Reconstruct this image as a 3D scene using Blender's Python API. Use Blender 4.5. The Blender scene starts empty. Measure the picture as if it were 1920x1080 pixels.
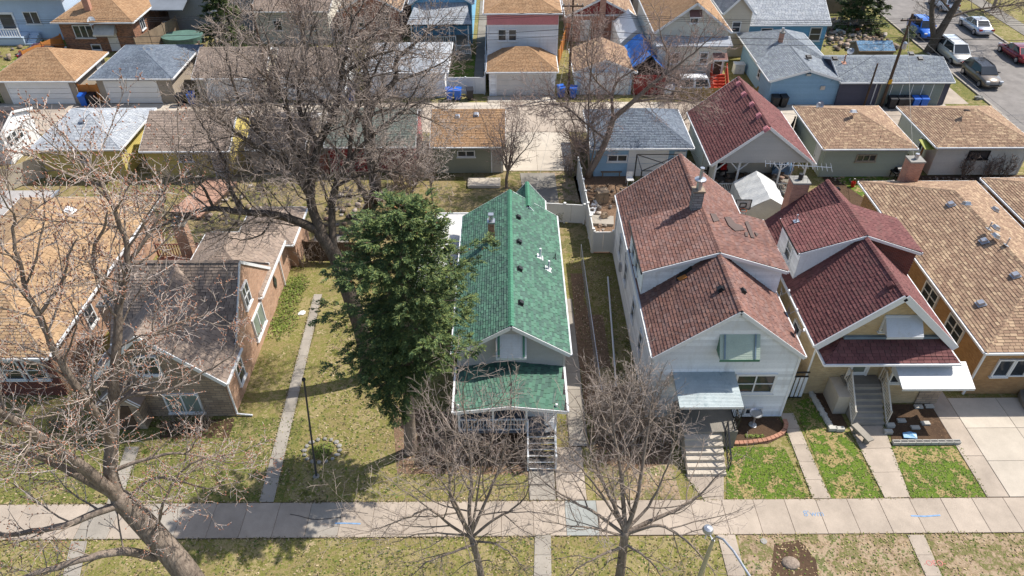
import bpy, math, random
import numpy as np
from mathutils import Vector
random.seed(7); RNG = np.random.default_rng(7)
SC = bpy.context.scene
COL = SC.collection
R = math.radians
# ------------------------------------------------------------------ camera
CAM_H, CAM_F, CAM_PITCH, CAM_YAW = 28.0, 1353.0, 39.0, 0.48
cam_d = bpy.data.cameras.new('camera'); cam = bpy.data.objects.new('camera', cam_d); COL.objects.link(cam)
cam.location = (0, 0, CAM_H); cam.rotation_euler = (R(90 - CAM_PITCH), 0, R(-CAM_YAW))
cam_d.sensor_width = 36.0; cam_d.lens = CAM_F / 1920 * 36; cam_d.clip_end = 1000
SC.camera = cam
# ------------------------------------------------------------------ daylight
SUN_EL = 53.0
SUN_DIR = Vector((0.905, 0.425, math.tan(R(SUN_EL)))).normalized()      # towards the sun
w = bpy.data.worlds.new('World'); SC.world = w; w.use_nodes = True
nt = w.node_tree; bg = nt.nodes['Background']
sky = nt.nodes.new('ShaderNodeTexSky'); sky.sky_type = 'NISHITA'; sky.sun_disc = False
sky.sun_elevation = R(SUN_EL); sky.sun_rotation = math.atan2(SUN_DIR.x, SUN_DIR.y)
sky.air_density = 1.0; sky.dust_density = 1.4; sky.ozone_density = 1.0
nt.links.new(sky.outputs[0], bg.inputs[0]); bg.inputs[1].default_value = 0.138
sd = bpy.data.lights.new('sun', 'SUN'); so = bpy.data.objects.new('sun', sd); COL.objects.link(so)
sd.energy = 4.6; sd.angle = R(0.55); sd.color = (1.0, 0.955, 0.89)
so.rotation_euler = (-SUN_DIR).to_track_quat('-Z', 'Y').to_euler(); so.location = (0, 0, 60)
vs = SC.view_settings; vs.view_transform = 'Standard'; vs.look = 'None'; vs.exposure = 0.42; vs.gamma = 1.0
# ------------------------------------------------------------------ helpers
_cp, _sp, _cy, _sy = math.cos(R(CAM_PITCH)), math.sin(R(CAM_PITCH)), math.cos(R(CAM_YAW)), math.sin(R(CAM_YAW))
def _ray(px, py):
    a = (px - 960) / CAM_F; b = (py - 540) / CAM_F
    x, y, z = a, _cp - b * _sp, -_sp - b * _cp
    return x * _cy + y * _sy, -x * _sy + y * _cy, z
def at(px, py, z=0.0):            # survey point of the photograph on a level plane z
    d = _ray(px, py); t = (z - CAM_H) / d[2]; return Vector((d[0] * t, d[1] * t, z))
def aty(px, py, Y):               # survey point on the upright plane y = Y
    d = _ray(px, py); t = Y / d[1]; return Vector((d[0] * t, Y, CAM_H + d[2] * t))
def hit(px, py, p0, n):           # survey point on a roof plane
    d = Vector(_ray(px, py)); o = Vector((0, 0, CAM_H)); n = Vector(n)
    return o + d * ((Vector(p0) - o).dot(n) / d.dot(n))

def props(o, label=None, cat=None, group=None, kind=None):
    if label: o['label'] = label
    if cat: o['category'] = cat
    if group: o['group'] = group
    if kind: o['kind'] = kind
    return o
def thing(name, label, cat, loc, group=None, rz=0.0):
    o = bpy.data.objects.new(name, None); COL.objects.link(o); o.location = loc; o.rotation_euler = (0, 0, rz)
    o.empty_display_size = 0.3
    return props(o, label, cat, group)
def root_of(o):
    while o.parent: o = o.parent
    return o
class MB:
    def __init__(s): s.v = []; s.f = []
    def add(s, vs, fs):
        n = len(s.v); s.v.extend([tuple(p) for p in vs]); s.f.extend([tuple(i + n for i in f) for f in fs]); return s
    def poly(s, pts): return s.add(pts, [tuple(range(len(pts)))])
    def box(s, x0, y0, z0, x1, y1, z1):
        if x0 > x1: x0, x1 = x1, x0
        if y0 > y1: y0, y1 = y1, y0
        if z0 > z1: z0, z1 = z1, z0
        return s.add([(x0,y0,z0),(x1,y0,z0),(x1,y1,z0),(x0,y1,z0),(x0,y0,z1),(x1,y0,z1),(x1,y1,z1),(x0,y1,z1)],
                     [(3,2,1,0),(4,5,6,7),(0,1,5,4),(1,2,6,5),(2,3,7,6),(3,0,4,7)])
    def bar(s, p, q, w, h, up=(0,0,1)):       # box along p-q, w wide, h deep, centred
        p = Vector(p); q = Vector(q); d = (q - p).normalized(); u = Vector(up)
        if abs(d.dot(u)) > .98: u = Vector((1,0,0))
        a = d.cross(u).normalized() * w / 2; b = a.cross(d).normalized() * h / 2
        vs = [p-a-b, p+a-b, p+a+b, p-a+b, q-a-b, q+a-b, q+a+b, q-a+b]
        return s.add(vs, [(3,2,1,0),(4,5,6,7),(0,1,5,4),(1,2,6,5),(2,3,7,6),(3,0,4,7)])
    def slab(s, pts, t, d=(0,0,-1)):          # polygon extruded by t along d
        n = len(pts); d = Vector(d) * t; vs = [Vector(p) for p in pts] + [Vector(p) + d for p in pts]
        fs = [tuple(range(n)), tuple(range(2*n-1, n-1, -1))] + [(i, i+n, (i+1)%n+n, (i+1)%n) for i in range(n)]
        return s.add(vs, fs)
    def tube(s, pts, rs, n=8, cap=True):
        pts = [Vector(p) for p in pts]
        if not hasattr(rs, '__len__'): rs = [rs] * len(pts)
        base = len(s.v); prev = None
        for i, p in enumerate(pts):
            d = (pts[min(i+1, len(pts)-1)] - pts[max(i-1, 0)]).normalized()
            if prev is None:
                u = Vector((0,0,1)) if abs(d.z) < .9 else Vector((1,0,0)); a = d.cross(u).normalized()
            else: a = (prev - d * prev.dot(d)).normalized()
            prev = a; b = d.cross(a)
            for k in range(n):
                t = 2*math.pi*k/n; s.v.append(tuple(p + (a*math.cos(t) + b*math.sin(t)) * rs[i]))
        for i in range(len(pts)-1):
            for k in range(n):
                s.f.append((base+i*n+k, base+i*n+(k+1)%n, base+(i+1)*n+(k+1)%n, base+(i+1)*n+k))
        if cap:
            s.f.append(tuple(base+k for k in range(n-1, -1, -1))); e = base+(len(pts)-1)*n; s.f.append(tuple(e+k for k in range(n)))
        return s
    def lathe(s, c, prof, n=16, sx=1, sy=1):  # prof: (r, z) list, closed with caps
        base = len(s.v)
        for r, z in prof:
            for k in range(n):
                t = 2*math.pi*k/n; s.v.append((c[0]+r*sx*math.cos(t), c[1]+r*sy*math.sin(t), c[2]+z))
        for i in range(len(prof)-1):
            for k in range(n):
                s.f.append((base+i*n+k, base+i*n+(k+1)%n, base+(i+1)*n+(k+1)%n, base+(i+1)*n+k))
        s.f.append(tuple(base+k for k in range(n-1,-1,-1))); e = base+(len(prof)-1)*n; s.f.append(tuple(e+k for k in range(n)))
        return s
    def mesh(s, name, mat, off=(0,0,0), smooth=False):
        me = bpy.data.meshes.new(name); o = off
        me.from_pydata([(x-o[0], y-o[1], z-o[2]) for x, y, z in s.v], [], s.f)
        for m in (mat if isinstance(mat, (list, tuple)) else [mat]): me.materials.append(m)
        if smooth: me.polygons.foreach_set('use_smooth', [True]*len(me.polygons))
        me.update(); return me
    def build(s, name, mat, parent=None, smooth=False, local=False, kind=None, label=None, cat=None, group=None):
        if parent is not None:
            off = (0,0,0) if local else tuple(root_of(parent).location)
            o = bpy.data.objects.new(name, s.mesh(name, mat, off, smooth)); o.parent = parent
        else:
            a = np.array(s.v); off = (float((a[:,0].min()+a[:,0].max())/2), float((a[:,1].min()+a[:,1].max())/2), float(a[:,2].min()))
            o = bpy.data.objects.new(name, s.mesh(name, mat, off, smooth)); o.location = off
        COL.objects.link(o); return props(o, label, cat, group, kind)
def inst(name, me, parent, loc, rz=0.0):
    o = bpy.data.objects.new(name, me); o.parent = parent
    o.location = Vector(loc) - root_of(parent).location if parent else loc
    o.rotation_euler = (0,0,rz); COL.objects.link(o); return o
def tri_object(name, V, T, mat, parent, kind=None, smooth=False):     # numpy triangles/quads in world space
    off = np.array(root_of(parent).location) if parent else np.zeros(3)
    me = bpy.data.meshes.new(name); V = np.asarray(V, dtype=np.float32) - off.astype(np.float32); T = np.asarray(T, dtype=np.int32)
    k = T.shape[1]; n = T.shape[0]
    me.vertices.add(len(V)); me.vertices.foreach_set('co', V.ravel())
    me.loops.add(n*k); me.loops.foreach_set('vertex_index', T.ravel())
    me.polygons.add(n); me.polygons.foreach_set('loop_start', np.arange(n, dtype=np.int32)*k)
    if smooth: me.polygons.foreach_set('use_smooth', np.ones(n, dtype=bool))
    me.materials.append(mat); me.update(calc_edges=True)
    o = bpy.data.objects.new(name, me); o.parent = parent; COL.objects.link(o); return props(o, kind=kind)
# ------------------------------------------------------------------ materials
def lin(c):                       # sRGB 0-255 -> linear
    return tuple(((v/255)/12.92 if v <= 10 else ((v/255+.055)/1.055)**2.4) for v in c)
def _new(name):
    m = bpy.data.materials.new(name); m.use_nodes = True; t = m.node_tree; b = t.nodes['Principled BSDF']
    return m, t, b
def N(t, typ, **kw):
    n = t.nodes.new(typ)
    for k, v in kw.items(): setattr(n, k, v)
    return n
def noise(t, vec, scale, detail=3, rough=.55):
    n = N(t, 'ShaderNodeTexNoise'); n.inputs['Scale'].default_value = scale; n.inputs['Detail'].default_value = detail
    n.inputs['Roughness'].default_value = rough; t.links.new(vec, n.inputs['Vector']); return n.outputs['Fac']
def mixc(t, fac, a, b, mode='MIX'):
    m = N(t, 'ShaderNodeMix', data_type='RGBA', blend_type=mode)
    for s, v in (('Factor', fac), ('A', a), ('B', b)):
        i = [x for x in m.inputs if x.name == s and (x.type == 'RGBA' or s == 'Factor')][0]
        if s == 'Factor': i = m.inputs[0]
        if hasattr(v, 'links'): t.links.new(v, i)
        elif isinstance(v, (int, float)): i.default_value = v
        else: i.default_value = (v[0], v[1], v[2], 1)
    return [o for o in m.outputs if o.type == 'RGBA'][0]
def rng(t, v, a, b, c=0.0, d=1.0):
    m = N(t, 'ShaderNodeMapRange'); m.inputs[1].default_value = a; m.inputs[2].default_value = b
    m.inputs[3].default_value = c; m.inputs[4].default_value = d; t.links.new(v, m.inputs[0]); return m.outputs[0]
def sc(c, k): return tuple(min(1, x*k) for x in c)
def bump(t, b, h, strength, dist):
    n = N(t, 'ShaderNodeBump'); n.inputs['Strength'].default_value = strength; n.inputs['Distance'].default_value = dist
    t.links.new(h, n.inputs['Height']); t.links.new(n.outputs[0], b.inputs['Normal'])
def pos(t): return N(t, 'ShaderNodeNewGeometry').outputs['Position']
def isl(t): return N(t, 'ShaderNodeNewGeometry').outputs['Random Per Island']
def ramp(t, fac, cols, constant=False):
    r = N(t, 'ShaderNodeValToRGB'); e = r.color_ramp; e.interpolation = 'CONSTANT' if constant else 'LINEAR'
    n = len(cols)
    while len(e.elements) < n: e.elements.new(.5)
    for i, c in enumerate(cols):
        e.elements[i].position = i/n if constant else i/max(1, n-1); e.elements[i].color = (c[0], c[1], c[2], 1)
    t.links.new(fac, r.inputs[0]); return r.outputs[0]
def plain(name, c, rough=.75, var=.18, scale=1.2, metal=0, fine=.1, bmp=0.0, island=0.0, coat=0.0, dirt=None):
    m, t, b = _new(name); p = pos(t)
    f = noise(t, p, scale, 4); col = mixc(t, rng(t, f, .3, .7), sc(c, 1-var), sc(c, 1+var))
    if fine:
        g = noise(t, p, scale*22, 2); col = mixc(t, rng(t, g, .3, .7), col, mixc(t, 1.0, col, (1-2*fine,)*3, 'MULTIPLY'))
    if island: col = mixc(t, 1.0, col, ramp(t, isl(t), [(1-island,)*3, (1+island*.6,)*3]), 'MULTIPLY')
    if dirt:                      # runs and grime with a shape of their own
        mp = N(t, 'ShaderNodeMapping'); mp.inputs['Scale'].default_value = (1.7, 1.7, .35); t.links.new(p, mp.inputs[0])
        d = noise(t, mp.outputs[0], 2.2, 5, .65); col = mixc(t, rng(t, d, .52, .78, 0, .75), col, dirt)
    t.links.new(col, b.inputs['Base Color']); b.inputs['Roughness'].default_value = rough; b.inputs['Metallic'].default_value = metal
    b.inputs['Specular IOR Level'].default_value = .35
    if coat: b.inputs['Coat Weight'].default_value = coat; b.inputs['Coat Roughness'].default_value = .04
    if bmp: bump(t, b, noise(t, p, scale*30, 3), .6, bmp)
    return m
def shingle(name, cols, rough=.92, streak=.22, keep=.72):
    mean = tuple(sum(c[i] for c in cols)/len(cols) for i in range(3)); cols = [tuple(mean[i]+(c[i]-mean[i])*keep for i in range(3)) for c in cols]
    m, t, b = _new(name); p = pos(t); col = ramp(t, isl(t), cols, True)
    f = noise(t, p, .8, 5, .6); col = mixc(t, 1.0, col, ramp(t, rng(t, f, .28, .72), [(1-streak,)*3, (1+streak*.5,)*3]), 'MULTIPLY')
    g = noise(t, p, 45, 2); col = mixc(t, 1.0, col, ramp(t, g, [(.72,)*3, (1.22,)*3]), 'MULTIPLY')
    mp = N(t, 'ShaderNodeMapping'); mp.inputs['Scale'].default_value = (.5, 2.4, .5); t.links.new(p, mp.inputs[0])      # stains washed down the slopes
    col = mixc(t, rng(t, noise(t, mp.outputs[0], 1.1, 4, .6), .56, .74, 0, .35), col, sc(mean, .6))
    t.links.new(col, b.inputs['Base Color']); b.inputs['Roughness'].default_value = rough; b.inputs['Specular IOR Level'].default_value = .25
    return m
def brick(name, c1, c2, mortar, scale=1.0, var=.35):
    m, t, b = _new(name); p = pos(t)
    s = N(t, 'ShaderNodeSeparateXYZ'); t.links.new(p, s.inputs[0]); a = N(t, 'ShaderNodeMath', operation='ADD')
    t.links.new(s.outputs[0], a.inputs[0]); t.links.new(s.outputs[1], a.inputs[1])
    c = N(t, 'ShaderNodeCombineXYZ'); t.links.new(a.outputs[0], c.inputs[0]); t.links.new(s.outputs[2], c.inputs[1])
    br = N(t, 'ShaderNodeTexBrick'); t.links.new(c.outputs[0], br.inputs['Vector'])
    br.inputs['Scale'].default_value = scale; br.inputs['Brick Width'].default_value = .215; br.inputs['Row Height'].default_value = .075
    br.inputs['Mortar Size'].default_value = .008; br.inputs['Bias'].default_value = -.1
    br.inputs['Color1'].default_value = (*c1, 1); br.inputs['Color2'].default_value = (*c2, 1); br.inputs['Mortar'].default_value = (*mortar, 1)
    f = noise(t, p, 1.3, 5, .6); col = mixc(t, 1.0, br.outputs['Color'], ramp(t, rng(t, f, .25, .75), [(1-var,)*3, (1+var*.5,)*3]), 'MULTIPLY')
    t.links.new(col, b.inputs['Base Color']); b.inputs['Roughness'].default_value = .88; b.inputs['Specular IOR Level'].default_value = .25
    bump(t, b, br.outputs['Fac'], .5, -.01); return m
def ground_mat(name, cols, s1=.5, s2=2.6, s3=8.5, litter=None, lf=.66):
    m, t, b = _new(name); p = pos(t)
    a = noise(t, p, s1, 5, .62); c = noise(t, p, s2, 4, .7); d = noise(t, p, s3, 3, .7)
    mx = N(t, 'ShaderNodeMath', operation='MULTIPLY_ADD'); t.links.new(c, mx.inputs[0]); mx.inputs[1].default_value = .6
    m2 = N(t, 'ShaderNodeMath', operation='MULTIPLY_ADD'); t.links.new(d, m2.inputs[0]); m2.inputs[1].default_value = .5
    m3 = N(t, 'ShaderNodeMath', operation='MULTIPLY'); t.links.new(a, m3.inputs[0]); m3.inputs[1].default_value = 1.5; t.links.new(m3.outputs[0], m2.inputs[2])
    t.links.new(m2.outputs[0], mx.inputs[2])
    col = ramp(t, rng(t, mx.outputs[0], .95, 1.65), cols)
    if litter: col = mixc(t, rng(t, noise(t, p, 13, 2, .8), lf, lf+.05), col, litter)
    t.links.new(col, b.inputs['Base Color']); b.inputs['Roughness'].default_value = .95; b.inputs['Specular IOR Level'].default_value = .15
    bump(t, b, d, .8, .04); return m
def concrete(name, c, var=.16, stain=.25, rough=.85):
    m, t, b = _new(name); p = pos(t)
    oi = N(t, 'ShaderNodeObjectInfo').outputs['Random']
    col = ramp(t, oi, [sc(c, 1-var*.6), sc(c, 1+var*.5)])
    f = noise(t, p, .7, 6, .68); col = mixc(t, 1.0, col, ramp(t, rng(t, f, .3, .72), [(1-stain,)*3, (1.08,)*3]), 'MULTIPLY')
    g = noise(t, p, 26, 3, .7); col = mixc(t, 1.0, col, ramp(t, g, [(.8,)*3, (1.15,)*3]), 'MULTIPLY')
    h = noise(t, p, 6.5, 4, .75); col = mixc(t, rng(t, h, .66, .74, 0, .35), col, sc(c, .45))
    t.links.new(col, b.inputs['Base Color']); b.inputs['Roughness'].default_value = rough; b.inputs['Specular IOR Level'].default_value = .25
    bump(t, b, g, .4, .006); return m
def glass(name, c, rough=.06):
    m, t, b = _new(name); p = pos(t); f = noise(t, p, 1.1, 2)
    t.links.new(ramp(t, f, [sc(c, .55), sc(c, 1.4)]), b.inputs['Base Color']); b.inputs['Roughness'].default_value = rough
    b.inputs['Specular IOR Level'].default_value = .6; return m
def foliage(name, cols, rough=.6, trans=.0):
    m, t, b = _new(name); col = ramp(t, isl(t), cols); p = pos(t); f = noise(t, p, .9, 3)
    col = mixc(t, 1.0, col, ramp(t, rng(t, f, .3, .7), [(.7,)*3, (1.25,)*3]), 'MULTIPLY')
    t.links.new(col, b.inputs['Base Color']); b.inputs['Roughness'].default_value = rough; b.inputs['Specular IOR Level'].default_value = .2
    return m
def bark(name, c1, c2, scale=6):
    m, t, b = _new(name); p = pos(t); mp = N(t, 'ShaderNodeMapping'); mp.inputs['Scale'].default_value = (1, 1, .25); t.links.new(p, mp.inputs[0])
    f = noise(t, mp.outputs[0], scale*2.2, 5, .7); g = noise(t, p, .6, 3)
    col = mixc(t, rng(t, f, .3, .7), c1, c2); col = mixc(t, 1.0, col, ramp(t, rng(t, g, .3, .7), [(.75,)*3, (1.2,)*3]), 'MULTIPLY')
    t.links.new(col, b.inputs['Base Color']); b.inputs['Roughness'].default_value = .95; b.inputs['Specular IOR Level'].default_value = .1
    bump(t, b, f, .9, .04); return m
# ------------------------------------------------------------------ palette
SH_GREEN = shingle('green_shingle', [lin(c) for c in ((88,123,103),(77,100,90),(93,131,111),(82,106,96),(77,114,95),(89,123,105),(72,95,86))], streak=.1, keep=.75)
CAP_GREEN = shingle('green_ridge_shingle', [lin((82,134,108)), lin((76,126,102))], streak=.08)
SH_MAROON = shingle('maroon_shingle', [lin(c) for c in ((112,72,70),(119,78,75),(106,68,67),(126,84,80),(110,77,73))], streak=.15)
SH_MAROON2 = shingle('faded_maroon_shingle', [lin(c) for c in ((132,80,82),(140,88,90),(126,76,80),(146,94,94))], streak=.12)
SH_RUST = shingle('rust_blend_shingle', [lin(c) for c in ((122,90,80),(134,98,87),(114,84,77),(130,100,92),(142,106,93),(118,92,86),(124,88,77),(134,108,100))], streak=.25)
SH_TAN = shingle('tan_blend_shingle', [lin(c) for c in ((150,124,102),(164,138,112),(138,112,92),(184,158,128),(142,114,93),(160,132,108))], streak=.12, keep=.75)
SH_TAN2 = shingle('worn_tan_shingle', [lin(c) for c in ((172,142,108),(178,149,114),(164,134,101),(134,110,90),(176,146,110),(166,137,105))], streak=.2)
SH_ORANGE = shingle('ochre_shingle', [lin(c) for c in ((158,124,92),(166,132,99),(150,118,88),(162,130,99),(170,138,105))], streak=.18)
SH_BROWN = shingle('weathered_brown_shingle', [lin(c) for c in ((146,129,115),(155,138,123),(136,120,108),(162,144,129),(142,127,115))], streak=.25)
SH_GREY = shingle('grey_shingle', [lin(c) for c in ((124,130,136),(136,142,146),(114,120,128),(144,150,152),(128,134,142))], streak=.15)
SH_LGREY = shingle('pale_grey_shingle', [lin(c) for c in ((164,168,172),(174,178,180),(156,160,166),(182,184,186))], streak=.14)
SH_SLATE = shingle('slate_shingle', [lin(c) for c in ((104,112,122),(112,122,132),(96,104,116),(120,128,138))], streak=.14)
SH_OLIVE = shingle('greenish_grey_shingle', [lin(c) for c in ((110,116,108),(122,126,116),(100,108,100))], streak=.2)
SH_DARK = shingle('dark_grey_shingle', [lin(c) for c in ((70,66,66),(82,78,78),(62,58,60))], streak=.2)
DECK = plain('roof_felt', (.035,.03,.03), .95)
WHITE = plain('white_paint', (.72,.72,.71), .55, .05, .8, fine=.04)
WHITE_SIDING = plain('white_aluminium_siding', (.8,.81,.81), .5, .06, .5, fine=.04, island=.2, dirt=(.55,.53,.49))
VINYL = plain('white_vinyl', (.72,.71,.67), .5, .06, .9, fine=.05)
GREY_SIDING = plain('grey_vinyl_siding', lin((176,172,166)), .6, .05, .6, fine=.04, island=.04)
BEIGE_SIDING = plain('beige_vinyl_siding', lin((196,186,168)), .6, .06, .6, fine=.04, island=.04)
CREAM_SIDING = plain('cream_siding', lin((208,204,190)), .6, .06, .6, fine=.05, island=.04)
TAUPE_SIDING = plain('taupe_siding', lin((158,146,130)), .6, .06, .6, fine=.04, island=.04)
OLIVE_SIDING = plain('sage_olive_siding', lin((148,148,128)), .65, .06, .6, fine=.05, island=.04)
SAGE_SIDING = plain('pale_sage_siding', lin((164,172,156)), .65, .06, .6, fine=.05, island=.04)
BLUE_SIDING = plain('light_blue_siding', lin((140,172,194)), .6, .06, .6, fine=.05, island=.05)
SKY_SIDING = plain('sky_blue_siding', lin((112,166,196)), .6, .06, .6, fine=.05, island=.05)
PALEBLUE_SIDING = plain('pale_blue_siding', lin((178,194,210)), .6, .06, .6, fine=.05, island=.05)
DARK_SIDING = plain('charcoal_violet_siding', lin((82,80,92)), .7, .08, .6, fine=.05, island=.05)
YELLOW_SIDING = plain('mustard_yellow_siding', lin((196,178,104)), .65, .06, .6, fine=.05, island=.05)
RED_PAINT = plain('faded_red_boards', lin((146,58,56)), .7, .15, 1.0, island=.1)
PINK_PAINT = plain('faded_pink_paint', lin((206,134,136)), .7, .06, .8)
FOUND = plain('foundation_concrete', lin((150,146,138)), .9, .15, .8)
METAL = plain('galvanised_metal', (.5,.51,.53), .35, .12, 2, metal=.7)
DMETAL = plain('black_metal', (.02,.02,.022), .45, .1, 2)
ALUM = plain('white_enamel_aluminium', (.58,.585,.58), .35, .06, 1.2, fine=.04, dirt=(.45,.42,.36))
GREENENAMEL = plain('green_enamel', lin((70,120,98)), .4, .08, 1.2)
TEAL_FLASH = plain('weathered_blue_flashing', lin((118,136,148)), .5, .15, 1.5)
RUBBER = plain('black_rubber', (.018,.018,.02), .8)
CONC = concrete('pale_concrete', lin((174,160,144)))
CONC_G = concrete('grey_concrete', lin((158,150,138)))
CONC_D = concrete('dark_worn_concrete', lin((138,132,122)), stain=.35)
CONC_W = concrete('bleached_concrete', lin((188,177,161)), stain=.16)
CONC_B = concrete('bluish_patched_concrete', lin((160,162,156)))
ASPHALT = concrete('worn_asphalt', lin((138,132,126)), stain=.35)
WOOD = plain('weathered_wood', lin((140,122,102)), .85, .2, 1.5, island=.2)
WOOD_OR = plain('orange_stained_wood', lin((188,122,62)), .8, .15, 1.5, island=.15)
WOOD_DK = plain('dark_brown_wood', lin((88,70,56)), .85, .2, 1.5, island=.2)
WOOD_RED = plain('red_brown_deck', lin((132,84,70)), .8, .15, 1.5, island=.18)
WOOD_OL = plain('ochre_fence_wood', lin((150,128,76)), .85, .15, 1.5, island=.18)
BR_TAN = brick('tan_brick', lin((196,170,128)), lin((176,150,110)), lin((168,158,140)), var=.15)
BR_ORANGE = brick('orange_tan_brick', lin((178,136,90)), lin((158,118,76)), lin((150,130,104)), var=.2)
BR_PINK = brick('pinkish_brick', lin((190,150,122)), lin((166,124,98)), lin((176,160,142)), var=.25)
BR_RED = brick('dark_red_brick', lin((120,62,52)), lin((96,50,44)), lin((120,104,94)), var=.25)
BR_MIX = brick('mixed_brown_brick', lin((168,116,86)), lin((96,66,56)), lin((150,134,118)), var=.3)
BR_CHIM = brick('chimney_brick', lin((190,136,112)), lin((166,114,94)), lin((176,160,144)), var=.2)
BR_SALMON = brick('salmon_brick', lin((188,124,98)), lin((166,104,82)), lin((170,148,132)), var=.2)
STONE = brick('lannon_stone_face', lin((172,152,130)), lin((142,124,108)), lin((126,114,102)), scale=.45, var=.3)
BLOCK = brick('grey_block', lin((150,148,146)), lin((128,124,122)), lin((100,98,96)), scale=.5, var=.25)
GL = glass('window_glass', (.035,.042,.05))
GL_BLIND = glass('window_with_blinds', (.16,.18,.15), .12)
GL_GREEN = glass('window_with_curtain', (.22,.26,.22), .15)
BARK = bark('grey_brown_bark', lin((160,145,130)), lin((104,91,81)))
BARK_D = bark('dark_bark', lin((118,106,94)), lin((70,61,54)))
TWIG = plain('twig_bark', lin((160,145,134)), .95, .2, .5, fine=0, island=.3)
TWIG_D = plain('brown_twig_bark', lin((134,120,110)), .95, .2, .5, fine=0, island=.35)
TWIG_R = plain('reddish_twig_bark', lin((154,133,123)), .95, .2, .5, fine=0, island=.35)
TWIG_L = plain('pale_twig_bark', lin((188,174,163)), .95, .2, .5, fine=0, island=.3)
BUD = foliage('red_buds', [lin((150,104,84)), lin((172,124,98)), lin((134,92,78))], .8)
SPRUCE = foliage('spruce_needles', [lin((54,72,46)), lin((84,102,60)), lin((110,122,68)), lin((64,88,58)), lin((134,138,78))], .65)
CONES = foliage('spruce_cones', [lin((168,126,84)), lin((140,100,68))], .8)
PINE = foliage('pine_needles', [lin((48,62,36)), lin((74,88,46)), lin((96,104,56))], .7)
IVY = foliage('ground_ivy_leaves', [lin((96,112,48)), lin((130,144,66)), lin((74,92,40)), lin((124,108,74))], .7)
BOX = foliage('boxwood_leaves', [lin((46,66,34)), lin((66,88,44))], .6)
# ------------------------------------------------------------------ tiled surfaces
def _span(poly, v):
    us = []
    n = len(poly)
    for i in range(n):
        (u0, v0), (u1, v1) = poly[i], poly[(i+1) % n]
        if abs(v0-v1) < 1e-9:
            if abs(v-v0) < 1e-6: us += [u0, u1]
        elif min(v0, v1)-1e-7 <= v <= max(v0, v1)+1e-7: us.append(u0+(u1-u0)*(v-v0)/(v1-v0))
    return (min(us), max(us)) if us else None
def frame_of(pts):
    P = [Vector(p) for p in pts]; n = (P[1]-P[0]).cross(P[2]-P[0]).normalized()
    if n.z < 0: n = -n
    u = Vector((0,0,1)).cross(n)
    u = Vector((1,0,0)) if u.length < 1e-5 else u.normalized()
    return P[0], u, n.cross(u), n
def lay_shingles(mb, pts, ex=.15, tab=.32, th=.026, gap=.02):
    o, u, v, n = frame_of(pts)
    po = [((Vector(p)-o).dot(u), (Vector(p)-o).dot(v)) for p in pts]
    v0 = min(p[1] for p in po); v1 = max(p[1] for p in po); k = 0; vv = v0
    ou, uu, vu, nu = o, u, v, n
    while vv < v1-.02:
        ve = min(vv+ex, v1-1e-4); a = _span(po, vv+1e-5); b = _span(po, ve)
        if a is None or b is None: vv += ex; continue
        lo = min(a[0], b[0]); hi = max(a[1], b[1]); s = lo-random.random()*tab
        while s < hi:
            wdt = tab*(.75+.5*random.random()); e = s+wdt-gap
            q = [max(s, a[0]), min(e, a[1]), max(s, b[0]), min(e, b[1])]
            if q[1] > q[0]+.01 and q[3] >= q[2]-.3:
                t = th*(.7+.6*random.random()); q[3] = max(q[3], q[2]+.001)
                A = o+u*q[0]+v*vv; B = o+u*q[1]+v*vv; Cc = o+u*q[3]+v*(ve+.01); D = o+u*q[2]+v*(ve+.01)
                mb.add([A+n*(t+.004), B+n*(t+.004), Cc+n*.005, D+n*.005, A-n*.001, B-n*.001], [(0,1,2,3), (4,5,1,0)])
            s += wdt
        vv += ex
def lay_caps(mb, p, q, w=.26, ln=.2, n1=(0,0,1)):
    p = Vector(p); q = Vector(q); L = (q-p).length; d = (q-p)/L; a = d.cross(Vector((0,0,1))).normalized()*w/2; k = int(L/ln)
    for i in range(k):
        s = p+d*(i*L/k); e = p+d*((i+1.15)*L/k); up = Vector((0,0,1)); dz = up*.05
        h0 = up*.045; h1 = up*.028
        mb.add([s-a+h0-dz*1.6, s+h0, s+a+h0-dz*1.6, e-a+h1-dz*1.6, e+h1, e+a+h1-dz*1.6], [(0,1,4,3), (1,2,5,4)])
def lay_boards(mb, poly, o, u, n, ex=.15, out=.04):      # clapboards: poly in (u, z)
    o = Vector(o); u = Vector(u); n = Vector(n); up = Vector((0,0,1))
    z0 = min(p[1] for p in poly); z1 = max(p[1] for p in poly); z = z0
    while z < z1-.01:
        ze = min(z+ex, z1-1e-4); a = _span(poly, z+1e-5); b = _span(poly, ze)
        if a and b:
            A = o+u*a[0]+up*z; B = o+u*a[1]+up*z; C = o+u*b[1]+up*ze; D = o+u*b[0]+up*ze
            mb.add([A+n*out, B+n*out, C+n*.004, D+n*.004, A-n*.002, B-n*.002], [(0,1,2,3), (4,5,1,0)])
        z += ex
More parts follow.
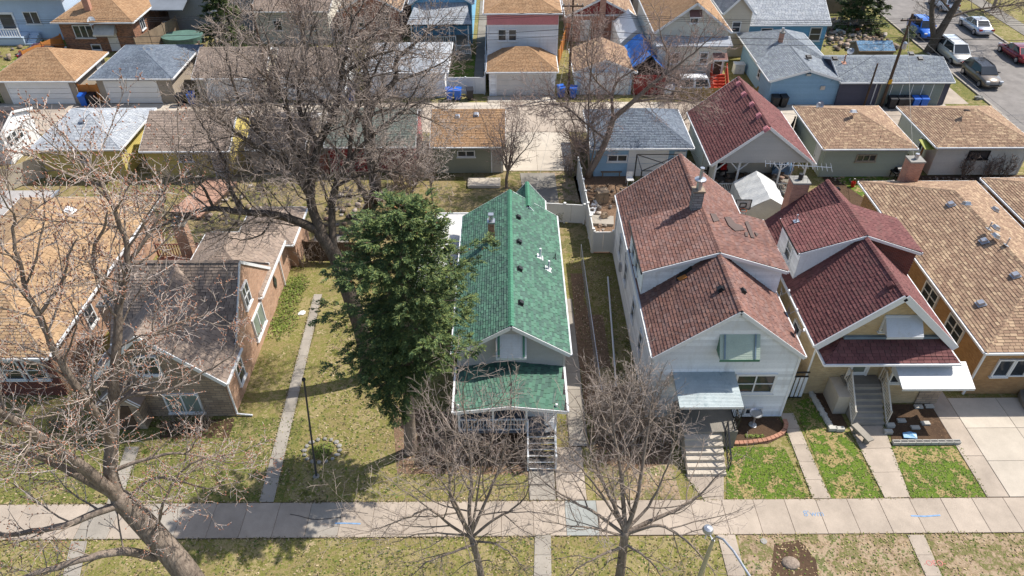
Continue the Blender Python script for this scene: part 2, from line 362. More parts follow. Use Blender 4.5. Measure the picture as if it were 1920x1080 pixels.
# ------------------------------------------------------------------ buildings
class House:
    def __init__(s, name, label, cat, x0, x1, y0, y1, group=None, z0=0):
        s.x0, s.x1, s.y0, s.y1 = x0, x1, y0, y1
        s.root = thing(name, label, cat, ((x0+x1)/2, (y0+y1)/2, z0), group)
        s.roof = MB(); s.sh = MB(); s.caps = MB(); s.sheds = []; s.edges = []
    def body(s, mat, ze, zr=None, axis='y', lap=.15, core=None, x0=None, x1=None, y0=None, y1=None, zb=0.0, name='wall', foundation=.0, ridge=None):
        x0 = s.x0 if x0 is None else x0; x1 = s.x1 if x1 is None else x1; y0 = s.y0 if y0 is None else y0; y1 = s.y1 if y1 is None else y1
        def pent(a, b):
            m = (a+b)/2 if ridge is None else ridge
            return [(a, zb), (b, zb), (b, ze)] + ([(m, zr)] if zr else []) + [(a, ze)]
        mb = MB()
        if axis == 'y':
            f = pent(x0, x1); mb.slab([(u, y0, z) for u, z in f], y1-y0, (0,1,0)); ends = ('f', 'b'); sides = ('l', 'r')
        else:
            f = pent(y0, y1); mb.slab([(x1, u, z) for u, z in f], x1-x0, (-1,0,0)); ends = ('l', 'r'); sides = ('f', 'b')
        core = core or mat
        w = mb.build(name, core if lap else mat, s.root)
        if lap:
            sd = MB(); zf = zb+foundation
            for face in ('f', 'b', 'l', 'r'):
                if face in ('f', 'b'): o = (0, y0 if face == 'f' else y1, 0); u = (1,0,0); n = (0, -1 if face == 'f' else 1, 0); a, b = x0, x1
                else: o = (x0 if face == 'l' else x1, 0, 0); u = (0,1,0); n = (-1 if face == 'l' else 1, 0, 0); a, b = y0, y1
                P = pent(a, b) if face in ends else [(a, zb), (b, zb), (b, ze), (a, ze)]
                P = [(p[0], max(p[1], zf)) for p in P]
                lay_boards(sd, P, o, u, n, lap)
            sd.build('siding', mat, w, kind='stuff')
            for cx, sx in ((x0, -1), (x1, 1)):
                for cy_, sy_ in ((y0, -1), (y1, 1)):
                    MB().box(cx-sx*.07, cy_-sy_*.07, zf, cx+sx*.05, cy_+sy_*.05, ze-.02).build('corner_trim', mat, w)
        s.wall = w; return w
    def slope(s, pts, ex=.15, tab=.32, th=.026, deck=.11):
        s.roof.slab(pts, deck); lay_shingles(s.sh, pts, ex, tab, th)
    def gable(s, ze, zr, axis='y', ov=.3, og=.25, x0=None, x1=None, y0=None, y1=None, ridge=None, ex=.15, tab=.32, trim=True, gut=True, th=.026):
        x0 = (s.x0 if x0 is None else x0); x1 = (s.x1 if x1 is None else x1); y0 = (s.y0 if y0 is None else y0); y1 = (s.y1 if y1 is None else y1)
        z = .06
        if axis == 'y':
            m = (x0+x1)/2 if ridge is None else ridge
            k0 = (zr-ze)/(m-x0); k1 = (zr-ze)/(x1-m); a = x0-ov; b = x1+ov; za = ze-ov*k0+z; zb = ze-ov*k1+z; zt = zr+z; c, d = y0-og, y1+og
            s.slope([(a,c,za),(m,c,zt),(m,d,zt),(a,d,za)], ex, tab, th); s.slope([(m,c,zt),(b,c,zb),(b,d,zb),(m,d,zt)], ex, tab, th)
            lay_caps(s.caps, (m,c,zt+.01), (m,d,zt+.01))
            if gut: s.edges += [('gutter', (a-.05,c,za-.07), (a-.05,d,za-.07)), ('gutter', (b+.05,c,zb-.07), (b+.05,d,zb-.07))]
            if trim:
                for yy in (c-.02, d+.02): s.edges += [('rake', (a,yy,za-.1), (m,yy,zt-.1)), ('rake', (m,yy,zt-.1), (b,yy,zb-.1))]
            return a, b, c, d, za, zt, m
        else:
            m = (y0+y1)/2 if ridge is None else ridge
            k0 = (zr-ze)/(m-y0); k1 = (zr-ze)/(y1-m); a = y0-ov; b = y1+ov; za = ze-ov*k0+z; zb = ze-ov*k1+z; zt = zr+z; c, d = x0-og, x1+og
            s.slope([(c,a,za),(d,a,za),(d,m,zt),(c,m,zt)], ex, tab, th); s.slope([(c,m,zt),(d,m,zt),(d,b,zb),(c,b,zb)], ex, tab, th)
            lay_caps(s.caps, (c,m,zt+.01), (d,m,zt+.01))
            if gut: s.edges += [('gutter', (c,a-.05,za-.07), (d,a-.05,za-.07)), ('gutter', (c,b+.05,zb-.07), (d,b+.05,zb-.07))]
            if trim:
                for xx in (c-.02, d+.02): s.edges += [('rake', (xx,a,za-.1), (xx,m,zt-.1)), ('rake', (xx,m,zt-.1), (xx,b,zb-.1))]
            return a, b, c, d, za, zt, m
    def hip(s, ze, zr, ov=.4, x0=None, x1=None, y0=None, y1=None, inset=None, axis=None, ex=.15, tab=.32, gut=True):
        x0 = (s.x0 if x0 is None else x0)-ov; x1 = (s.x1 if x1 is None else x1)+ov; y0 = (s.y0 if y0 is None else y0)-ov; y1 = (s.y1 if y1 is None else y1)+ov
        z = .06; a = ze+z; t = zr+z
        axis = axis or ('y' if y1-y0 >= x1-x0 else 'x')
        if axis == 'y':
            i = (x1-x0)/2 if inset is None else inset; m = (x0+x1)/2; i = min(i, (y1-y0)/2-.05); p, q = (m,y0+i,t), (m,y1-i,t)
            s.slope([(x0,y0,a),p,q,(x0,y1,a)], ex, tab); s.slope([(x1,y1,a),q,p,(x1,y0,a)], ex, tab)
            s.slope([(x1,y0,a),p,(x0,y0,a)], ex, tab); s.slope([(x0,y1,a),q,(x1,y1,a)], ex, tab)
            L = [((x0,y0,a),p), ((x1,y0,a),p), ((x0,y1,a),q), ((x1,y1,a),q), (p,q)]
        else:
            i = (y1-y0)/2 if inset is None else inset; m = (y0+y1)/2; i = min(i, (x1-x0)/2-.05); p, q = (x0+i,m,t), (x1-i,m,t)
            s.slope([(x0,y0,a),(x1,y0,a),q,p], ex, tab); s.slope([(x1,y1,a),(x0,y1,a),p,q], ex, tab)
            s.slope([(x0,y1,a),(x0,y0,a),p], ex, tab); s.slope([(x1,y0,a),(x1,y1,a),q], ex, tab)
            L = [((x0,y0,a),p), ((x0,y1,a),p), ((x1,y0,a),q), ((x1,y1,a),q), (p,q)]
        for e, f in L: lay_caps(s.caps, Vector(e)+Vector((0,0,.012)), Vector(f)+Vector((0,0,.012)))
        if gut:
            zz = a-.07
            s.edges += [('gutter', (x0-.05,y0-.05,zz),(x1+.05,y0-.05,zz)), ('gutter', (x0-.05,y1+.05,zz),(x1+.05,y1+.05,zz)), ('gutter', (x0-.05,y0,zz),(x0-.05,y1,zz)), ('gutter', (x1+.05,y0,zz),(x1+.05,y1,zz))]
        return x0, x1, y0, y1, a, t
    def finish(s, shmat, trim=None, capmat=None, gutmat=None):
        trim = trim or WHITE
        r = s.roof.build('roof', DECK, s.root)
        s.sh.build('shingles', shmat, r, kind='stuff')
        if s.caps.f: s.caps.build('ridge_caps', capmat or shmat, r, kind='stuff')
        for k, p, q in s.edges:
            if k == 'gutter':
                mb = MB().bar(p, q, .1, .11); mb.build('gutter', gutmat or trim, r)
            else:
                P = Vector(p); Q = Vector(q); mb = MB().bar(P, Q, .035, .19); mb.build('rake_board', trim, r)
        s.roofobj = r; return r
    # openings
    def _fr(s, face, plane=None):
        if face == 'f': return Vector((0, s.y0 if plane is None else plane, 0)), Vector((1,0,0)), Vector((0,-1,0))
        if face == 'b': return Vector((0, s.y1 if plane is None else plane, 0)), Vector((1,0,0)), Vector((0,1,0))
        if face == 'l': return Vector((s.x0 if plane is None else plane, 0, 0)), Vector((0,1,0)), Vector((-1,0,0))
        return Vector((s.x1 if plane is None else plane, 0, 0)), Vector((0,1,0)), Vector((1,0,0))
    def _b(s, mb, F, u0, u1, z0, z1, d0, d1):
        o, u, n = F; p = o+u*u0+n*d0; q = o+u*u1+n*d1
        mb.box(p.x, p.y, z0, q.x, q.y, z1); return mb
    def window(s, face, uc, zc, w, h, cols=1, rows=2, mat=None, pane=None, plane=None, sill=True, fw=.08, name='window'):
        F = s._fr(face, plane); mat = mat or WHITE; a, b, c, d = uc-w/2, uc+w/2, zc-h/2, zc+h/2; mb = MB()
        s._b(mb, F, a, a+fw, c, d, -.03, .1); s._b(mb, F, b-fw, b, c, d, -.03, .1)
        s._b(mb, F, a+fw, b-fw, d-fw, d, -.03, .098); s._b(mb, F, a+fw, b-fw, c, c+fw, -.03, .098)
        cw = (w-2*fw)/cols
        for i in range(1, cols): s._b(mb, F, a+fw+i*cw-.035, a+fw+i*cw+.035, c+fw, d-fw, -.03, .085)
        rh = (h-2*fw)/rows
        for i in range(1, rows): s._b(mb, F, a+fw, b-fw, c+fw+i*rh-.025, c+fw+i*rh+.025, -.03, .08)
        o = mb.build(name, mat, s.root)
        for i in range(cols):
            for j in range(rows):
                m2 = MB(); s._b(m2, F, a+fw+i*cw+.01, a+fw+(i+1)*cw-.01, c+fw+j*rh+.01, c+fw+(j+1)*rh-.01, -.02, .055)
                m2.build('pane', pane or GL, o)
        if sill:
            m3 = MB(); s._b(m3, F, a-.06, b+.06, c-.07, c-.004, -.02, .14); m3.build('sill', mat, o)
        return o
    def door(s, face, uc, z0, w, h, mat=None, plane=None, pane=None, frame=None):
        F = s._fr(face, plane); mb = MB(); a, b = uc-w/2, uc+w/2
        s._b(mb, F, a, b, z0, z0+h, -.02, .06); o = mb.build('door', mat or WHITE, s.root)
        m = MB(); s._b(m, F, a-.09, a, z0, z0+h+.09, -.02, .1); s._b(m, F, b, b+.09, z0, z0+h+.09, -.02, .1); s._b(m, F, a, b, z0+h, z0+h+.09, -.02, .098)
        m.build('door_frame', frame or WHITE, o)
        if pane: m = MB(); s._b(m, F, a+.12, b-.12, z0+.25, z0+h-.15, .05, .07); m.build('pane', pane, o)
        m = MB(); s._b(m, F, b-.13, b-.08, z0+h*.46, z0+h*.52, .06, .12); m.build('handle', METAL, o); return o
    def garage_door(s, uc, w, h, mat=None, face='f', plane=None, rows=4, frame=None, cols=None):
        F = s._fr(face, plane); a, b = uc-w/2, uc+w/2; mb = MB()
        s._b(mb, F, a-.1, a, 0, h+.1, -.02, .09); s._b(mb, F, b, b+.1, 0, h+.1, -.02, .09); s._b(mb, F, a, b, h, h+.1, -.02, .088)
        o = mb.build('garage_door', frame or WHITE, s.root); rh = h/rows
        for j in range(rows):
            m = MB(); s._b(m, F, a+.004, b-.004, .02+j*rh, (j+1)*rh-.012, -.02, .05+.006*(j%2)); m.build('panel', mat or WHITE, o)
        return o
    def awning(s, face, uc, ztop, w, drop, out, mat=None, trim=None, plane=None, slats=12, flat=False, name='awning'):
        F = s._fr(face, plane); o_, u, n = F; a, b = uc-w/2, uc+w/2; up = Vector((0,0,1)); mb = MB()
        def P(uu, d, z): return o_+u*uu+n*d+up*z
        A, B, C, D = P(a,.02,ztop), P(b,.02,ztop), P(b,out,ztop-drop), P(a,out,ztop-drop)
        mb.slab([A,B,C,D], .02)
        o = mb.build(name, mat or ALUM, s.root)
        rows = max(5, int(math.hypot(drop, out)/.075))
        for i in range(rows):                                # overlapping horizontal metal louvres
            t0, t1 = i/rows, (i+1.12)/rows; lft = up*.03
            m = MB().slab([P(a,.02+(out-.02)*t0,ztop-drop*t0+.012), P(b,.02+(out-.02)*t0,ztop-drop*t0+.012), P(b,.02+(out-.02)*t1,ztop-drop*t1+.03), P(a,.02+(out-.02)*t1,ztop-drop*t1+.03)], .008)
            m.build('slat', mat or ALUM, o)
        vz = .13
        m = MB().bar(P(a,out+.01,ztop-drop-.05), P(b,out+.01,ztop-drop-.05), .02, vz); m.build('valance', trim or mat or ALUM, o)
        for q in (a+.01, b-.01):
            m = MB()
            if drop > .15: m.slab([P(q,.02,ztop-.02), P(q,out-.02,ztop-drop-.02), P(q,.02,ztop-drop-.02)], .012, u); m.build('side_cheek', trim or mat or ALUM, o)
        return o
    def vent(s, px, py, plane, mat=None, w=.34, h=.16, name='roof_vent', pipe=False):
        p0, n = plane; p = hit(px, py, p0, n); mb = MB()
        s.vent_at(p, Vector(n).normalized(), mat, w, h, name, pipe)
    def vent_at(s, p, n, mat=None, w=.34, h=.16, name='roof_vent', pipe=False):
        par = s.roofobj; mb = MB(); a = Vector((0,1,0)) if abs(n.y) < .5 else Vector((1,0,0)); b = n.cross(a).normalized(); a = b.cross(n)
        def box(m, c, w_, l_, z0, z1, taper=1):
            vs = []
            for z, k in ((z0, 1), (z1, taper)):
                for i, j in ((-1,-1),(1,-1),(1,1),(-1,1)): vs.append(c+a*(i*w_/2*k)+b*(j*l_/2*k)+n*z)
            m.add(vs, [(3,2,1,0),(4,5,6,7),(0,1,5,4),(1,2,6,5),(2,3,7,6),(3,0,4,7)])
        box(mb, p, w*1.35, w*1.35, .012, .03)
        o = mb.build(name, mat or METAL, par); m = MB()
        if pipe: m.tube([p+n*.02, p+n*.05+Vector((0,0,h*2.4))], w*.2, 8); m.build('pipe', mat or METAL, o)
        else: box(m, p, w, w, .03, h, .86); m.build('hood', mat or METAL, o)
def chimney(s, x, y, zb, zt, w, d, mat, capmat=None, pots=1, potmat=None, poth=.35):
    mb = MB().box(x-w/2, y-d/2, zb, x+w/2, y+d/2, zt); o = mb.build('chimney', mat, s.root)
    MB().box(x-w/2-.04, y-d/2-.04, zt+.003, x+w/2+.04, y+d/2+.04, zt+.1).build('crown', capmat or FOUND, o)
    MB().box(x-w/2-.05, y-d/2-.05, zb-.02, x+w/2+.05, y+d/2+.05, max(zb+.25, zb)).build('flashing', METAL, o)
    for i in range(pots):
        c = (x+(i-(pots-1)/2)*w*.5, y, zt+.12)
        MB().lathe(c, [(.13,0),(.13,poth),(.1,poth)], 10).build('flue_pipe', potmat or METAL, o)
    return o
def garage(label, x0, x1, y0, y1, ze, zr, wallmat, shmat, roof='hip', lap=.14, name='garage', trim=None, group='garages along the alley', axis=None, ov=.4, inset=None, cat='garage'):
    h = House(name, label, cat, x0, x1, y0, y1, group)
    if roof == 'hip': h.body(wallmat, ze, lap=lap); h.hip(ze, zr, ov, inset=inset, axis=axis)
    else: h.body(wallmat, ze, zr, axis or 'x', lap=lap); h.gable(ze, zr, axis or 'x', ov, .2)
    h.finish(shmat, trim); return h
# ------------------------------------------------------------------ ground, walks, alley, street
G_DORM = ground_mat('dormant_lawn', [lin((80,78,42)), lin((104,104,50)), lin((150,134,98)), lin((104,107,48)), lin((138,122,86)), lin((92,96,42)), lin((164,146,114))], litter=lin((196,170,128)))
G_MID = ground_mat('patchy_lawn', [lin((66,74,32)), lin((94,102,44)), lin((142,126,90)), lin((84,94,40)), lin((124,116,70)), lin((76,89,36)), lin((154,138,106))], litter=lin((190,166,128)))
G_GREEN = ground_mat('green_lawn', [lin((52,76,22)), lin((84,108,36)), lin((166,140,102)), lin((62,92,26)), lin((104,120,46)), lin((70,98,30)), lin((174,148,112))], s1=.8, litter=lin((186,162,128)))
G_BARE = ground_mat('thin_brown_turf', [lin((102,88,68)), lin((150,130,106)), lin((94,98,50)), lin((140,120,96)), lin((164,144,120)), lin((84,95,44)), lin((130,112,92))], s1=.7, litter=lin((196,176,146)))
G_SOIL = ground_mat('dark_soil_bed', [lin((62,48,38)), lin((88,70,54)), lin((74,58,46)), lin((108,86,66))], litter=lin((140,112,84)))
G_LEAF = ground_mat('leaf_litter', [lin((96,76,60)), lin((128,104,84)), lin((110,90,72)), lin((150,126,104))], s3=30, litter=lin((166,132,106)), lf=.58)
G_YARD = ground_mat('back_yard_turf', [lin((78,76,44)), lin((104,100,54)), lin((146,128,96)), lin((90,93,48)), lin((156,138,108))])
def sheet(name, pts, z, mat, kind='structure'):
    mb = MB(); mb.poly([(p[0], p[1], z) for p in pts]); o = mb.build(name, mat, None, kind=kind); return o
def rect(x0, x1, y0, y1): return [(x0,y0),(x1,y0),(x1,y1),(x0,y1)]
def pxpoly(*p): return [tuple(at(a, b))[:2] for a, b in p]
sheet('ground', rect(-160, 170, -40, 260), -.02, G_DORM)
sheet('back_yards', rect(-70, 23, 38.2, 56), -.012, G_YARD)
sheet('side_yard_grass', rect(36, 43.4, 61.5, 120), -.008, G_MID)
sheet('verge_grass', rect(53.3, 70, 40, 130), -.008, G_DORM)
_slab = {}
def slab_grid(name, x0, x1, y0, y1, nx, ny, mat, z=.03, gap=.012, kind='structure', bed=None):
    """a walk or drive: a recessed joint bed with one cast slab per bay"""
    o = MB().box(x0-.01, y0-.01, -.05, x1+.01, y1+.01, z-.018).build(name, bed or G_SOIL, None, kind=kind)
    dx, dy = (x1-x0)/nx, (y1-y0)/ny
    for i in range(nx):
        for j in range(ny):
            a, b, c, d = x0+i*dx+gap/2, x0+(i+1)*dx-gap/2, y0+j*dy+gap/2, y0+(j+1)*dy-gap/2; zz = z+random.uniform(-.004, .004); e = .012
            mb = MB().add([(a,c,-.04),(b,c,-.04),(b,d,-.04),(a,d,-.04),(a,c,zz-e),(b,c,zz-e),(b,d,zz-e),(a,d,zz-e),(a+e,c+e,zz),(b-e,c+e,zz),(b-e,d-e,zz),(a+e,d-e,zz)],
                          [(0,1,5,4),(1,2,6,5),(2,3,7,6),(3,0,4,7),(4,5,9,8),(5,6,10,9),(6,7,11,10),(7,4,8,11),(8,9,10,11)])
            mb.build('slab', mat if not callable(mat) else mat(i, j), o)
    return o
def slab_path(name, L0, R0, L1, R1, n, mat, z=.03, gap=.014):     # skewed path between two edges
    L0, R0, L1, R1 = [Vector((p[0], p[1], 0)) for p in (L0, R0, L1, R1)]
    o = MB().slab([(*L0[:2], z-.018), (*R0[:2], z-.018), (*R1[:2], z-.018), (*L1[:2], z-.018)], .05).build(name, G_SOIL, None, kind='structure')
    ln = ((L1+R1)/2-(L0+R0)/2).length; g = gap/ln/2
    for i in range(n):
        a, b = i/n+g, (i+1)/n-g; P = [L0.lerp(L1, a), R0.lerp(R1, a), R0.lerp(R1, b), L0.lerp(L1, b)]
        zz = z+random.uniform(-.004, .004)
        MB().slab([(p.x, p.y, zz) for p in P], .06).build('slab', mat, o)
    return o
SWX = 16.72-1.42*31
def sw_mat(i, j):
    x = SWX+i*1.42
    if 2.3 < x < 3.7: return CONC_B
    return CONC if x > 8 or random.random() < .8 else CONC_G
sidewalk = slab_grid('sidewalk', SWX, SWX+1.42*40, 17.5, 19.27, 40, 1, sw_mat)
# cracks, locate marks sprayed on the slabs
CRACK = plain('crack_dirt', (.06,.05,.045), .95); CHALK_B = plain('blue_marking_paint', lin((124,156,190)), .8, .3, 6); CHALK_R = plain('red_marking_paint', lin((206,120,112)), .8, .3, 6)
def mark_line(pts, wd, mat, name, parent, z=.0385):
    mb = MB()
    P = [Vector((p[0], p[1], z)) for p in pts]
    for a, b in zip(P[:-1], P[1:]):
        d = (b-a).normalized(); s_ = d.cross(Vector((0,0,1)))*wd/2; mb.poly([a-s_, b-s_, b+s_, a+s_])
    return mb.build(name, mat, parent)
def pxl(*p): return [tuple(at(a, b, .035)) for a, b in p]
mark_line(pxl((544,964),(560,967),(582,973),(598,974),(620,972),(648,968)), .03, CRACK, 'crack', sidewalk)
mark_line(pxl((650,958),(670,960),(690,963)), .02, CRACK, 'crack', sidewalk)
mark_line(pxl((628,981),(650,981),(676,982)), .07, CHALK_B, 'paint_line', sidewalk)
mark_line(pxl((1708,967),(1735,968),(1763,966)), .07, CHALK_B, 'paint_line', sidewalk)
def flat_text(txt, size, loc, rz, mat, parent, name='painted_writing'):
    cu = bpy.data.curves.new(name, 'FONT'); cu.body = txt; cu.size = size; cu.align_x = 'CENTER'; cu.align_y = 'CENTER'; cu.offset = -.004
    tmp = bpy.data.objects.new('tmp', cu); COL.objects.link(tmp); bpy.context.view_layer.update()
    me = bpy.data.meshes.new_from_object(tmp.evaluated_get(bpy.context.evaluated_depsgraph_get())); bpy.data.objects.remove(tmp)
    me.materials.clear(); me.materials.append(mat)
    o = bpy.data.objects.new(name, me); COL.objects.link(o); o.parent = parent; o.location = Vector(loc)-root_of(parent).location; o.rotation_euler = (0, 0, rz); return o
p = at(1525, 964); flat_text("8'wm", .42, (p.x, p.y, .0385), 0, CHALK_B, sidewalk)
# walks across the parkway
pw = slab_path('parkway_walk', at(1736,1081), at(1766,1081), at(1701,1003), at(1732,1003), 2, CONC)
p = at(1752, 1057); flat_text('-OEO-', .34, (p.x, p.y, .0385), 0, CHALK_R, pw)
slab_path('parkway_walk', at(1365,1081), at(1398,1081), at(1345,1003), at(1378,1003), 2, CONC)
slab_path('parkway_walk', at(1001,1081), at(1034,1081), at(1003,1003), at(1033,1003), 2, CONC_G)
slab_path('parkway_walk', at(118,1081), at(150,1081), at(134,1015), at(164,1015), 2, CONC_G)
# walks to the houses
slab_path('side_path', at(486,942), at(513,942), at(589,552), at(604,552), 11, CONC_G)
slab_path('front_walk', at(200,946), at(225,946), at(236,838), at(262,838), 4, CONC_G)
slab_grid('front_walk', .95, 2.15, 19.3, 21.0, 1, 1, CONC_G); slab_grid('side_walk', 2.2, 3.55, 19.3, 22.3, 1, 2, CONC)
slab_grid('side_walk', 2.98, 3.9, 22.35, 33.5, 1, 9, CONC_G)
slab_path('front_walk', at(1321,938), at(1357,938), at(1283,889), at(1357,889), 1, CONC)
slab_path('gangway_walk', at(1524,935), at(1557,935), at(1462,775), at(1487,775), 5, CONC)
slab_path('front_walk', at(1659,934), at(1706,933), at(1592,800), at(1656,798), 3, CONC)
slab_grid('driveway', 21.72, 22.75, 19.3, 26.2, 1, 3, CONC); slab_grid('driveway', 22.76, 27.8, 19.3, 25.3, 2, 3, CONC_W)
slab_path('yard_walk', at(985,395), at(1050,395), at(975,325), at(1040,325), 3, CONC_D)
slab_path('yard_walk', at(585,480), at(660,480), at(590,440), at(650,440), 2, CONC_D)
# lawns
LAWNS = []
def lawn(name, pts, mat, z=-.004): LAWNS.append((pts, mat)); return sheet(name, pts, z, mat, kind='structure')
lawn('front_lawn', pxpoly((1362,838),(1470,838),(1521,936),(1362,936)), G_GREEN)
lawn('front_lawn', pxpoly((1488,755),(1520,745),(1592,815),(1656,935),(1560,935)), G_GREEN)
lawn('front_lawn', pxpoly((1670,836),(1798,836),(1852,932),(1708,933)), G_GREEN)
lawn('parkway_turf', pxpoly((1382,1001),(1700,1001),(1736,1082),(1400,1082)), G_BARE)
lawn('parkway_turf', pxpoly((1734,1001),(1930,1001),(1930,1082),(1770,1082)), G_BARE)
lawn('parkway_turf', rect(-24, 10, 13.5, 17.45), G_DORM, -.006)
lawn('front_lawn', rect(-28, -10.2, 19.32, 24.3), G_MID, -.005)
lawn('front_lawn', rect(-10.15, .9, 19.32, 33), G_DORM, -.006)
lawn('front_lawn', rect(4.0, 7.8, 19.32, 24), G_BARE, -.006)
lawn('gangway_grass', rect(4.0, 6.9, 24, 38), G_DORM, -.007)
sheet('leaf_litter', pxpoly((1072,590),(1130,590),(1146,690),(1078,690)), .004, G_LEAF, 'stuff')
sheet('leaf_litter', [(3.95,24.5),(4.5,24.2),(5.0,26),(4.7,28.5),(5.1,31),(4.6,33.5),(4.9,36),(4.0,36)], .003, G_LEAF, 'stuff'); sheet('brush_soil', [(4.2,21.5),(5.5,20.9),(7.6,21.3),(8.1,23),(6.8,24.1),(6.9,26),(5.4,26.4),(4.3,24.6)], .0045, G_LEAF, 'stuff')
sheet('leaf_litter', pxpoly((735,760),(985,790),(990,890),(745,888)), .0035, G_LEAF, 'stuff')
sheet('planting_bed', pxpoly((1368,782),(1465,782),(1474,815),(1440,832),(1372,832)), .006, G_SOIL)
sheet('planting_bed', pxpoly((1520,735),(1555,735),(1590,800),(1560,808)), .006, G_SOIL)
sheet('planting_bed', pxpoly((1665,758),(1770,758),(1800,830),(1672,832)), .006, G_SOIL)
sheet('dug_soil', pxpoly((1452,1020),(1500,1012),(1530,1050),(1535,1082),(1445,1082)), .004, G_SOIL)
sheet('hedge_soil', pxpoly((300,790),(440,785),(430,820),(300,825)), .004, G_SOIL)
sheet('gravel_garden', pxpoly((1075,330),(1180,330),(1150,475),(1112,475)), .002, G_LEAF)
sheet('bare_yard', pxpoly((985,322),(1085,322),(1100,380),(990,380)), .002, G_BARE)
sheet('bare_yard', rect(24, 44, 41.6, 48), -.002, G_SOIL)
lawn('yard_grass', pxpoly((1560,330),(1680,330),(1690,385),(1640,385)), G_GREEN, .003)
# alley and paved yards
slab_grid('alley', -62, 42, 55.4, 61.25, 22, 1, lambda i, j: CONC if i % 3 else CONC_W, z=.012, gap=.03)
slab_grid('parking_pad', -.45, 5.2, 48.9, 55.35, 2, 2, CONC_W)
slab_grid('garage_apron', -1.7, 4.5, 61.3, 62.5, 2, 1, CONC_W); slab_grid('garage_apron', -46, -31, 61.3, 61.42, 3, 1, CONC)
slab_grid('corner_apron', 39.3, 41.6, 60.5, 66, 1, 2, CONC)
sheet('street', rect(43.5, 53.0, 30, 140), .002, ASPHALT)
for x, a in ((43.32, .18), (53.0, .18)): MB().box(x, 57.5 if x < 50 else 40, -.05, x+a, 130, .12).build('kerb', CONC_G, None, kind='structure')
MB().tube([(43.4,57.5,.06),(43.1,56.6,.06),(42.3,55.9,.06),(41.2,55.6,.06)], .09, 6).build('kerb', CONC_G, None, kind='structure')
slab_grid('street_sidewalk', 56.2, 58.2, 55, 110, 1, 30, CONC_D)
slab_grid('house_walk', -3.1, -2.2, 65.5, 90, 1, 14, CONC_D)
lawn('yard_grass', rect(-8.2, -3.1, 66, 72.5), G_GREEN, .002); lawn('yard_grass', rect(-50, -46, 66, 78), G_GREEN, .002)
lawn('corner_grass', rect(39.4, 43.3, 56.6, 61.5), G_MID, .016)
# grass and fallen leaves with real relief on the near lawns
def inside(poly, X, Y):
    r = np.zeros(len(X), bool); n = len(poly); j = n-1
    for i in range(n):
        xi, yi = poly[i]; xj, yj = poly[j]
        c = ((yi > Y) != (yj > Y)) & (X < (xj-xi)*(Y-yi)/((yj-yi) or 1e-9)+xi); r ^= c; j = i
    return r
T_GREEN = foliage('grass_blades', [lin((56,78,28)), lin((90,108,44)), lin((150,136,96)), lin((72,94,36))], .8)
T_DORM = foliage('dry_grass_blades', [lin((90,82,54)), lin((180,160,128)), lin((88,95,42)), lin((84,74,54)), lin((160,142,110))], .85)
T_BARE = foliage('straw_grass_blades', [lin((150,128,98)), lin((176,154,122)), lin((118,128,58)), lin((138,116,88)), lin((166,146,112))], .85)
T_LEAF = foliage('fallen_leaves', [lin((150,116,90)), lin((186,162,132)), lin((124,92,72)), lin((200,184,160))], .85)
def scatter(name, poly, dens, mat, size=(.07, .15), h=(.02, .06), parent=None):
    a = np.array(poly); x0, y0 = a.min(0); x1, y1 = a.max(0); n = int((x1-x0)*(y1-y0)*dens)
    X = RNG.uniform(x0, x1, n); Y = RNG.uniform(y0, y1, n); k = inside(poly, X, Y); X, Y = X[k], Y[k]; n = len(X)
    # clumping
    cl = np.sin(X*1.7+1.3*np.sin(Y*1.1))*np.sin(Y*1.9+np.sin(X*.8)); k = RNG.random(n) < .62+.38*cl; X, Y = X[k], Y[k]; n = len(X)
    th = RNG.uniform(0, 6.283, n); s = RNG.uniform(*size, n); hh = RNG.uniform(*h, n)
    V = np.zeros((n, 4, 3)); c, d = np.cos(th)*s, np.sin(th)*s
    V[:,0] = np.stack([X-c*.5, Y-d*.5, np.zeros(n)], 1); V[:,1] = np.stack([X+d*.28, Y-c*.28, hh*.6], 1)
    V[:,2] = np.stack([X+c*.5, Y+d*.5, hh], 1); V[:,3] = np.stack([X-d*.28, Y+c*.28, hh*.35], 1)
    o = tri_object(name, V.reshape(-1,3), np.arange(n*4).reshape(-1,4), mat, parent, 'stuff'); return o
_tm = {G_GREEN: T_GREEN, G_MID: T_GREEN, G_DORM: T_DORM, G_BARE: T_BARE}
for pts, m in LAWNS[:10]: scatter('grass', pts, 130 if m is G_GREEN else 45, _tm[m], (.045,.1) if m is G_GREEN else (.07,.15))
scatter('grass', LAWNS[7][0], 10, T_GREEN, (.08,.2)); scatter('grass', LAWNS[5][0], 20, T_GREEN); scatter('grass', LAWNS[6][0], 40, T_DORM)
scatter('grass', LAWNS[3][0], 18, T_GREEN, (.06,.14)); scatter('grass', LAWNS[4][0], 12, T_GREEN, (.06,.14)); scatter('grass', LAWNS[0][0], 22, T_BARE, (.05,.1))
scatter('fallen_leaves', rect(-10, 8, 19.3, 33), 12, T_LEAF, (.06,.12), (.01,.05)); scatter('fallen_leaves', rect(4.0, 7.0, 20, 25.5), 45, T_LEAF, (.07,.13), (.01,.06)); scatter('fallen_leaves', rect(-5, 1, 20.6, 22.4), 70, T_LEAF, (.07,.13), (.01,.06)); scatter('fallen_leaves', rect(3.9, 6.6, 24, 37), 30, T_LEAF, (.07,.13), (.01,.06))
scatter('fallen_leaves', rect(-24, 20, 15, 17.4), 9, T_LEAF, (.05,.1), (.01,.05))

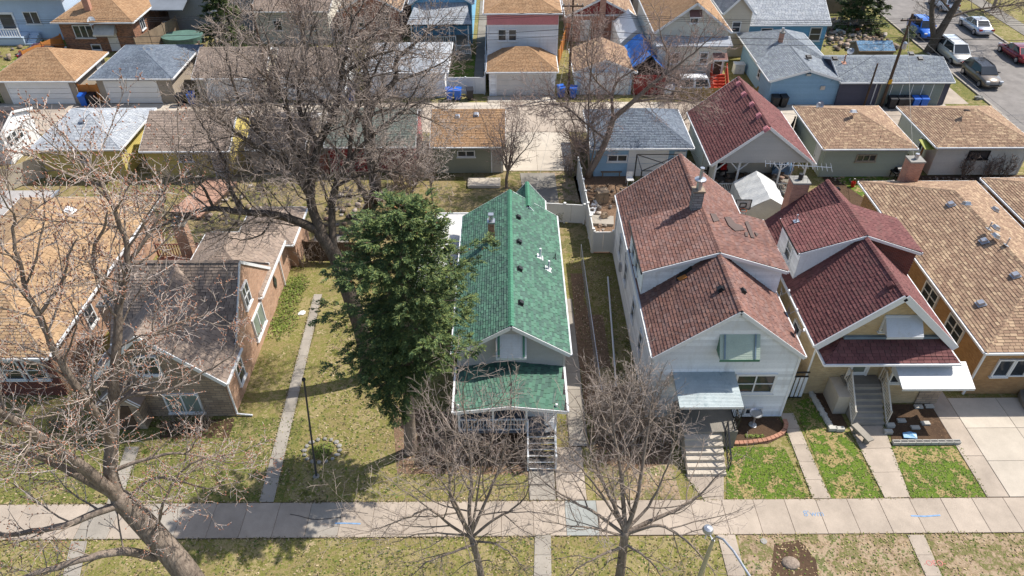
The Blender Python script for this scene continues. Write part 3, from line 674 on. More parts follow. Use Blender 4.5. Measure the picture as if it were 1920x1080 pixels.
# ragged turf creeping over the slab edges, grass in the joints
for y0, y1 in ((19.2, 19.36), (17.42, 17.56)):
    scatter('edge_grass', rect(-24, 3, y0, y1), 240, T_DORM, (.07,.15), (.035,.07)); scatter('edge_grass', rect(8, 22, y0, y1), 160, T_BARE, (.06,.13), (.035,.07))
for x in (21.68, 16.6, 15.3): pass
for L0, L1 in (((486,942),(589,552)), ((513,942),(604,552)), ((1524,935),(1462,775)), ((1557,935),(1487,775)), ((1659,934),(1592,800)), ((1706,933),(1656,798)), ((1852,932),(1798,836)), ((1321,938),(1283,889)), ((1701,1003),(1736,1081)), ((1732,1003),(1766,1081)), ((200,946),(236,838)), ((225,946),(262,838))):
    A, B = at(*L0), at(*L1); d = (B-A).normalized(); nn = Vector((-d.y, d.x, 0))*.09
    scatter('edge_grass', [tuple((A+nn)[:2]), tuple((A-nn)[:2]), tuple((B-nn)[:2]), tuple((B+nn)[:2])], 220, T_DORM if L0[0] < 600 else T_GREEN, (.06,.13), (.035,.07))
# ------------------------------------------------------------------ front row of houses
def plane_of(a, b, c):
    n = (Vector(b)-Vector(a)).cross(Vector(c)-Vector(a)).normalized(); n = n if n.z > 0 else -n
    return (a, tuple(n))
def rail_run(root, p, q, h=.85, mat=None, step=.13, bw=.03, posts=True, name='railing', post_w=.09):
    """handrail between p and q (points at deck level), balusters one by one"""
    mat = mat or WHITE; p = Vector(p); q = Vector(q); up = Vector((0,0,1)); L = (q-p).length
    o = MB().bar(p+up*h, q+up*h, .07, .05).build(name, mat, root)
    MB().bar(p+up*.1, q+up*.1, .05, .05).build('bottom_rail', mat, o)
    n = max(2, int(L/step)); me = MB().box(-bw/2,-bw/2,.1,bw/2,bw/2,h).mesh('baluster', mat)
    for i in range(1, n): inst('baluster', me, o, p.lerp(q, i/n))
    if posts:
        me2 = MB().box(-post_w/2,-post_w/2,0,post_w/2,post_w/2,h+.12).mesh('post', mat)
        inst('post', me2, o, p); inst('post', me2, o, q)
    return o
def stairs(root, x0, x1, ytop, ztop, ybot, n, mat, name='step', solid=True, nose=None, zb=0.0):
    dy = (ytop-ybot)/n; dz = (ztop-zb)/(n)
    for i in range(n):
        z = zb+dz*(i+1)-dz*.0; y = ybot+dy*i
        if solid: MB().box(x0, y, zb, x1, y+dy-.002, z-.002*i).build(name, mat, root)
        else:
            MB().box(x0, y-.02, z-.05, x1, y+dy, z).build(name, mat, root)
            if nose: MB().box(x0, y-.045, z-.045, x1, y-.0205, z+.004).build('nosing', nose, root)
# ---- green roofed cottage
h = House('green_roof_cottage', 'small grey cottage with bright green shingle roof behind the tall spruce', 'house', -2.4, 2.75, 25.05, 36.5)
h.body(GREY_SIDING, 3.95, 5.62, 'y', lap=.115, ridge=.17)
h.gable(3.95, 5.62, 'y', .25, .27, ridge=.17, ex=.15, tab=.3, th=.034)
h.body(GREY_SIDING, 3.95, 5.1, 'y', lap=.115, x0=.3, x1=2.2, y0=36.52, y1=38.4, name='rear_wall')
h.gable(3.95, 5.1, 'y', .15, .15, x0=.3, x1=2.2, y0=36.0, y1=38.4, ex=.15, tab=.34)
h.slope([(-2.5,22.2,2.72),(.13,22.2,3.08),(.13,25.03,3.14),(-2.5,25.03,2.78)], .15, .34); h.slope([(.13,22.2,3.08),(2.72,22.2,2.72),(2.72,25.03,2.78),(.13,25.03,3.14)], .15, .34)
h.edges += [('gutter',(-2.55,22.15,2.68),(-2.55,25.0,2.73)), ('gutter',(2.77,22.15,2.68),(2.77,25.0,2.73)), ('rake',(-2.5,22.18,2.63),(.13,22.18,2.99)), ('rake',(.13,22.18,2.99),(2.72,22.18,2.63))]
h.finish(SH_GREEN, capmat=CAP_GREEN)
GP_L = plane_of((-2.65,25,3.85),(.17,25,5.68),(.17,30,5.68)); GP_R = plane_of((3.0,25,3.85),(.17,25,5.68),(.17,30,5.68))
for y in (26.7, 29.4, 31.8, 34.2): h.vent_at(Vector((.62, y, 5.68-.45*.62)), Vector(GP_R[1]), DMETAL, .26, .17)
for px, py in ((1012,482), (1028,505)): h.vent(px, py, GP_R, WHITE, .3, .22, 'vent_pipe', True)
h.vent(1040, 485, GP_R, DMETAL, .16, .12, 'vent_pipe', True)
ch = chimney(h, -.86, 32.6, 4.6, 6.2, .34, .34, BR_MIX, METAL, 1)  # darker brick puts the shade of the near side into the colour
MB().box(-1.0,32.46,6.65,-.72,32.74,6.72).build('flue_cap', METAL, ch)
h.awning('f', .17, 4.95, 1.45, 1.0, .62, mat=ALUM, trim=ALUM, slats=10)
aw = [o for o in h.root.children if o.name.startswith('awning')][0]
for u in (-.42, .76): MB().bar((u,25.05-.06,4.96),(u,25.05-.61,4.0),.1,.05).build('green_stripe', GREENENAMEL, aw)
h.window('f', .17, 4.25, 1.3, 1.1, 2, 1, pane=GL)
h.window('f', -1.0, 2.0, 1.2, 1.1, 1, 2, pane=GL_BLIND); h.door('f', 1.4, 1.1, .9, 1.62, WHITE, pane=GL)
for y in (28, 31.5, 34.6): h.window('r', y, 2.4, .9, 1.2)
GREYDECK = plain('grey_deck_paint', lin((120,124,130)), .7, .1, 1, island=.12)
df = MB().box(-2.3,22.35,.98,2.3,25.0,1.04).build('porch_frame', WOOD_DK, h.root)
for i in range(18): MB().box(-2.3+i*.256, 22.32, 1.045, -2.3+i*.256+.245, 24.98, 1.09).build('floor_board', GREYDECK, df)
for x in (-2.3, -.7, .86, 2.24):
    MB().box(x-.05,22.37,1.09,x+.05,22.47,2.95).build('porch_post', WHITE, h.root)
    MB().box(x-.08,22.38,0,x+.08,22.5,.98).build('porch_pier', WOOD_DK, h.root)
rail_run(h.root, (-2.3,22.42,1.09), (.86,22.42,1.09), .82, step=.14); rail_run(h.root, (-2.3,22.5,1.09), (-2.3,24.9,1.09), .82, step=.14, posts=False)
stairs(h.root, .98, 2.16, 22.32, 1.09, 20.95, 6, plain('dark_stair_tread', lin((92,88,84)), .8), solid=False, nose=WHITE)
for x in (.92, 2.22):
    rail_run(h.root, (x,22.3,1.09), (x,20.98,.12), .8, step=.16, name='stair_rail'); MB().bar((x,22.3,.95),(x,20.95,-.02),.05,.22).build('stair_stringer', WHITE, h.root)
MB().box(.95,23.3,1.1,1.72,23.36,1.95).build('white_porch_panel', WHITE, h.root)
for i in range(6): MB().box(1.85,22.75+.0*i,1.25+i*.12,2.2,22.8,1.3+i*.12).build('bench_slat', WHITE, h.root)
ad = MB().box(-4.9,31.2,0,-2.45,38.6,2.55).build('side_wing_wall', GREY_SIDING, h.root)
sdm = MB(); lay_boards(sdm, [(-4.9,.0),(-2.45,.0),(-2.45,2.55),(-4.9,2.55)], (0,31.2,0), (1,0,0), (0,-1,0), .115); lay_boards(sdm, [(31.2,0),(38.6,0),(38.6,2.55),(31.2,2.55)], (-4.9,0,0), (0,1,0), (-1,0,0), .115); sdm.build('siding', GREY_SIDING, ad, kind='stuff')
MEMB = plain('white_roof_membrane', lin((206,204,200)), .7, .12, .7, dirt=lin((150,146,140)))
MB().box(-5.1,31.0,2.56,-2.42,38.8,2.7).build('flat_roof', MEMB, h.root)
for a, b in (((-5.1,31.02,2.72),(-5.1,38.8,2.72)), ((-5.1,38.8,2.72),(-2.45,38.8,2.72))): MB().bar(a, b, .08, .1).build('roof_edge', WHITE, h.root)
# ---- white house with rust roof
h = House('white_clapboard_house', 'large white clapboard house with patched rust-brown roof and wide dormer', 'house', 6.95, 13.75, 24.2, 38.3)
h.body(WHITE_SIDING, 4.3, 7.0, 'y', lap=.19, ridge=10.38)
h.gable(4.35, 7.05, 'y', .16, .12, ridge=10.38, ex=.17, tab=.3, th=.03)
m = 10.38
for xa, xb in ((6.7, m), (m, 14.05)):
    P = [(xa,28.35,6.02 if xa < m else 7.2),(xb,28.35,7.2 if xb <= m else 6.02),(xb,32.9,7.2 if xb <= m else 6.02),(xa,32.9,6.02 if xa < m else 7.2)]; h.slope(P, .17, .3, .03)
lay_caps(h.caps, (m,28.35,7.22), (m,32.9,7.22))
h.finish(SH_RUST)
for sx, xw in ((-1, 6.88), (1, 13.82)):
    dw = MB().slab([(xw,28.6,4.4),(xw,32.7,4.4),(xw,32.7,5.98),(xw,28.6,5.98)], .12, (-sx,0,0)).build('dormer_side', WHITE_SIDING, h.root)
    sd_ = MB(); lay_boards(sd_, [(28.6,4.4),(32.7,4.4),(32.7,5.98),(28.6,5.98)], (xw,0,0), (0,1,0), (sx,0,0), .19); sd_.build('siding', WHITE_SIDING, dw, kind='stuff')
    for yy in (28.6, 32.58):
        xq = xw+sx*.006; tri = [(xq,yy-.006,4.38),(m,yy-.006,7.0),(m,yy-.006,7.12),(xq,yy-.006,5.99)]
        df = MB().slab(tri, .12, (0,1,0)).build('dormer_front', WHITE_SIDING, h.root)
        if yy < 30:
            sd_ = MB(); z = 4.5
            while z < 7.05:
                # board between the main roof slope and the dormer roof
                def xr(zz): return xw+(m-xw)*max(0,min(1,(zz-4.38)/2.62))
                def xl(zz): return xw if zz <= 6.0 else xw+(m-xw)*(zz-6.0)/1.12
                z1 = min(z+.19, 7.08); a0, b0, a1, b1 = xl(z), xr(z), xl(z1), xr(z1)
                sd_.add([(a0,yy-.03,z),(b0,yy-.03,z),(b1,yy-.004,z1),(a1,yy-.004,z1)], [(0,1,2,3)]); z += .19
            sd_.build('siding', WHITE_SIDING, df, kind='stuff')
    MB().bar((xw+sx*.2,28.3,5.97),(xw+sx*.2,32.95,5.97),.06,.16).build('dormer_gutter', DMETAL if sx < 0 else WHITE, h.root)
    MB().bar((xw+sx*.15,28.32,5.93),(m,28.32,7.12),.04,.17).build('dormer_rake', WHITE, h.root)
for y in (30.2, 31.4): h.window('l', y, 5.2, .85, 1.15, plane=6.88)
for y, z in ((27.3,2.2), (29.9,2.2), (33.0,2.3), (35.6,2.4)): h.window('l', y, z, .8, 1.35)
for y in (27.2, 31.5, 35.2): h.window('r', y, 2.4, .8, 1.3)
h.window('f', 11.95, 2.4, 2.0, 1.35, 2, 2, fw=.12); h.window('f', 12.3, .42, .9, .5, 2, 1)
h.window('f', 10.62, 4.95, 1.5, 1.15, 2, 2)
GRN_AWN = plain('pale_green_awning', lin((176,188,170)), .4, .08, 1.5)
aw = h.awning('f', 10.62, 5.62, 1.85, .95, .7, mat=GRN_AWN, trim=GREENENAMEL, slats=14)
for u in (9.92, 11.32): MB().bar((u,24.13,5.65),(u,23.5,4.72),.07,.04).build('blue_rib', TEAL_FLASH, aw)
CANOPY = plain('faded_teal_canopy', lin((186,196,196)), .45, .12, 1.2, dirt=lin((120,140,146)))
cn = h.awning('f', 9.35, 3.22, 2.95, .3, 2.0, mat=CANOPY, trim=ALUM, slats=18, name='porch_canopy')
for x, y in ((7.98,22.3), (10.75,22.3), (10.75,24.0)):
    ir = MB().bar((x-.13,y,1.2),(x-.13,y,2.85),.025,.025).bar((x+.13,y,1.2),(x+.13,y,2.85),.025,.025).build('iron_post', DMETAL, h.root)
    for k in range(7):
        s_ = -1 if k % 2 else 1; MB().bar((x-.12*s_,y,1.25+k*.22),(x+.12*s_,y,1.45+k*.22),.018,.018).build('scroll', DMETAL, ir)
MB().box(8.3,22.2,0,10.9,24.18,1.2).build('stoop', CONC_D, h.root); stairs(h.root, 8.35, 10.15, 22.2, 1.03, 20.55, 6, CONC_W)
h.door('f', 9.2, 1.22, .95, 1.75, WHITE, pane=GL)
rail_run(h.root, (10.28,22.2,1.1), (10.28,20.75,.1), .8, DMETAL, .2, .02, post_w=.04, name='iron_rail'); rail_run(h.root, (10.85,24.0,1.2), (10.85,22.3,1.2), .8, DMETAL, .2, .02, post_w=.04, name='iron_rail')
ch = chimney(h, 10.05, 32.55, 6.7, 8.15, .55, .5, BLOCK, STONE, 0)
MB().lathe((10.05,32.55,8.27), [(.15,0),(.15,.45),(.3,.5),(.31,.58),(.09,.62),(.09,1.15),(.12,1.17),(.12,1.24)], 12).build('flue_pipe', METAL, ch)
WP_L = plane_of((6.8,25,4.25),(10.38,25,7.13),(10.38,30,7.13)); WP_R = plane_of((13.9,25,4.25),(10.38,25,7.13),(10.38,30,7.13)); WD_R = plane_of((14.05,28.4,6.05),(10.38,28.4,7.23),(10.38,32,7.23)); WB_R = WP_R
h.vent(1352, 543, WP_L, DMETAL, .26, .18)
h.vent(1392, 547, WP_R, DMETAL, .26, .16)
PATCH = shingle('new_grey_brown_patch', [lin((92,80,76)), lin((104,90,84)), lin((84,74,72))])
def roof_patch(h, pts, plane, mat, lift=.045, name='roof_patch'):
    n = Vector(plane[1]); P = [hit(a, b, *plane)+n*lift for a, b in pts]; mb = MB(); mb.slab(P, .03, -n); return mb.build(name, mat, h.roofobj)
for pts in (((1331,401),(1341,402),(1349,414),(1338,417)), ((1358,408),(1368,407),(1378,420),(1390,423),(1396,432),(1378,434),(1366,424)), ((1396,417),(1402,415),(1412,440),(1414,447),(1408,446)), ((1396,436),(1402,436),(1402,444),(1397,444)), ((1414,436),(1422,440),(1418,444))):
    roof_patch(h, pts, WD_R if pts[0][1] > 405 else WD_R, PATCH)
BLACK = plain('exposed_tar', (.012,.012,.012), .6)
P_ = [(1268,521),(1278,512),(1290,505),(1297,499),(1299,505),(1290,512),(1280,520),(1270,528)]
roof_patch(h, P_, WP_L, BLACK, .06, 'torn_roof_edge'); roof_patch(h, ((1270,523),(1286,516),(1290,521),(1276,528)), WP_L, WOOD_OR, .075, 'exposed_sheathing')
for a, b in (((6.9,24.6,4.35),(6.9,24.6,.1)), ((6.88,38.0,4.2),(6.88,38.0,.1))): MB().bar(a, b, .07, .06).build('downspout', WHITE, h.root)
MB().bar((6.85,33.6,3.4),(6.85,33.0,1.9),.05,.05).build('service_pipe', METAL, h.root); MB().box(6.78,34.6,1.2,6.94,34.9,1.7).build('meter_box', METAL, h.root)
# ---- maroon house
h = House('maroon_roof_house', 'tan brick house with maroon roof, white gable trim and lower porch roof', 'house', 15.25, 21.45, 25.7, 35.3)
h.body(BR_TAN, 3.98, 6.85, 'y', lap=0, ridge=18.3)
h.gable(4.02, 6.85, 'y', .3, .4, ridge=18.3, ex=.17, tab=.3, th=.03, trim=False)
for xa, xb in ((15.05, 18.3), (18.3, 21.55)):
    P = [(xa,30.0,5.9 if xa < 18 else 7.0),(xb,30.0,7.0 if xb < 18.5 else 5.9),(xb,33.2,7.0 if xb < 18.5 else 5.9),(xa,33.2,5.9 if xa < 18 else 7.0)]; h.slope(P, .17, .3, .03)
lay_caps(h.caps, (18.3,30,7.03), (18.3,33.2,7.03))
h.slope([(15.3,24.55,3.32),(21.75,24.55,3.32),(21.05,25.68,3.98),(16.3,25.68,3.98)], .17, .3, .03); h.slope([(15.3,25.68,3.32),(15.3,24.55,3.32),(16.3,25.68,3.98)], .17, .3, .03); h.slope([(21.75,24.55,3.32),(21.75,25.68,3.32),(21.05,25.68,3.98)], .17, .3, .03)
h.edges += [('gutter',(15.22,24.5,3.26),(21.83,24.5,3.26)), ('gutter',(15.24,24.5,3.26),(15.24,25.9,3.26)), ('gutter',(21.81,24.5,3.26),(21.81,25.9,3.26))]
h.finish(SH_MAROON)
for a, b in (((14.95,25.27,3.7),(18.3,25.27,6.83)), ((18.3,25.27,6.83),(21.8,25.27,3.6))): MB().bar(a, b, .06, .34).build('barge_board', WHITE, h.root)
for a, b in (((14.95,25.5,3.6),(18.3,25.5,6.73)), ((18.3,25.5,6.73),(21.8,25.5,3.5))): MB().bar(a, b, .42, .03).build('soffit', WHITE, h.root)
MB().box(16.35,25.55,3.98,21.0,25.69,4.12).build('wall_flashing', TEAL_FLASH, h.root)
MB().box(15.3,24.6,3.18,21.7,25.68,3.24).build('porch_soffit', WHITE, h.root)
for sx, xw in ((-1, 15.3), (1, 21.3)):
    dw = MB().slab([(xw,30.15,4.1),(xw,33.1,4.1),(xw,33.1,5.86),(xw,30.15,5.86)], .12, (-sx,0,0)).build('dormer_side', WHITE_SIDING, h.root)
    sd_ = MB(); lay_boards(sd_, [(30.15,4.1),(33.1,4.1),(33.1,5.86),(30.15,5.86)], (xw,0,0), (0,1,0), (sx,0,0), .15); sd_.build('siding', WHITE_SIDING, dw, kind='stuff')
    for yy in (30.15, 32.98):
        xq = xw+sx*.006
        df = MB().slab([(xq,yy-.006,4.2),(18.3,yy-.006,6.85),(18.3,yy-.006,6.95),(xq,yy-.006,5.87)], .12, (0,1,0)).build('dormer_front', WHITE_SIDING if sx < 0 else BR_RED, h.root)
    MB().bar((xw-.2 if sx < 0 else xw+.2,29.95,5.86),(xw-.2 if sx < 0 else xw+.2,33.25,5.86),.05,.14).build('dormer_gutter', WHITE, h.root)
    MB().bar((xw-.15 if sx < 0 else xw+.15,29.98,5.82),(18.3,29.98,6.93),.04,.15).build('dormer_rake', WHITE, h.root)
h.window('l', 31.5, 5.0, .9, 1.1, plane=15.3)
MP_L = plane_of((14.95,26,3.8),(18.3,26,6.92),(18.3,30,6.92)); MD_L = plane_of((15.05,30.1,5.93),(18.3,30.1,7.03),(18.3,33,7.03)); MP_R = plane_of((21.75,26,3.8),(18.3,26,6.92),(18.3,30,6.92))
h.vent(1671, 536, MP_L, SH_MAROON, .3, .18); h.vent(1493, 415, MD_L, METAL, .22, .16, 'vent_pipe', True); h.vent(1571, 355, MP_R, DMETAL, .2, .12)
bay = MB().slab([(18.85,25.72,0),(18.95,25.0,0),(21.7,25.0,0),(21.7,25.72,0)], -3.17).build('bay_wall', BR_TAN, h.root)
h.door('f', 17.75, 1.4, .85, 1.68, WHITE, pane=GL_BLIND); h.window('f', 19.35, 2.1, .65, 1.1, plane=25.0); h.window('f', 20.6, 2.1, 1.5, 1.1, 2, 2, plane=25.0)
h.window('f', 18.55, 4.9, 1.2, 1.0, 1, 1); h.awning('f', 18.85, 5.42, 1.75, .75, .75, slats=15)
h.awning('f', 20.65, 2.98, 3.5, .5, 1.35, plane=25.0, slats=24, name='large_awning')
MB().box(20.9,24.93,.0,22.0,24.995,.95).build('stone_veneer', STONE, h.root)
MB().box(17.0,23.65+1.4,0,18.8,25.68,1.38).build('stoop', CONC_D, h.root)
stairs(h.root, 17.15, 18.75, 25.05, 1.38, 23.5, 7, CONC_G)
MB().box(16.45,24.3,0,17.1,25.68,1.25).build('stoop_cheek', CONC_W, h.root); MB().box(18.8,24.7,0,19.0,25.0,1.2).build('stoop_cheek', CONC_G, h.root)
PWHITE = plain('cream_iron_paint', lin((214,204,188)), .5, .1, 2)
for x in (17.08, 18.82): rail_run(h.root, (x,25.4,1.38), (x,25.05,1.38), .85, PWHITE, .14, .025, post_w=.05, name='iron_rail'); rail_run(h.root, (x,25.05,1.38), (x,23.5,.1), .85, PWHITE, .14, .025, post_w=.05, name='iron_rail')
chimney(h, 16.9, 36.1, .0, 6.6, .95, .8, BR_CHIM, FOUND, 1, DMETAL)
MB().bar((15.2,25.62,3.9),(15.2,25.62,.1),.07,.07).build('downspout', WHITE, h.root)
h.window('l', 28.0, 2.2, .9, 1.2); h.window('r', 29, 2.2, .9, 1.2); h.window('r', 32.5, 2.2, .9, 1.2)
# ---- tan bungalow on the right
h = House('tan_brick_bungalow', 'orange-tan brick bungalow with broad low tan hipped roof at the right edge', 'house', 23.75, 30.65, 25.6, 40.95)
h.body(BR_ORANGE, 3.35, lap=0); h.hip(3.35, 4.95, .42, ex=.17, tab=.34); h.finish(SH_TAN)
HP_L = plane_of((23.3,26,3.45),(27.2,30,5.05),(27.2,34,5.05)); HP_R = plane_of((31.1,26,3.45),(27.2,30,5.05),(27.2,34,5.05)); HP_B = plane_of((23.3,41.4,3.45),(31.1,41.4,3.45),(27.2,37.4,5.05))
for px, py, pl in ((1783,384,HP_L), (1845,453,HP_L), (1904,517,HP_L), (1839,570,HP_L), (1812,384,HP_B), (1865,394,HP_R), (1866,428,HP_R), (1866,444,HP_R)): h.vent(px, py, pl, METAL, .32, .18)
for px, py in ((1853,430), (1886,460)): h.vent(px, py, HP_R, METAL, .2, .18, 'vent_pipe', True)
for i in range(4): h.window('f', 25.0+i*.86, 1.95, .84, 1.2, 1, 1, sill=(i == 0))
for y in (28.2, 31.0, 36.4): h.window('l', y, 2.2, 1.5, 1.1, 2, 2)
chimney(h, 26.5, 41.35, 0, 5.0, .9, .8, BR_CHIM, FOUND, 1, METAL)
MB().bar((23.7,25.55,3.2),(23.7,25.55,.05),.09,.09).build('downspout', WHITE, h.root)
MB().lathe((28.0,24.6,0), [(1.7,0),(1.7,.3),(1.35,.3),(1.35,.6),(1.0,.6),(1.0,.9),(.7,.9),(.7,1.1)], 24).build('round_steps', CONC_D, h.root)
h = House('neighbour_bungalow', 'dark-eaved bungalow roof cut off by the right edge beyond the tan bungalow', 'house', 32.1, 39.5, 26.5, 41.3)
h.body(BR_ORANGE, 3.35, lap=0); h.hip(3.35, 4.95, .45); h.finish(SH_TAN); h.window('l', 36.5, 2, 1.2, 1, 2, 2)
# ---- brown brick house on the left
h = House('brown_brick_house', 'brown roofed brick house with front gable and white windows left of the path', 'house', -20.05, -13.77, 26.9, 33.2)
h.body(BR_PINK, 2.95, 5.75, 'x', lap=0, ridge=29.7)
m_y = 29.7
h.gable(2.98, 5.78, 'x', .15, .02, ridge=m_y, ex=.16, tab=.34, trim=False, th=.028)
FB = MB().slab([(x,24.42,z) for x, z in ((-19.95,0),(-13.78,0),(-13.78,2.75),(-16.87,5.62),(-19.95,2.75))], 4.6, (0,1,0)).build('front_wing_wall', STONE, h.root)
MB().slab([(-13.765,24.42,0),(-13.765,26.95,0),(-13.765,26.95,2.72),(-13.765,24.42,2.72)], .008, (1,0,0)).build('side_brick_face', BR_PINK, FB)
h.slope([(-20.3,24.2,2.5),(-16.87,24.2,5.75),(-16.87,29.55,5.75),(-20.3,26.5,2.5)], .16, .34); h.slope([(-16.87,24.2,5.75),(-13.55,24.2,2.6),(-13.55,26.6,2.6),(-16.87,29.55,5.75)], .16, .34)
lay_caps(h.caps, (-16.87,24.2,5.77), (-16.87,29.5,5.77))
h.edges += [('gutter',(-13.5,24.2,2.52),(-13.5,26.7,2.52)), ('gutter',(-20.35,24.2,2.42),(-20.35,26.6,2.42))]
h.body(BR_PINK, 2.45, lap=0, x0=-18.4, x1=-13.8, y0=33.22, y1=36.9, name='rear_wing_wall'); h.hip(2.45, 4.1, .2, x0=-18.4, x1=-13.8, y0=31.0, y1=36.9, axis='y', inset=2.5)
h.body(BR_PINK, 2.3, lap=0, x0=-16.5, x1=-13.3, y0=36.92, y1=40.0, name='rear_porch_wall'); h.hip(2.3, 3.2, .2, x0=-16.5, x1=-13.3, y0=36.2, y1=40.0)
h.finish(SH_BROWN)
for a, b in (((-20.32,24.16,2.42),(-16.87,24.16,5.66)), ((-16.87,24.16,5.66),(-13.55,24.16,2.5))): MB().bar(a, b, .05, .2).build('barge_board', WHITE, h.root)
for a, b in (((-13.72,26.75,2.9),(-13.72,29.7,5.75)), ((-13.72,29.7,5.75),(-13.72,33.3,2.6))): MB().bar(a, b, .05, .16).build('rake_board', WHITE, h.root)
h.window('f', -17.1, 3.65, 1.25, 1.25, 2, 2, plane=24.42); h.window('f', -16.1, 1.0, 1.75, 1.35, 2, 1, plane=24.42, pane=GL_GREEN)
h.window('r', 29.35, 3.85, .95, 1.35, 2, 2); h.window('r', 29.95, 1.5, 1.75, 1.5, 2, 1, pane=GL_GREEN); h.window('r', 26.2, 1.4, .9, 1.3, 1, 2)
MB().bar((-13.72,34.9,2.4),(-13.72,34.9,.05),.07,.07).build('downspout', WHITE, h.root); MB().bar((-13.7,24.5,2.5),(-13.7,24.5,.1),.07,.07).bar((-13.7,24.45,.12),(-12.9,24.4,.06),.07,.07).build('downspout', WHITE, h.root)
MB().slab([(-13.75,33.3,1.4),(-13.75,33.55,.9),(-13.75,33.8,1.4),(-13.75,33.55,1.9)], .03, (1,0,0)).build('diamond_window', GL, h.root)
en = MB().slab([(x,23.6,z) for x, z in ((-19.6,0),(-17.9,0),(-17.9,1.9),(-18.75,2.7),(-19.6,1.9))], .8, (0,1,0)).build('entry_wall', STONE, h.root)
for a, b in (((-19.8,23.5,1.75),(-18.75,23.5,2.75)), ((-18.75,23.5,2.75),(-17.7,23.5,1.75))): MB().bar(a, b, .05, .18).build('entry_trim', WHITE, h.root)
for s_ in (-1, 1): MB().slab([(-18.75,23.45,2.82),(-18.75+s_*1.1,23.45,1.8),(-18.75+s_*1.1,24.4,1.8),(-18.75,24.4,2.82)], .06).build('entry_roof', SH_BROWN, h.root)
MB().box(-19.1,23.55,0,-18.3,23.6,1.7).build('door', WOOD_DK, h.root)
chimney(h, -20.6, 28.6, 0, 4.0, .8, .7, BR_PINK, FOUND, 1, METAL); chimney(h, -19.2, 35.4, 0, 4.3, .7, .6, BR_PINK, FOUND, 1, METAL)
# ---- tan roofed bungalow at the left edge
h = House('red_brick_bungalow', 'red brick bungalow with blotchy worn tan roof at the left edge', 'house', -31.0, -22.95, 25.9, 39.8)
h.body(BR_RED, 3.1, lap=0); h.hip(3.1, 5.3, .42, ex=.17, tab=.34); h.finish(SH_TAN2)
BP_R = plane_of((-22.5,26,3.2),(-26.97,31,5.4),(-26.97,35,5.4)); h.vent(131, 395, BP_R, WHITE, .42, .16)
for x in (-23.8, -25.0, -26.2): h.window('f', x, 1.9, 1.0, 1.35, 1, 2)
h.window('r', 30, 1.9, .9, 1.2); MB().slab([(-22.94,26,0),(-22.94,39.7,0),(-22.94,39.7,3.05),(-22.94,26,3.05)], .01, (1,0,0)).build('side_brick_face', BR_PINK, h.root)
a = MB().box(-34.5,37.2,0,-29.9,41.2,2.9).build('rear_addition_wall', BR_SALMON, h.root); MB().box(-34.6,36.8,2.92,-29.6,41.3,3.05).build('flat_roof', plain('pale_gravel_roof', lin((178,172,166)), .9, .12, 1, fine=.2), h.root)
MB().bar((-29.55,36.8,3.02),(-29.55,41.3,3.02),.1,.16).build('roof_edge', METAL, h.root)
# deck between the two left houses
d = thing('wood_deck', 'red-brown wooden deck with slatted railing between the two left houses', 'deck', (-20.5,35.2,0)); fr = MB().box(-22.3,33.8,.0,-19.6,37.4,.42).build('deck_frame', WOOD_DK, d)
for i in range(13): MB().box(-22.3+i*.208,33.75,.425,-22.3+i*.208+.195,37.45,.46).build('floor_board', WOOD_RED, d)
rail_run(d, (-22.3,37.4,.46), (-19.6,37.4,.46), .95, WOOD_RED, .16, .05); rail_run(d, (-19.6,37.4,.46), (-19.6,34.0,.46), .95, WOOD_RED, .16, .05)
# ------------------------------------------------------------------ garages on the near side of the alley
g = garage('ochre-roofed sage garage with small dark window beside the bleached parking pad', -5.5, -.3, 48.7, 54.2, 2.5, 3.85, OLIVE_SIDING, SH_ORANGE, 'gable', axis='x', ov=.35)
g.window('f', -3.05, 1.65, 1.35, .55, 2, 1, mat=WHITE); g.door('f', -.75, .05, .7, 1.95, GREY_SIDING)
PL = plane_of((-5,48.4,2.5),(-1,48.4,2.5),(-3,51.45,3.92)); g.vent(893, 215, PL, METAL, .3, .16); g.vent(858, 218, PL, METAL, .25, .14)
g = garage('light blue garage with slate hipped roof and broad white door under the bare tree', 6.65, 13.4, 48.1, 53.8, 2.5, 4.1, BLUE_SIDING, SH_SLATE, 'hip')
g.window('f', 8.3, 1.55, 1.5, .6, 2, 1); g.garage_door(10.6, 2.8, 2.15, WHITE); g.door('f', 12.95, .05, .7, 1.95, WHITE)
for px, py in ((1180,214), (1206,215)): g.vent(px, py, plane_of((6.3,54.2,2.56),(13.8,54.2,2.56),(10,51,4.16)), WHITE, .28, .16)
# maroon carport garage
g = House('carport_garage', 'tall maroon-roofed garage with open carport front on white braced posts', 'garage', 14.85, 21.55, 45.4, 53.3, 'garages along the alley')
g.body(CREAM_SIDING, 2.75, lap=.14, y0=48.4); g.gable(2.85, 5.5, 'y', .35, .3, ridge=18.0, ex=.2, tab=.32, th=.03); g.finish(SH_MAROON)
gw = MB().slab([(x,45.25,z) for x, z in ((14.85,2.7),(21.55,2.7),(18.0+.25,5.35),(17.75,5.35))], .12, (0,1,0)).build('gable_wall', CREAM_SIDING, g.root)
sd_ = MB(); lay_boards(sd_, [(14.8,2.7),(21.6,2.7),(18.2,5.35),(17.8,5.35)], (0,45.25,0), (1,0,0), (0,-1,0), .13); sd_.build('siding', GREY_SIDING, gw, kind='stuff')
sd2 = MB().slab([(14.87,48.4,0),(14.87,45.4,0),(14.87,45.4,2.7),(14.87,48.4,2.7)], .1, (1,0,0)).build('side_screen', CREAM_SIDING, g.root)
for x in (14.95, 16.6, 19.6, 21.4):
    MB().box(x-.06,45.32,0,x+.06,45.44,2.68).build('post', WHITE, g.root)
    for s_ in (-1, 1):
        if 14.9 < x+s_*.7 < 21.5: MB().bar((x,45.38,2.0),(x+s_*.65,45.38,2.66),.08,.06).build('brace', WHITE, g.root)
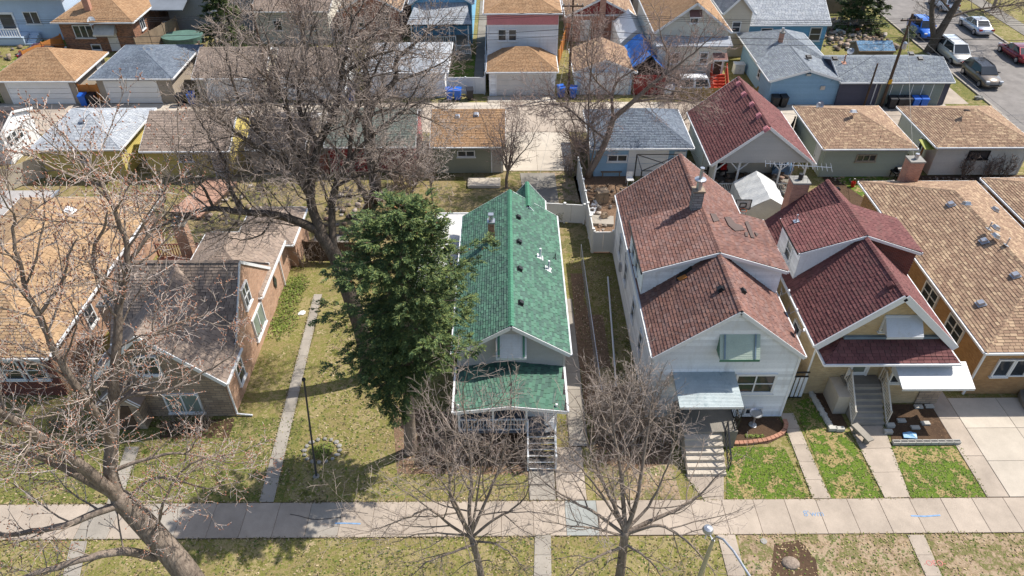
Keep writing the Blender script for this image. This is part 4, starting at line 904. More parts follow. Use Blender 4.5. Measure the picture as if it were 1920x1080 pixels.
rail_run(g.root, (15.05,45.38,.1), (16.5,45.38,.1), .8, VINYL, .13, .04, posts=False); rail_run(g.root, (19.7,45.38,.1), (21.3,45.38,.1), .8, VINYL, .13, .04, posts=False)
MB().box(14.6,45.2,-.02,21.7,48.4,.06).build('carport_floor', CONC_D, g.root)
CP = plane_of((14.5,45,2.65),(18,45,5.56),(18,50,5.56))
for px, py in ((1386,158), (1396,178), (1411,197), (1424,218), (1438,243)): g.vent(px, py, CP, PINK_PAINT, .34, .22)
g = garage('sage garage with brown hipped roof, third garage from the corner street', 23.75, 29.85, 47.9, 54.3, 2.5, 3.75, SAGE_SIDING, SH_TAN, 'hip', ov=.42)
g.window('f', 26.9, 1.6, 1.5, .6, 3, 1, mat=TAUPE_SIDING); g.door('l', 49.0, .05, .85, 2.0, WHITE); g.vent(1600, 211, plane_of((23.3,54.7,2.56),(30.2,54.7,2.56),(26.8,51,3.81)), WHITE, .35, .2)
g = garage('cream garage with tan hipped roof and leafless vines at the right edge', 32.2, 39.0, 48.1, 54.2, 2.5, 3.85, CREAM_SIDING, SH_TAN, 'hip', ov=.42)
g.window('f', 35.4, 1.7, 1.6, .7, 2, 1, mat=DMETAL); g.window('l', 50.2, 1.5, .6, 1.1, 1, 1, mat=WHITE); g.vent(1812, 208, plane_of((31.8,54.6,2.56),(39.4,54.6,2.56),(35.6,51,3.91)), DMETAL, .3, .1)
MB().slab([(31.3,48.2,2.1),(32.2,48.2,2.15),(32.2,49.4,2.35),(31.3,49.4,2.3)], .05).build('side_canopy', plain('lime_canopy', lin((150,152,64)), .6), g.root)
g = garage('mustard yellow garage with pale grey roof on the left', -34.7, -28.8, 48.3, 54.4, 2.5, 3.75, YELLOW_SIDING, SH_LGREY, 'hip', ov=.4)
g.window('f', -31.6, 1.6, .9, .6, 2, 1); g.vent(155, 227, plane_of((-35.1,48,2.56),(-28.4,48,2.56),(-31.7,51,3.81)), METAL, .35, .18)
g = garage('yellow-sided garage with dull brown roof hidden behind bare branches', -26.9, -20.7, 48.3, 54.2, 2.5, 3.9, YELLOW_SIDING, SH_BROWN, 'gable', axis='x')
g.window('f', -24, 1.6, 1.1, .6, 2, 1); g.door('f', -21.6, .05, .8, 2.0, WHITE)
g = garage('brown block garage with dark roof hidden behind bare branches', -19.2, -15.2, 48.6, 54.0, 2.4, 3.4, TAUPE_SIDING, SH_DARK, 'gable', axis='x')
g = garage('red boarded garage with greenish roof behind the two bare trees', -13.4, -7.0, 48.9, 54.3, 2.5, 3.9, RED_PAINT, SH_OLIVE, 'gable', axis='x', lap=.2)
MB().slab([(-6.98,48.95,0),(-6.98,54.25,0),(-6.98,54.25,2.45),(-6.98,48.95,2.45)], .015, (1,0,0)).build('pink_side_wall', PINK_PAINT, g.root); g.window('f', -10.2, 1.6, 1.0, .6, 2, 1)
# little white shed at the far left
g = garage('white cabin with dark roof and mullioned windows at the left edge', -43.0, -38.6, 50.4, 54.6, 2.7, 3.4, WHITE_SIDING, SH_DARK, 'gable', axis='x', name='cabin', ov=.3, cat='cabin', group=None)
for i, y in enumerate((51.0, 51.75, 52.5)): g.window('r', y, 1.6, .6, 1.0, 1, 2)
g.door('r', 53.7, .1, .8, 2.0, WHITE); g.window('f', -41, 1.6, 1, 1, 2, 2)
# ------------------------------------------------------------------ far side of the alley
g = garage('brown hip-roofed garage with wide white door at the left edge of the alley', -45.0, -38.2, 61.3, 67.2, 2.25, 3.95, TAUPE_SIDING, SH_ORANGE, 'hip'); g.garage_door(-41.5, 5.4, 1.95, WHITE)
g.vent(105, 105, plane_of((-38,60.9,2.31),(-38,67.6,2.31),(-41.6,64.3,4.0)), METAL, .4, .16); g.door('r', 65.9, .05, .85, 1.95, WHITE)
g = garage('beige garage with blue-grey hipped roof second along the far alley', -36.2, -29.7, 61.4, 68.6, 2.4, 3.75, TAUPE_SIDING, SH_SLATE, 'hip', axis='y'); g.garage_door(-33.3, 4.5, 2.0, WHITE)
for px, py in ((266,93), (280,94)): g.vent(px, py, plane_of((-36.6,69,2.46),(-29.3,69,2.46),(-33,65,3.81)), METAL, .35, .16)
g = garage('tan garage with dark brown roof behind the big bare tree', -27.6, -21.6, 61.8, 68, 2.4, 3.7, BEIGE_SIDING, SH_BROWN, 'gable', axis='x'); g.garage_door(-24.6, 4.4, 2.0, WHITE)
g = garage('white garage with brown roof behind the crown of the big bare tree', -20.4, -14.6, 62, 67.5, 2.4, 3.7, WHITE_SIDING, SH_BROWN, 'gable', axis='x'); g.garage_door(-17.4, 4.4, 2.0, WHITE)
g = garage('white gable-fronted garage with pale grey roof left of the blue bins', -12.6, -5.6, 62.4, 68.8, 2.5, 3.7, WHITE_SIDING, SH_LGREY, 'hip'); g.garage_door(-9.2, 4.6, 2.05, WHITE)
g = garage('small white garage with brown hipped roof below the pink-banded house', -1.5, 4.4, 62.7, 67.4, 2.3, 3.6, WHITE_SIDING, SH_ORANGE, 'hip', ov=.25); g.garage_door(1.6, 4.9, 2.0, plain('aged_white_door', lin((206,202,196)), .55, .08))
g = garage('garage with tan felt roof and grey gable behind the tree by the red gate', 6.5, 11.4, 62.9, 68.2, 2.3, 3.3, PALEBLUE_SIDING, SH_TAN, 'gable', axis='y'); g.garage_door(9.0, 4.2, 2.0, WHITE)
# blue tarp shed and red gate
sh = thing('tarp_shed', 'ramshackle shed covered with bright blue tarpaulin beside the white tent', 'shed', (12.9,66,0))
TARP = plain('blue_tarpaulin', lin((54,128,214)), .4, .2, 2.0, bmp=.03)
MB().box(11.7,63.6,0,14.3,68.6,2.3).build('shed_wall', WOOD_DK, sh)
tp = MB(); n = 10
for side in (-1, 1):
    for i in range(n):
        for j in range(6):
            def q(a, b):
                y = 63.2+5.8*a/n; s_ = b/6; x = 12.9+side*1.7*s_; return (x+.05*math.sin(a*2.1+b), y, 3.5-1.35*s_+.06*math.sin(a*1.7+b*2.3)+.05*math.cos(a*3+b))
            tp.add([q(i,j), q(i+1,j), q(i+1,j+1), q(i,j+1)], [(0,1,2,3)])
tp.build('tarpaulin', TARP, sh, smooth=True)
rg = thing('red_gate', 'faded red wooden board gate at the alley under the blue tarp shed', 'gate', (13.2,62.7,0))
for i in range(14): MB().box(11.6+i*.21,62.68,.05,11.6+i*.21+.195,62.74,1.85+.03*(i % 3)).build('board', RED_PAINT, rg)
for z in (.4, 1.5): MB().box(11.6,62.75,z,14.5,62.8,z+.1).build('rail', RED_PAINT, rg)
# long grey-roofed garage and light blue one at the corner
g = House('blue_gable_garage', 'light blue garage with grey gable roof left of the long charcoal garage', 'garage', 23.4, 29.4, 60.6, 70.0, 'garages along the alley')
g.body(BLUE_SIDING, 2.3, 3.25, 'y', lap=.13, ridge=26.4); g.gable(2.35, 3.25, 'y', .3, .25, y1=66.5, ridge=26.4, ex=.16); g.hip(2.35, 3.9, .3, y0=64.6, y1=71.5); g.finish(SH_GREY); g.window('l', 64, 1.5, .7, .9)
MB().box(26.2,60.35,2.75,26.6,60.58,2.92).build('flood_light', METAL, g.root); MB().box(27.8,60.5,1.4,28.2,60.58,1.75).build('meter_box', METAL, g.root)
chimney(g, 25.6, 66.6, 3.2, 4.3, .35, .35, BR_CHIM, FOUND, 1)
g = House('long_charcoal_garage', 'long charcoal-sided garage with grey roof and tall grey doors at the corner', 'garage', 29.45, 39.1, 60.4, 66.0, 'garages along the alley')
g.body(DARK_SIDING, 2.3, 3.2, 'x', lap=.15); g.gable(2.32, 3.25, 'x', .3, .2, ex=.16); g.finish(SH_GREY)
DP = plain('grey_green_door', lin((120,130,126)), .55, .08); gd = MB().box(33.0,60.3,0,38.6,60.38,2.05).build('garage_door', plain('door_frame_tan', lin((176,168,150)), .6), g.root)
for i in range(6): MB().box(33.08+i*.915,60.25,.04,33.08+i*.915+.87,60.3,1.98).build('panel', DP, gd)
for i in range(5): MB().box(33.965+i*.915-.012,60.235,.04,33.965+i*.915+.04,60.305,1.98).build('strip', WHITE, gd)
LP = plane_of((29,60.1,2.3),(39,60.1,2.3),(34,63.2,3.31))
for px, py, m_ in ((1516,107,DMETAL), (1565,110,DMETAL), (1725,110,DMETAL), (1708,101,DMETAL)): g.vent(px, py, LP, m_, .42, .12)
g.vent(1582, 118, LP, BR_CHIM, .3, .3, 'vent_pipe', True); MB().bar((32.6,60.33,.1),(32.6,60.33,2.2),.09,.06).build('downspout', WHITE, g.root)
# ------------------------------------------------------------------ far houses
def far_house(label, x0, x1, y0, y1, ze, zr, wall, sh_, axis='y', lap=.15, roof='gable', trim=None, ov=.3, name='house'):
    h = House(name, label, 'house', x0, x1, y0, y1, 'houses beyond the alley')
    if roof == 'gable': h.body(wall, ze, zr, axis, lap=lap); h.gable(ze+.04, zr, axis, ov, .3, ex=.17)
    else: h.body(wall, ze, lap=lap); h.hip(ze, zr, ov, ex=.17)
    h.finish(sh_, trim); return h
h = far_house('white house with pink band under its tan roof above the small garage', -1.7, 4.75, 66.3, 78, 6.3, 7.5, WHITE_SIDING, SH_ORANGE, roof='hip')
MB().box(-1.72,66.22,5.25,4.77,66.285,6.2).build('pink_band', PINK_PAINT, h.root); h.window('f', -.35, 4.3, .8, 1.1); h.window('f', .6, 4.3, .8, 1.1); h.window('r', 69, 4.4, .8, 1.1)
h = far_house('salmon brick house with red boarded gable and white trim', 6.5, 13.2, 76.2, 88, 2.85, 4.55, BR_SALMON, SH_TAN, lap=0)
rb = MB(); lay_boards(rb, [(6.6,2.9),(13.1,2.9),(9.85,4.5)], (0,76.17,0), (1,0,0), (0,-1,0), .15); rb.build('red_gable_boards', RED_PAINT, h.root, kind='stuff')
MB().box(6.3,76.1,2.72,13.4,76.165,2.9).build('gable_beam', WHITE, h.root); h.door('f', 8.4, .1, .95, 2.1, WHITE); h.window('f', 11.7, 1.7, 1.2, 1.1, 1, 1); chimney(h, 10.0, 76.0, 0, 5.6, .6, .5, BR_CHIM, FOUND, 1)
h = far_house('pale stucco house with tan gable roof and small brown awning in its gable', 13.7, 20.1, 65.3, 76, 5.1, 7.5, CREAM_SIDING, SH_ORANGE)
h.window('f', 16.9, 6.05, .8, .8, 1, 1); h.awning('f', 16.9, 6.85, 1.1, .5, .5, mat=plain('brown_awning', lin((120,84,76)), .5), trim=WHITE, slats=5)
pr_ = MB().slab([(13.5,63.9,4.1),(20.4,63.9,4.1),(20.4,65.28,4.5),(13.5,65.28,4.5)], .1).build('lower_roof', SH_LGREY, h.root)
MB().box(13.8,64.2,0,20.0,65.28,4.05).build('lower_wall', CREAM_SIDING, h.root); h.window('f', 15.4, 2.9, .8, 1.1, plane=64.2); h.window('f', 18.0, 2.9, .8, 1.1, plane=64.2); h.door('f', 19.4, .9, .7, 1.9, WOOD_DK, plane=64.2)
h.awning('f', 19.4, 3.35, 1.3, .35, .8, mat=plain('brown_awning2', lin((150,110,100)), .5), trim=WHITE, slats=6, plane=64.2); h.window('l', 68, 3.5, .7, 1.1)
RED_STEP = plain('bright_red_stairs', lin((196,74,50)), .6, .1, 1)
stairs(h.root, 18.9, 20.2, 64.15, 1.4, 62.5, 7, RED_STEP)
for x in (18.85, 20.25): rail_run(h.root, (x,64.1,1.4), (x,62.5,.1), .9, RED_STEP, .25, .05)
h = far_house('sky blue house with pale grey roof and two white windows', 24.6, 32.4, 73.0, 83, 3.0, 5.6, SKY_SIDING, SH_LGREY, axis='x')
h.window('f', 26.4, 1.9, 1.2, 1.3); h.window('f', 31.4, 1.9, 1.2, 1.4); h.window('l', 78, 3.2, .8, 1.1)
h = far_house('beige-grey house end with dark window beside the sky blue house', 21.6, 24.2, 72.0, 86, 4.6, 6.0, BEIGE_SIDING, SH_GREY); h.window('r', 75, 3, .7, 1.1); h.window('f', 22.9, 3.0, .9, 1.1)
h = far_house('blue house with grey hipped porch roof and white deck railing', -9.6, -3.6, 75.6, 90, 4.4, 6.2, SKY_SIDING, SH_SLATE)
MB().slab([(-9.9,72.6,3.1),(-3.4,72.6,3.1),(-4.0,75.6,4.3),(-9.2,75.6,4.3)], .1).build('porch_roof', DECK, h.root); ps = MB(); lay_shingles(ps, [(-9.9,72.6,3.1),(-3.4,72.6,3.1),(-4.0,75.6,4.3),(-9.2,75.6,4.3)], .16, .32); ps.build('shingles', SH_LGREY, h.root, kind='stuff')
MB().box(-9.5,72.8,0,-3.8,75.58,.95).build('porch_base', TAUPE_SIDING, h.root)
for x in (-9.5, -7.6, -5.7, -3.8): MB().box(x-.06,72.75,.95,x+.06,72.87,3.0).build('porch_post', WHITE, h.root)
rail_run(h.root, (-7.6,72.7,.95), (-5.1,72.7,.95), .9, WHITE, .2, .05); rail_run(h.root, (-5.0,71.2,.6), (-3.6,71.2,.6), .9, WHITE, .2, .05); rail_run(h.root, (-9.5,72.7,.95), (-7.6,72.7,.95), .9, WHITE, .2, .05)
MB().box(-5.1,71.2,0,-3.5,72.75,.6).build('deck', CONC_G, h.root)
h = far_house('brown brick bungalow with satellite dish and beige door awning', -45.2, -37.9, 73.8, 84, 3.1, 5.0, BR_MIX, SH_ORANGE, roof='hip', lap=0, ov=.45)
h.window('f', -42.9, 2.1, 2.0, 1.3, 3, 1); h.awning('f', -40.6, 2.75, 2.1, .75, .9, mat=plain('beige_awning', lin((196,190,176)), .5), slats=8); h.door('f', -40.2, .1, .8, 1.9, WHITE); h.window('r', 76, 2.1, 1.0, 1.1, 2, 1); h.window('f', -42.2, .5, 1.0, .6, 1, 1); chimney(h, -42.3, 75.0, 3.0, 5.4, .6, .5, BR_CHIM, FOUND, 1)
h = far_house('pale blue house with brown roof at the top left corner', -56.5, -46.2, 77.4, 90, 4.3, 5.6, PALEBLUE_SIDING, SH_BROWN, axis='x'); h.window('f', -49.9, 2.3, 1.6, 1.3, 2, 1); h.door('f', -52.6, .8, 1.6, 2.0, WHITE, pane=GL)
dk = MB().box(-55,75.6,0,-50.6,77.35,.85).build('deck', PALEBLUE_SIDING, h.root); rail_run(h.root, (-55,75.65,.85), (-50.8,75.65,.85), .85, WHITE, .25, .05); stairs(h.root, -50.5, -49.6, 77.2, .85, 75.6, 5, PALEBLUE_SIDING)
h = far_house('grey sided house with grey roof behind the brick bungalow', -36.6, -27.5, 80.0, 92, 3.9, 5.4, plain('mid_grey_siding', lin((140,140,138)), .6, .06, .6), SH_GREY, axis='x'); h.window('f', -31.5, 2.6, .8, .9); h.window('f', -29.0, 2.6, .8, .9)
MB().slab([(-38,77.6,3.0),(-34,77.6,3.0),(-34,80,3.6),(-38,80,3.6)], .1).build('porch_roof', SH_GREY, h.root)
h = far_house('beige house with brown roof seen through the big tree crown', -26.0, -18.5, 76, 88, 3.4, 5.0, CREAM_SIDING, SH_BROWN, axis='x'); h.window('f', -23.8, 1.9, .9, 1.1); h.window('f', -20.2, 1.9, .9, 1.1); h.door('f', -22, .1, .9, 2, WHITE)
h = far_house('salmon brick house with tan roof behind the tree crown', -17.2, -11.2, 77, 90, 3.2, 4.9, BR_SALMON, SH_TAN, lap=0); h.window('f', -15.4, 1.8, .9, 1.1); h.window('f', -12.8, 1.8, .9, 1.1)
h = far_house('grey house with rust roof at the top behind the tarp shed', 14.5, 20.5, 84, 95, 4.2, 6.4, GREY_SIDING, SH_RUST); h.window('f', 16, 2.5, .9, 1.1)
# ------------------------------------------------------------------ trees
DENS, TWK = 1.25, 1.55
def _unit(v): return v/(np.linalg.norm(v)+1e-9)
def _walk(rg, p, d, L, n, wig, trop):
    P = [np.array(p, float)]; d = _unit(np.array(d, float)); st = L/n
    for i in range(n):
        d = _unit(d+rg.normal(0, wig, 3)+np.array((0,0,trop))); P.append(P[-1]+d*st)
    return np.array(P)
def _smooth(pts, k=3):
    P = np.array([tuple(p) for p in pts], float); out = []
    for i in range(len(P)-1):
        p0, p1, p2, p3 = P[max(i-1,0)], P[i], P[i+1], P[min(i+2,len(P)-1)]
        for j in range(k):
            t = j/k; out.append(.5*((2*p1)+(-p0+p2)*t+(2*p0-5*p1+4*p2-p3)*t*t+(-p0+3*p1-3*p2+p3)*t**3))
    out.append(P[-1]); return np.array(out)
class Tubes:
    def __init__(s): s.V = []; s.Q = []; s.n = 0
    def add(s, P, r, k): s.batch(P[None], r[None], k)
    def batch(s, P, r, k):                       # P (n,m,3) polylines, r (n,m)
        n, m = r.shape
        if n == 0: return
        T = np.gradient(P, axis=1); T /= np.linalg.norm(T, axis=2)[...,None]+1e-9
        ref = np.where(np.abs(T[:,:1,2:3]) < .9, np.array((0,0,1.)), np.array((1.,0,0))); A = np.cross(T, np.broadcast_to(ref, T.shape)); A /= np.linalg.norm(A, axis=2)[...,None]+1e-9; B = np.cross(T, A)
        th = np.arange(k)*2*math.pi/k
        V = P[:,:,None,:]+(A[:,:,None,:]*np.cos(th)[:,None]+B[:,:,None,:]*np.sin(th)[:,None])*r[:,:,None,None]
        i = np.arange(m-1)[:,None]*k; j = np.arange(k)[None,:]; j2 = (j+1) % k
        q = np.stack([i+j, i+j2, i+k+j2, i+k+j], -1).reshape(-1,4); s.Q.append((q[None]+(np.arange(n)*m*k)[:,None,None]).reshape(-1,4)+s.n); s.V.append(V.reshape(-1,3)); s.n += n*m*k
    def obj(s, name, mat, parent, kind=None, smooth=True):
        if not s.V: return None
        return tri_object(name, np.concatenate(s.V), np.concatenate(s.Q), mat, parent, kind, smooth)
def buds_mesh(name, pts, size, mat, parent, rg):
    n = len(pts); c = np.array(pts); s = rg.uniform(size*.6, size*1.4, n)[:,None,None]
    O = np.array([(1,0,0),(0,1,0),(-1,0,0),(0,-1,0),(0,0,1.7),(0,0,-1.2)])*.5
    V = c[:,None,:]+O[None]*s*rg.uniform(.7,1.3,(n,6,1)); F = np.array([(0,1,4),(1,2,4),(2,3,4),(3,0,4),(1,0,5),(2,1,5),(3,2,5),(0,3,5)])
    return tri_object(name, V.reshape(-1,3), (F[None]+np.arange(n)[:,None,None]*6).reshape(-1,3), mat, parent, 'stuff')
def bare_tree(name, label, base, limbs, seed, dens=(1.0,2.0,4.5), lens=(.42,.42,.42), minlen=(.8,.35,.18), trop=(.03,.05,.03), ang=(50,50,48), wig=.12, twig_r=.006,
              barkm=None, twigm=None, buds=0, budsize=.05, group=None, cat='tree', maxlen=(4.5,1.8,.7), tmin=.25, knots=0):
    """limbs: list of (points, r0, r1); the first is the trunk"""
    rg = np.random.default_rng(seed); root = thing(name, label, cat, tuple(base), group)
    trunk, br, tw = Tubes(), Tubes(), Tubes(); bp = []
    Z = np.array((0,0,1.)); X = np.array((1.,0,0))
    def grow(P, r, lv):
        n, m = r.shape
        if lv >= 3 or n == 0: return
        L = np.sum(np.linalg.norm(np.diff(P, axis=1), axis=2), axis=1); cnt = np.floor(L*dens[lv]*DENS+rg.random(n)).astype(int); N = int(cnt.sum())
        if N == 0: return
        ix = np.repeat(np.arange(n), cnt); kk = np.arange(N)-np.repeat(np.cumsum(cnt)-cnt, cnt)
        t = np.minimum(tmin+(1-tmin)*(kk+rg.random(N))/cnt[ix], .985); f = t*(m-1); a = f.astype(int); w1 = (f-a)
        p = P[ix,a]*(1-w1)[:,None]+P[ix,a+1]*w1[:,None]; rp = r[ix,a]*(1-w1)+r[ix,a+1]*w1
        d = P[ix,a+1]-P[ix,a]; d /= np.linalg.norm(d,axis=1)[:,None]+1e-9
        az = rg.uniform(0,6.28,n)[ix]+2.4*kk+rg.normal(0,.5,N)
        u = np.cross(d, np.where(np.abs(d[:,2:3]) < .95, Z, X)); u /= np.linalg.norm(u,axis=1)[:,None]+1e-9; v = np.cross(d, u)
        th = np.radians(ang[lv]+rg.normal(0,12,N)); dd = d*np.cos(th)[:,None]+(u*np.cos(az)[:,None]+v*np.sin(az)[:,None])*np.sin(th)[:,None]
        dd[:,2] = dd[:,2]*.85+.12; dd /= np.linalg.norm(dd,axis=1)[:,None]
        cl = np.clip(L[ix]*lens[lv]*(1.15-.6*t)*rg.uniform(.6,1.35,N), minlen[lv], maxlen[lv]); cr = np.maximum(np.minimum(rp*.6, .011*cl+.004), twig_r*TWK); mm = (6,5,3)[lv]
        Q = np.zeros((N, mm+1, 3)); Q[:,0] = p
        for i in range(mm):
            dd = dd+rg.normal(0, wig*(1,1.1,1.2)[lv], (N,3))+Z*trop[lv]; dd /= np.linalg.norm(dd,axis=1)[:,None]; Q[:,i+1] = Q[:,i]+dd*(cl/mm)[:,None]
        s_ = np.linspace(0,1,mm+1)[None]; q = cr[:,None]*(1-s_)+np.maximum(twig_r*TWK*.6, cr*.3)[:,None]*s_
        (br if lv == 0 else tw).batch(Q, q, 5 if lv == 0 else 3)
        if buds and lv >= 1:
            c = Q[:,1:].reshape(-1,3); bp.append(c[rg.random(len(c)) < buds]+0)
        grow(Q, q, lv+1)
    RS = 25
    LP, LR, TP, TR = [], [], [], []
    for i, (pts, r0, r1) in enumerate(limbs):
        P = _smooth(pts, 4 if len(pts) > 3 else 3)
        if i: P = P+rg.normal(0, .03, P.shape)*np.linspace(0,1,len(P))[:,None]
        s = np.linspace(0, 1, len(P)); r = r0*(1-s)+r1*s
        if i == 0:
            r = r*(1+.35*np.exp(-s*14)); e = _unit(P[-1]-P[-2]); P = np.vstack([P, P[-1]+e*r1*.6, P[-1]+e*r1*.95]); r = np.append(r, (r1*.75, r1*.1)); trunk.add(P, r, 14)
        else:
            trunk.add(P, r, 9); g = np.linspace(0,1,RS); LP.append(np.stack([np.interp(g,s,P[:,k]) for k in range(3)],1)); LR.append(np.interp(g,s,r))
            TP.append(_walk(rg, P[-1], P[-1]-P[-2], 1.6 if cat == 'tree' else .3, 5, .12, .05)); TR.append(np.linspace(r1, twig_r*TWK, 6))
    grow(np.array(LP), np.array(LR), 0); br.batch(np.array(TP), np.array(TR), 4); grow(np.array(TP), np.array(TR), 1)
    trunk.obj('trunk', barkm or BARK, root, 'stuff' if cat == 'shrub' else None); br.obj('branches', barkm or BARK, root, 'stuff'); tw.obj('twigs', twigm or TWIG, root, 'stuff')
    if bp: buds_mesh('buds', np.concatenate(bp), budsize, BUD, root, rg)
    return root
def L_(*pts): return [aty(*p) for p in pts]
def shift(P, d): return [p+Vector(d) for p in P]
# big silver maple in the parkway, front left
t1b = aty(372, 1112, 14.4)
t1 = bare_tree('silver_maple', 'huge leaning bare maple with reddish buds in the front left corner', (t1b.x, t1b.y, 0), [
    ([Vector((t1b.x+.25,t1b.y,-.3))]+L_((372,1108,14.4),(340,1062,14.5),(292,1005,14.7),(246,955,14.9),(226,935,14.9)), .52, .34),
    (L_((222,935,14.9),(207,885,15.2),(210,830,15.6),(213,760,16.0),(214,700,16.3),(220,640,16.6),(224,570,17.0),(240,495,17.4),(228,430,17.6),(195,350,17.7),(150,285,17.9)), .25, .03),
    (L_((225,937,14.9),(160,880,14.5),(100,840,14.1),(45,800,13.7),(-10,765,13.4),(-80,720,13.0)), .22, .05),
    (L_((218,930,14.9),(140,888,14.7),(70,855,14.5),(0,838,14.2),(-60,820,14)), .16, .04),
    (L_((228,945,14.8),(180,962,14.3),(120,985,13.8),(60,996,13.5),(0,1005,13.2),(-60,1010,13)), .15, .05),
    (L_((292,1045,14.5),(230,1034,14.0),(150,1050,13.5),(70,1075,13.0),(0,1095,12.7)), .18, .06),
    (L_((290,1003,14.7),(300,970,14.6),(305,945,14.6),(330,900,15),(370,865,15.3),(430,852,15.5)), .07, .02),
    (L_((210,830,15.6),(185,785,15.3),(150,737,15.0),(107,665,15.0),(72,592,15.2),(50,540,15.5),(30,470,15.6),(28,400,15.8)), .15, .03),
    (L_((214,700,16.3),(255,655,16.5),(300,620,16.9),(350,600,17.2),(410,585,17.6)), .08, .015),
    (L_((213,760,16.0),(250,740,16.3),(300,735,16.6),(350,715,16.9),(400,690,17.2),(440,660,17.4)), .08, .015),
    (L_((224,570,17.0),(185,520,17.0),(175,470,17.0),(200,420,17.0),(195,380,17)), .08, .02),
    (L_((240,495,17.4),(275,445,17.8),(300,400,18.2),(310,350,18.5),(335,300,18.8)), .07, .015),
    (L_((213,790,16.0),(180,810,15.4),(150,820,15.0),(90,815,14.6),(30,850,14.2)), .07, .02),
    (L_((207,885,15.2),(260,865,15.4),(320,850,15.6),(380,855,15.8),(440,870,16)), .08, .015),
    (L_((225,950,14.8),(280,900,15.2),(330,900,15.5),(390,915,15.7),(450,900,16)), .06, .015),
    (L_((72,592,15.2),(95,560,15.4),(120,520,15.6),(130,470,15.8),(150,440,16)), .06, .015),
    (L_((195,350,17.7),(140,330,17.8),(90,310,17.9),(50,290,18),(10,280,18)), .05, .012)],
    11, dens=(1.5,2.6,4.6), lens=(.48,.45,.45), buds=.45, budsize=.045, twigm=TWIG_L, twig_r=.0065, trop=(.02,.06,.06), maxlen=(3.0,1.3,.5), tmin=.15)
# two young street trees
t2b = aty(905, 1100, 14.9)
bare_tree('street_tree', 'small bare street tree with forked trunk, left of the two beside the sidewalk', (t2b.x, t2b.y, 0), [
    ([Vector((t2b.x,t2b.y,-.2))]+L_((905,1098,14.9),(896,1050,15.0),(884,1008,15.1)), .17, .11),
    (L_((884,1008,15.1),(862,968,15.3),(844,930,15.5),(842,890,15.8),(836,840,16.1),(832,790,16.4)), .08, .015),
    (L_((884,1008,15.1),(880,960,15.5),(884,900,15.9),(880,840,16.3),(872,780,16.7),(868,720,17)), .09, .015),
    (L_((882,1008,15.1),(845,985,14.9),(805,955,14.8),(770,968,14.6),(725,985,14.4),(690,995,14.2)), .06, .012),
    (L_((886,1006,15.1),(925,975,15.3),(960,955,15.5),(985,930,15.7),(1000,890,16)), .06, .012),
    (L_((884,1000,15.1),(910,940,15.7),(935,880,16.2),(950,820,16.6),(965,760,17)), .07, .012),
    (L_((882,1000,15.1),(850,935,15.0),(825,900,14.9),(800,880,14.8)), .05, .012),
    (L_((896,1050,15),(870,1058,14.7),(850,1075,14.5)), .03, .01), (L_((897,1055,15),(915,1050,14.7),(930,1065,14.5)), .03, .01), (L_((890,1030,15),(905,1005,14.8),(925,1000,14.6)), .03, .01),
    (L_((890,1020,15.0),(850,1035,14.6),(810,1050,14.3),(770,1080,14.0)), .06, .015),
    (L_((890,1015,15.0),(930,1020,14.8),(960,1040,14.6),(985,1070,14.4)), .05, .015),
    (L_((884,1000,15.1),(895,930,15.2),(905,870,15.4),(925,820,15.6)), .05, .012),
    (L_((884,1005,15.1),(820,1000,15.3),(770,1005,15.6),(730,1020,15.9)), .04, .012)],
    21, dens=(1.2,2.1,3.2), lens=(.7,.55,.45), twigm=TWIG, twig_r=.0045, maxlen=(2.8,1.1,.42), tmin=.12, trop=(.05,.05,.03), group='street trees')
t3b = aty(1160, 1100, 14.9)
bare_tree('street_tree', 'dense bare street tree between the green and white houses, right of the two', (t3b.x, t3b.y, 0), [
    ([Vector((t3b.x,t3b.y,-.2))]+L_((1160,1098,14.9),(1166,1050,15.0),(1172,998,15.1)), .22, .15),
    (L_((1172,998,15.1),(1150,945,15.4),(1125,890,15.8),(1105,840,16.2),(1090,790,16.5)), .1, .015),
    (L_((1172,995,15.1),(1168,930,15.6),(1160,860,16.1),(1150,800,16.5),(1140,730,17)), .1, .015),
    (L_((1174,995,15.1),(1195,935,15.5),(1205,870,16.0),(1215,800,16.5),(1225,740,17)), .1, .015),
    (L_((1176,998,15.1),(1230,972,15.3),(1275,952,15.5),(1315,925,15.8),(1350,885,16.1)), .1, .015),
    (L_((1178,1000,15.1),(1235,985,14.9),(1275,1005,14.7),(1310,1035,14.4),(1340,1075,14.2)), .07, .015),
    (L_((1168,1000,15.1),(1120,965,15.2),(1075,940,15.4),(1035,915,15.6),(1000,885,15.9)), .07, .012),
    (L_((1168,1005,15.0),(1110,990,14.9),(1060,985,14.8),(1010,975,14.7)), .05, .012),
    (L_((1172,995,15.1),(1215,950,15.6),(1245,890,16),(1265,830,16.4)), .07, .012),
    (L_((1172,995,15.1),(1130,930,15.3),(1090,880,15.5),(1050,850,15.7)), .06, .012),
    (L_((1170,1025,15.0),(1130,1040,14.6),(1090,1060,14.3),(1060,1085,14.1)), .06, .015),
    (L_((1167,1045,15),(1145,1050,14.7),(1125,1070,14.5)), .03, .01), (L_((1168,1040,15),(1190,1030,14.7),(1215,1035,14.5)), .03, .01), (L_((1164,1065,15),(1180,1065,14.7),(1200,1085,14.5)), .03, .01),
    (L_((1172,1020,15.0),(1205,1040,14.6),(1230,1065,14.4),(1250,1095,14.2)), .06, .015)],
    22, dens=(1.2,2.1,3.2), lens=(.7,.55,.45), twigm=TWIG, barkm=BARK, twig_r=.0045, maxlen=(2.8,1.1,.42), tmin=.12, trop=(.05,.05,.03), group='street trees')
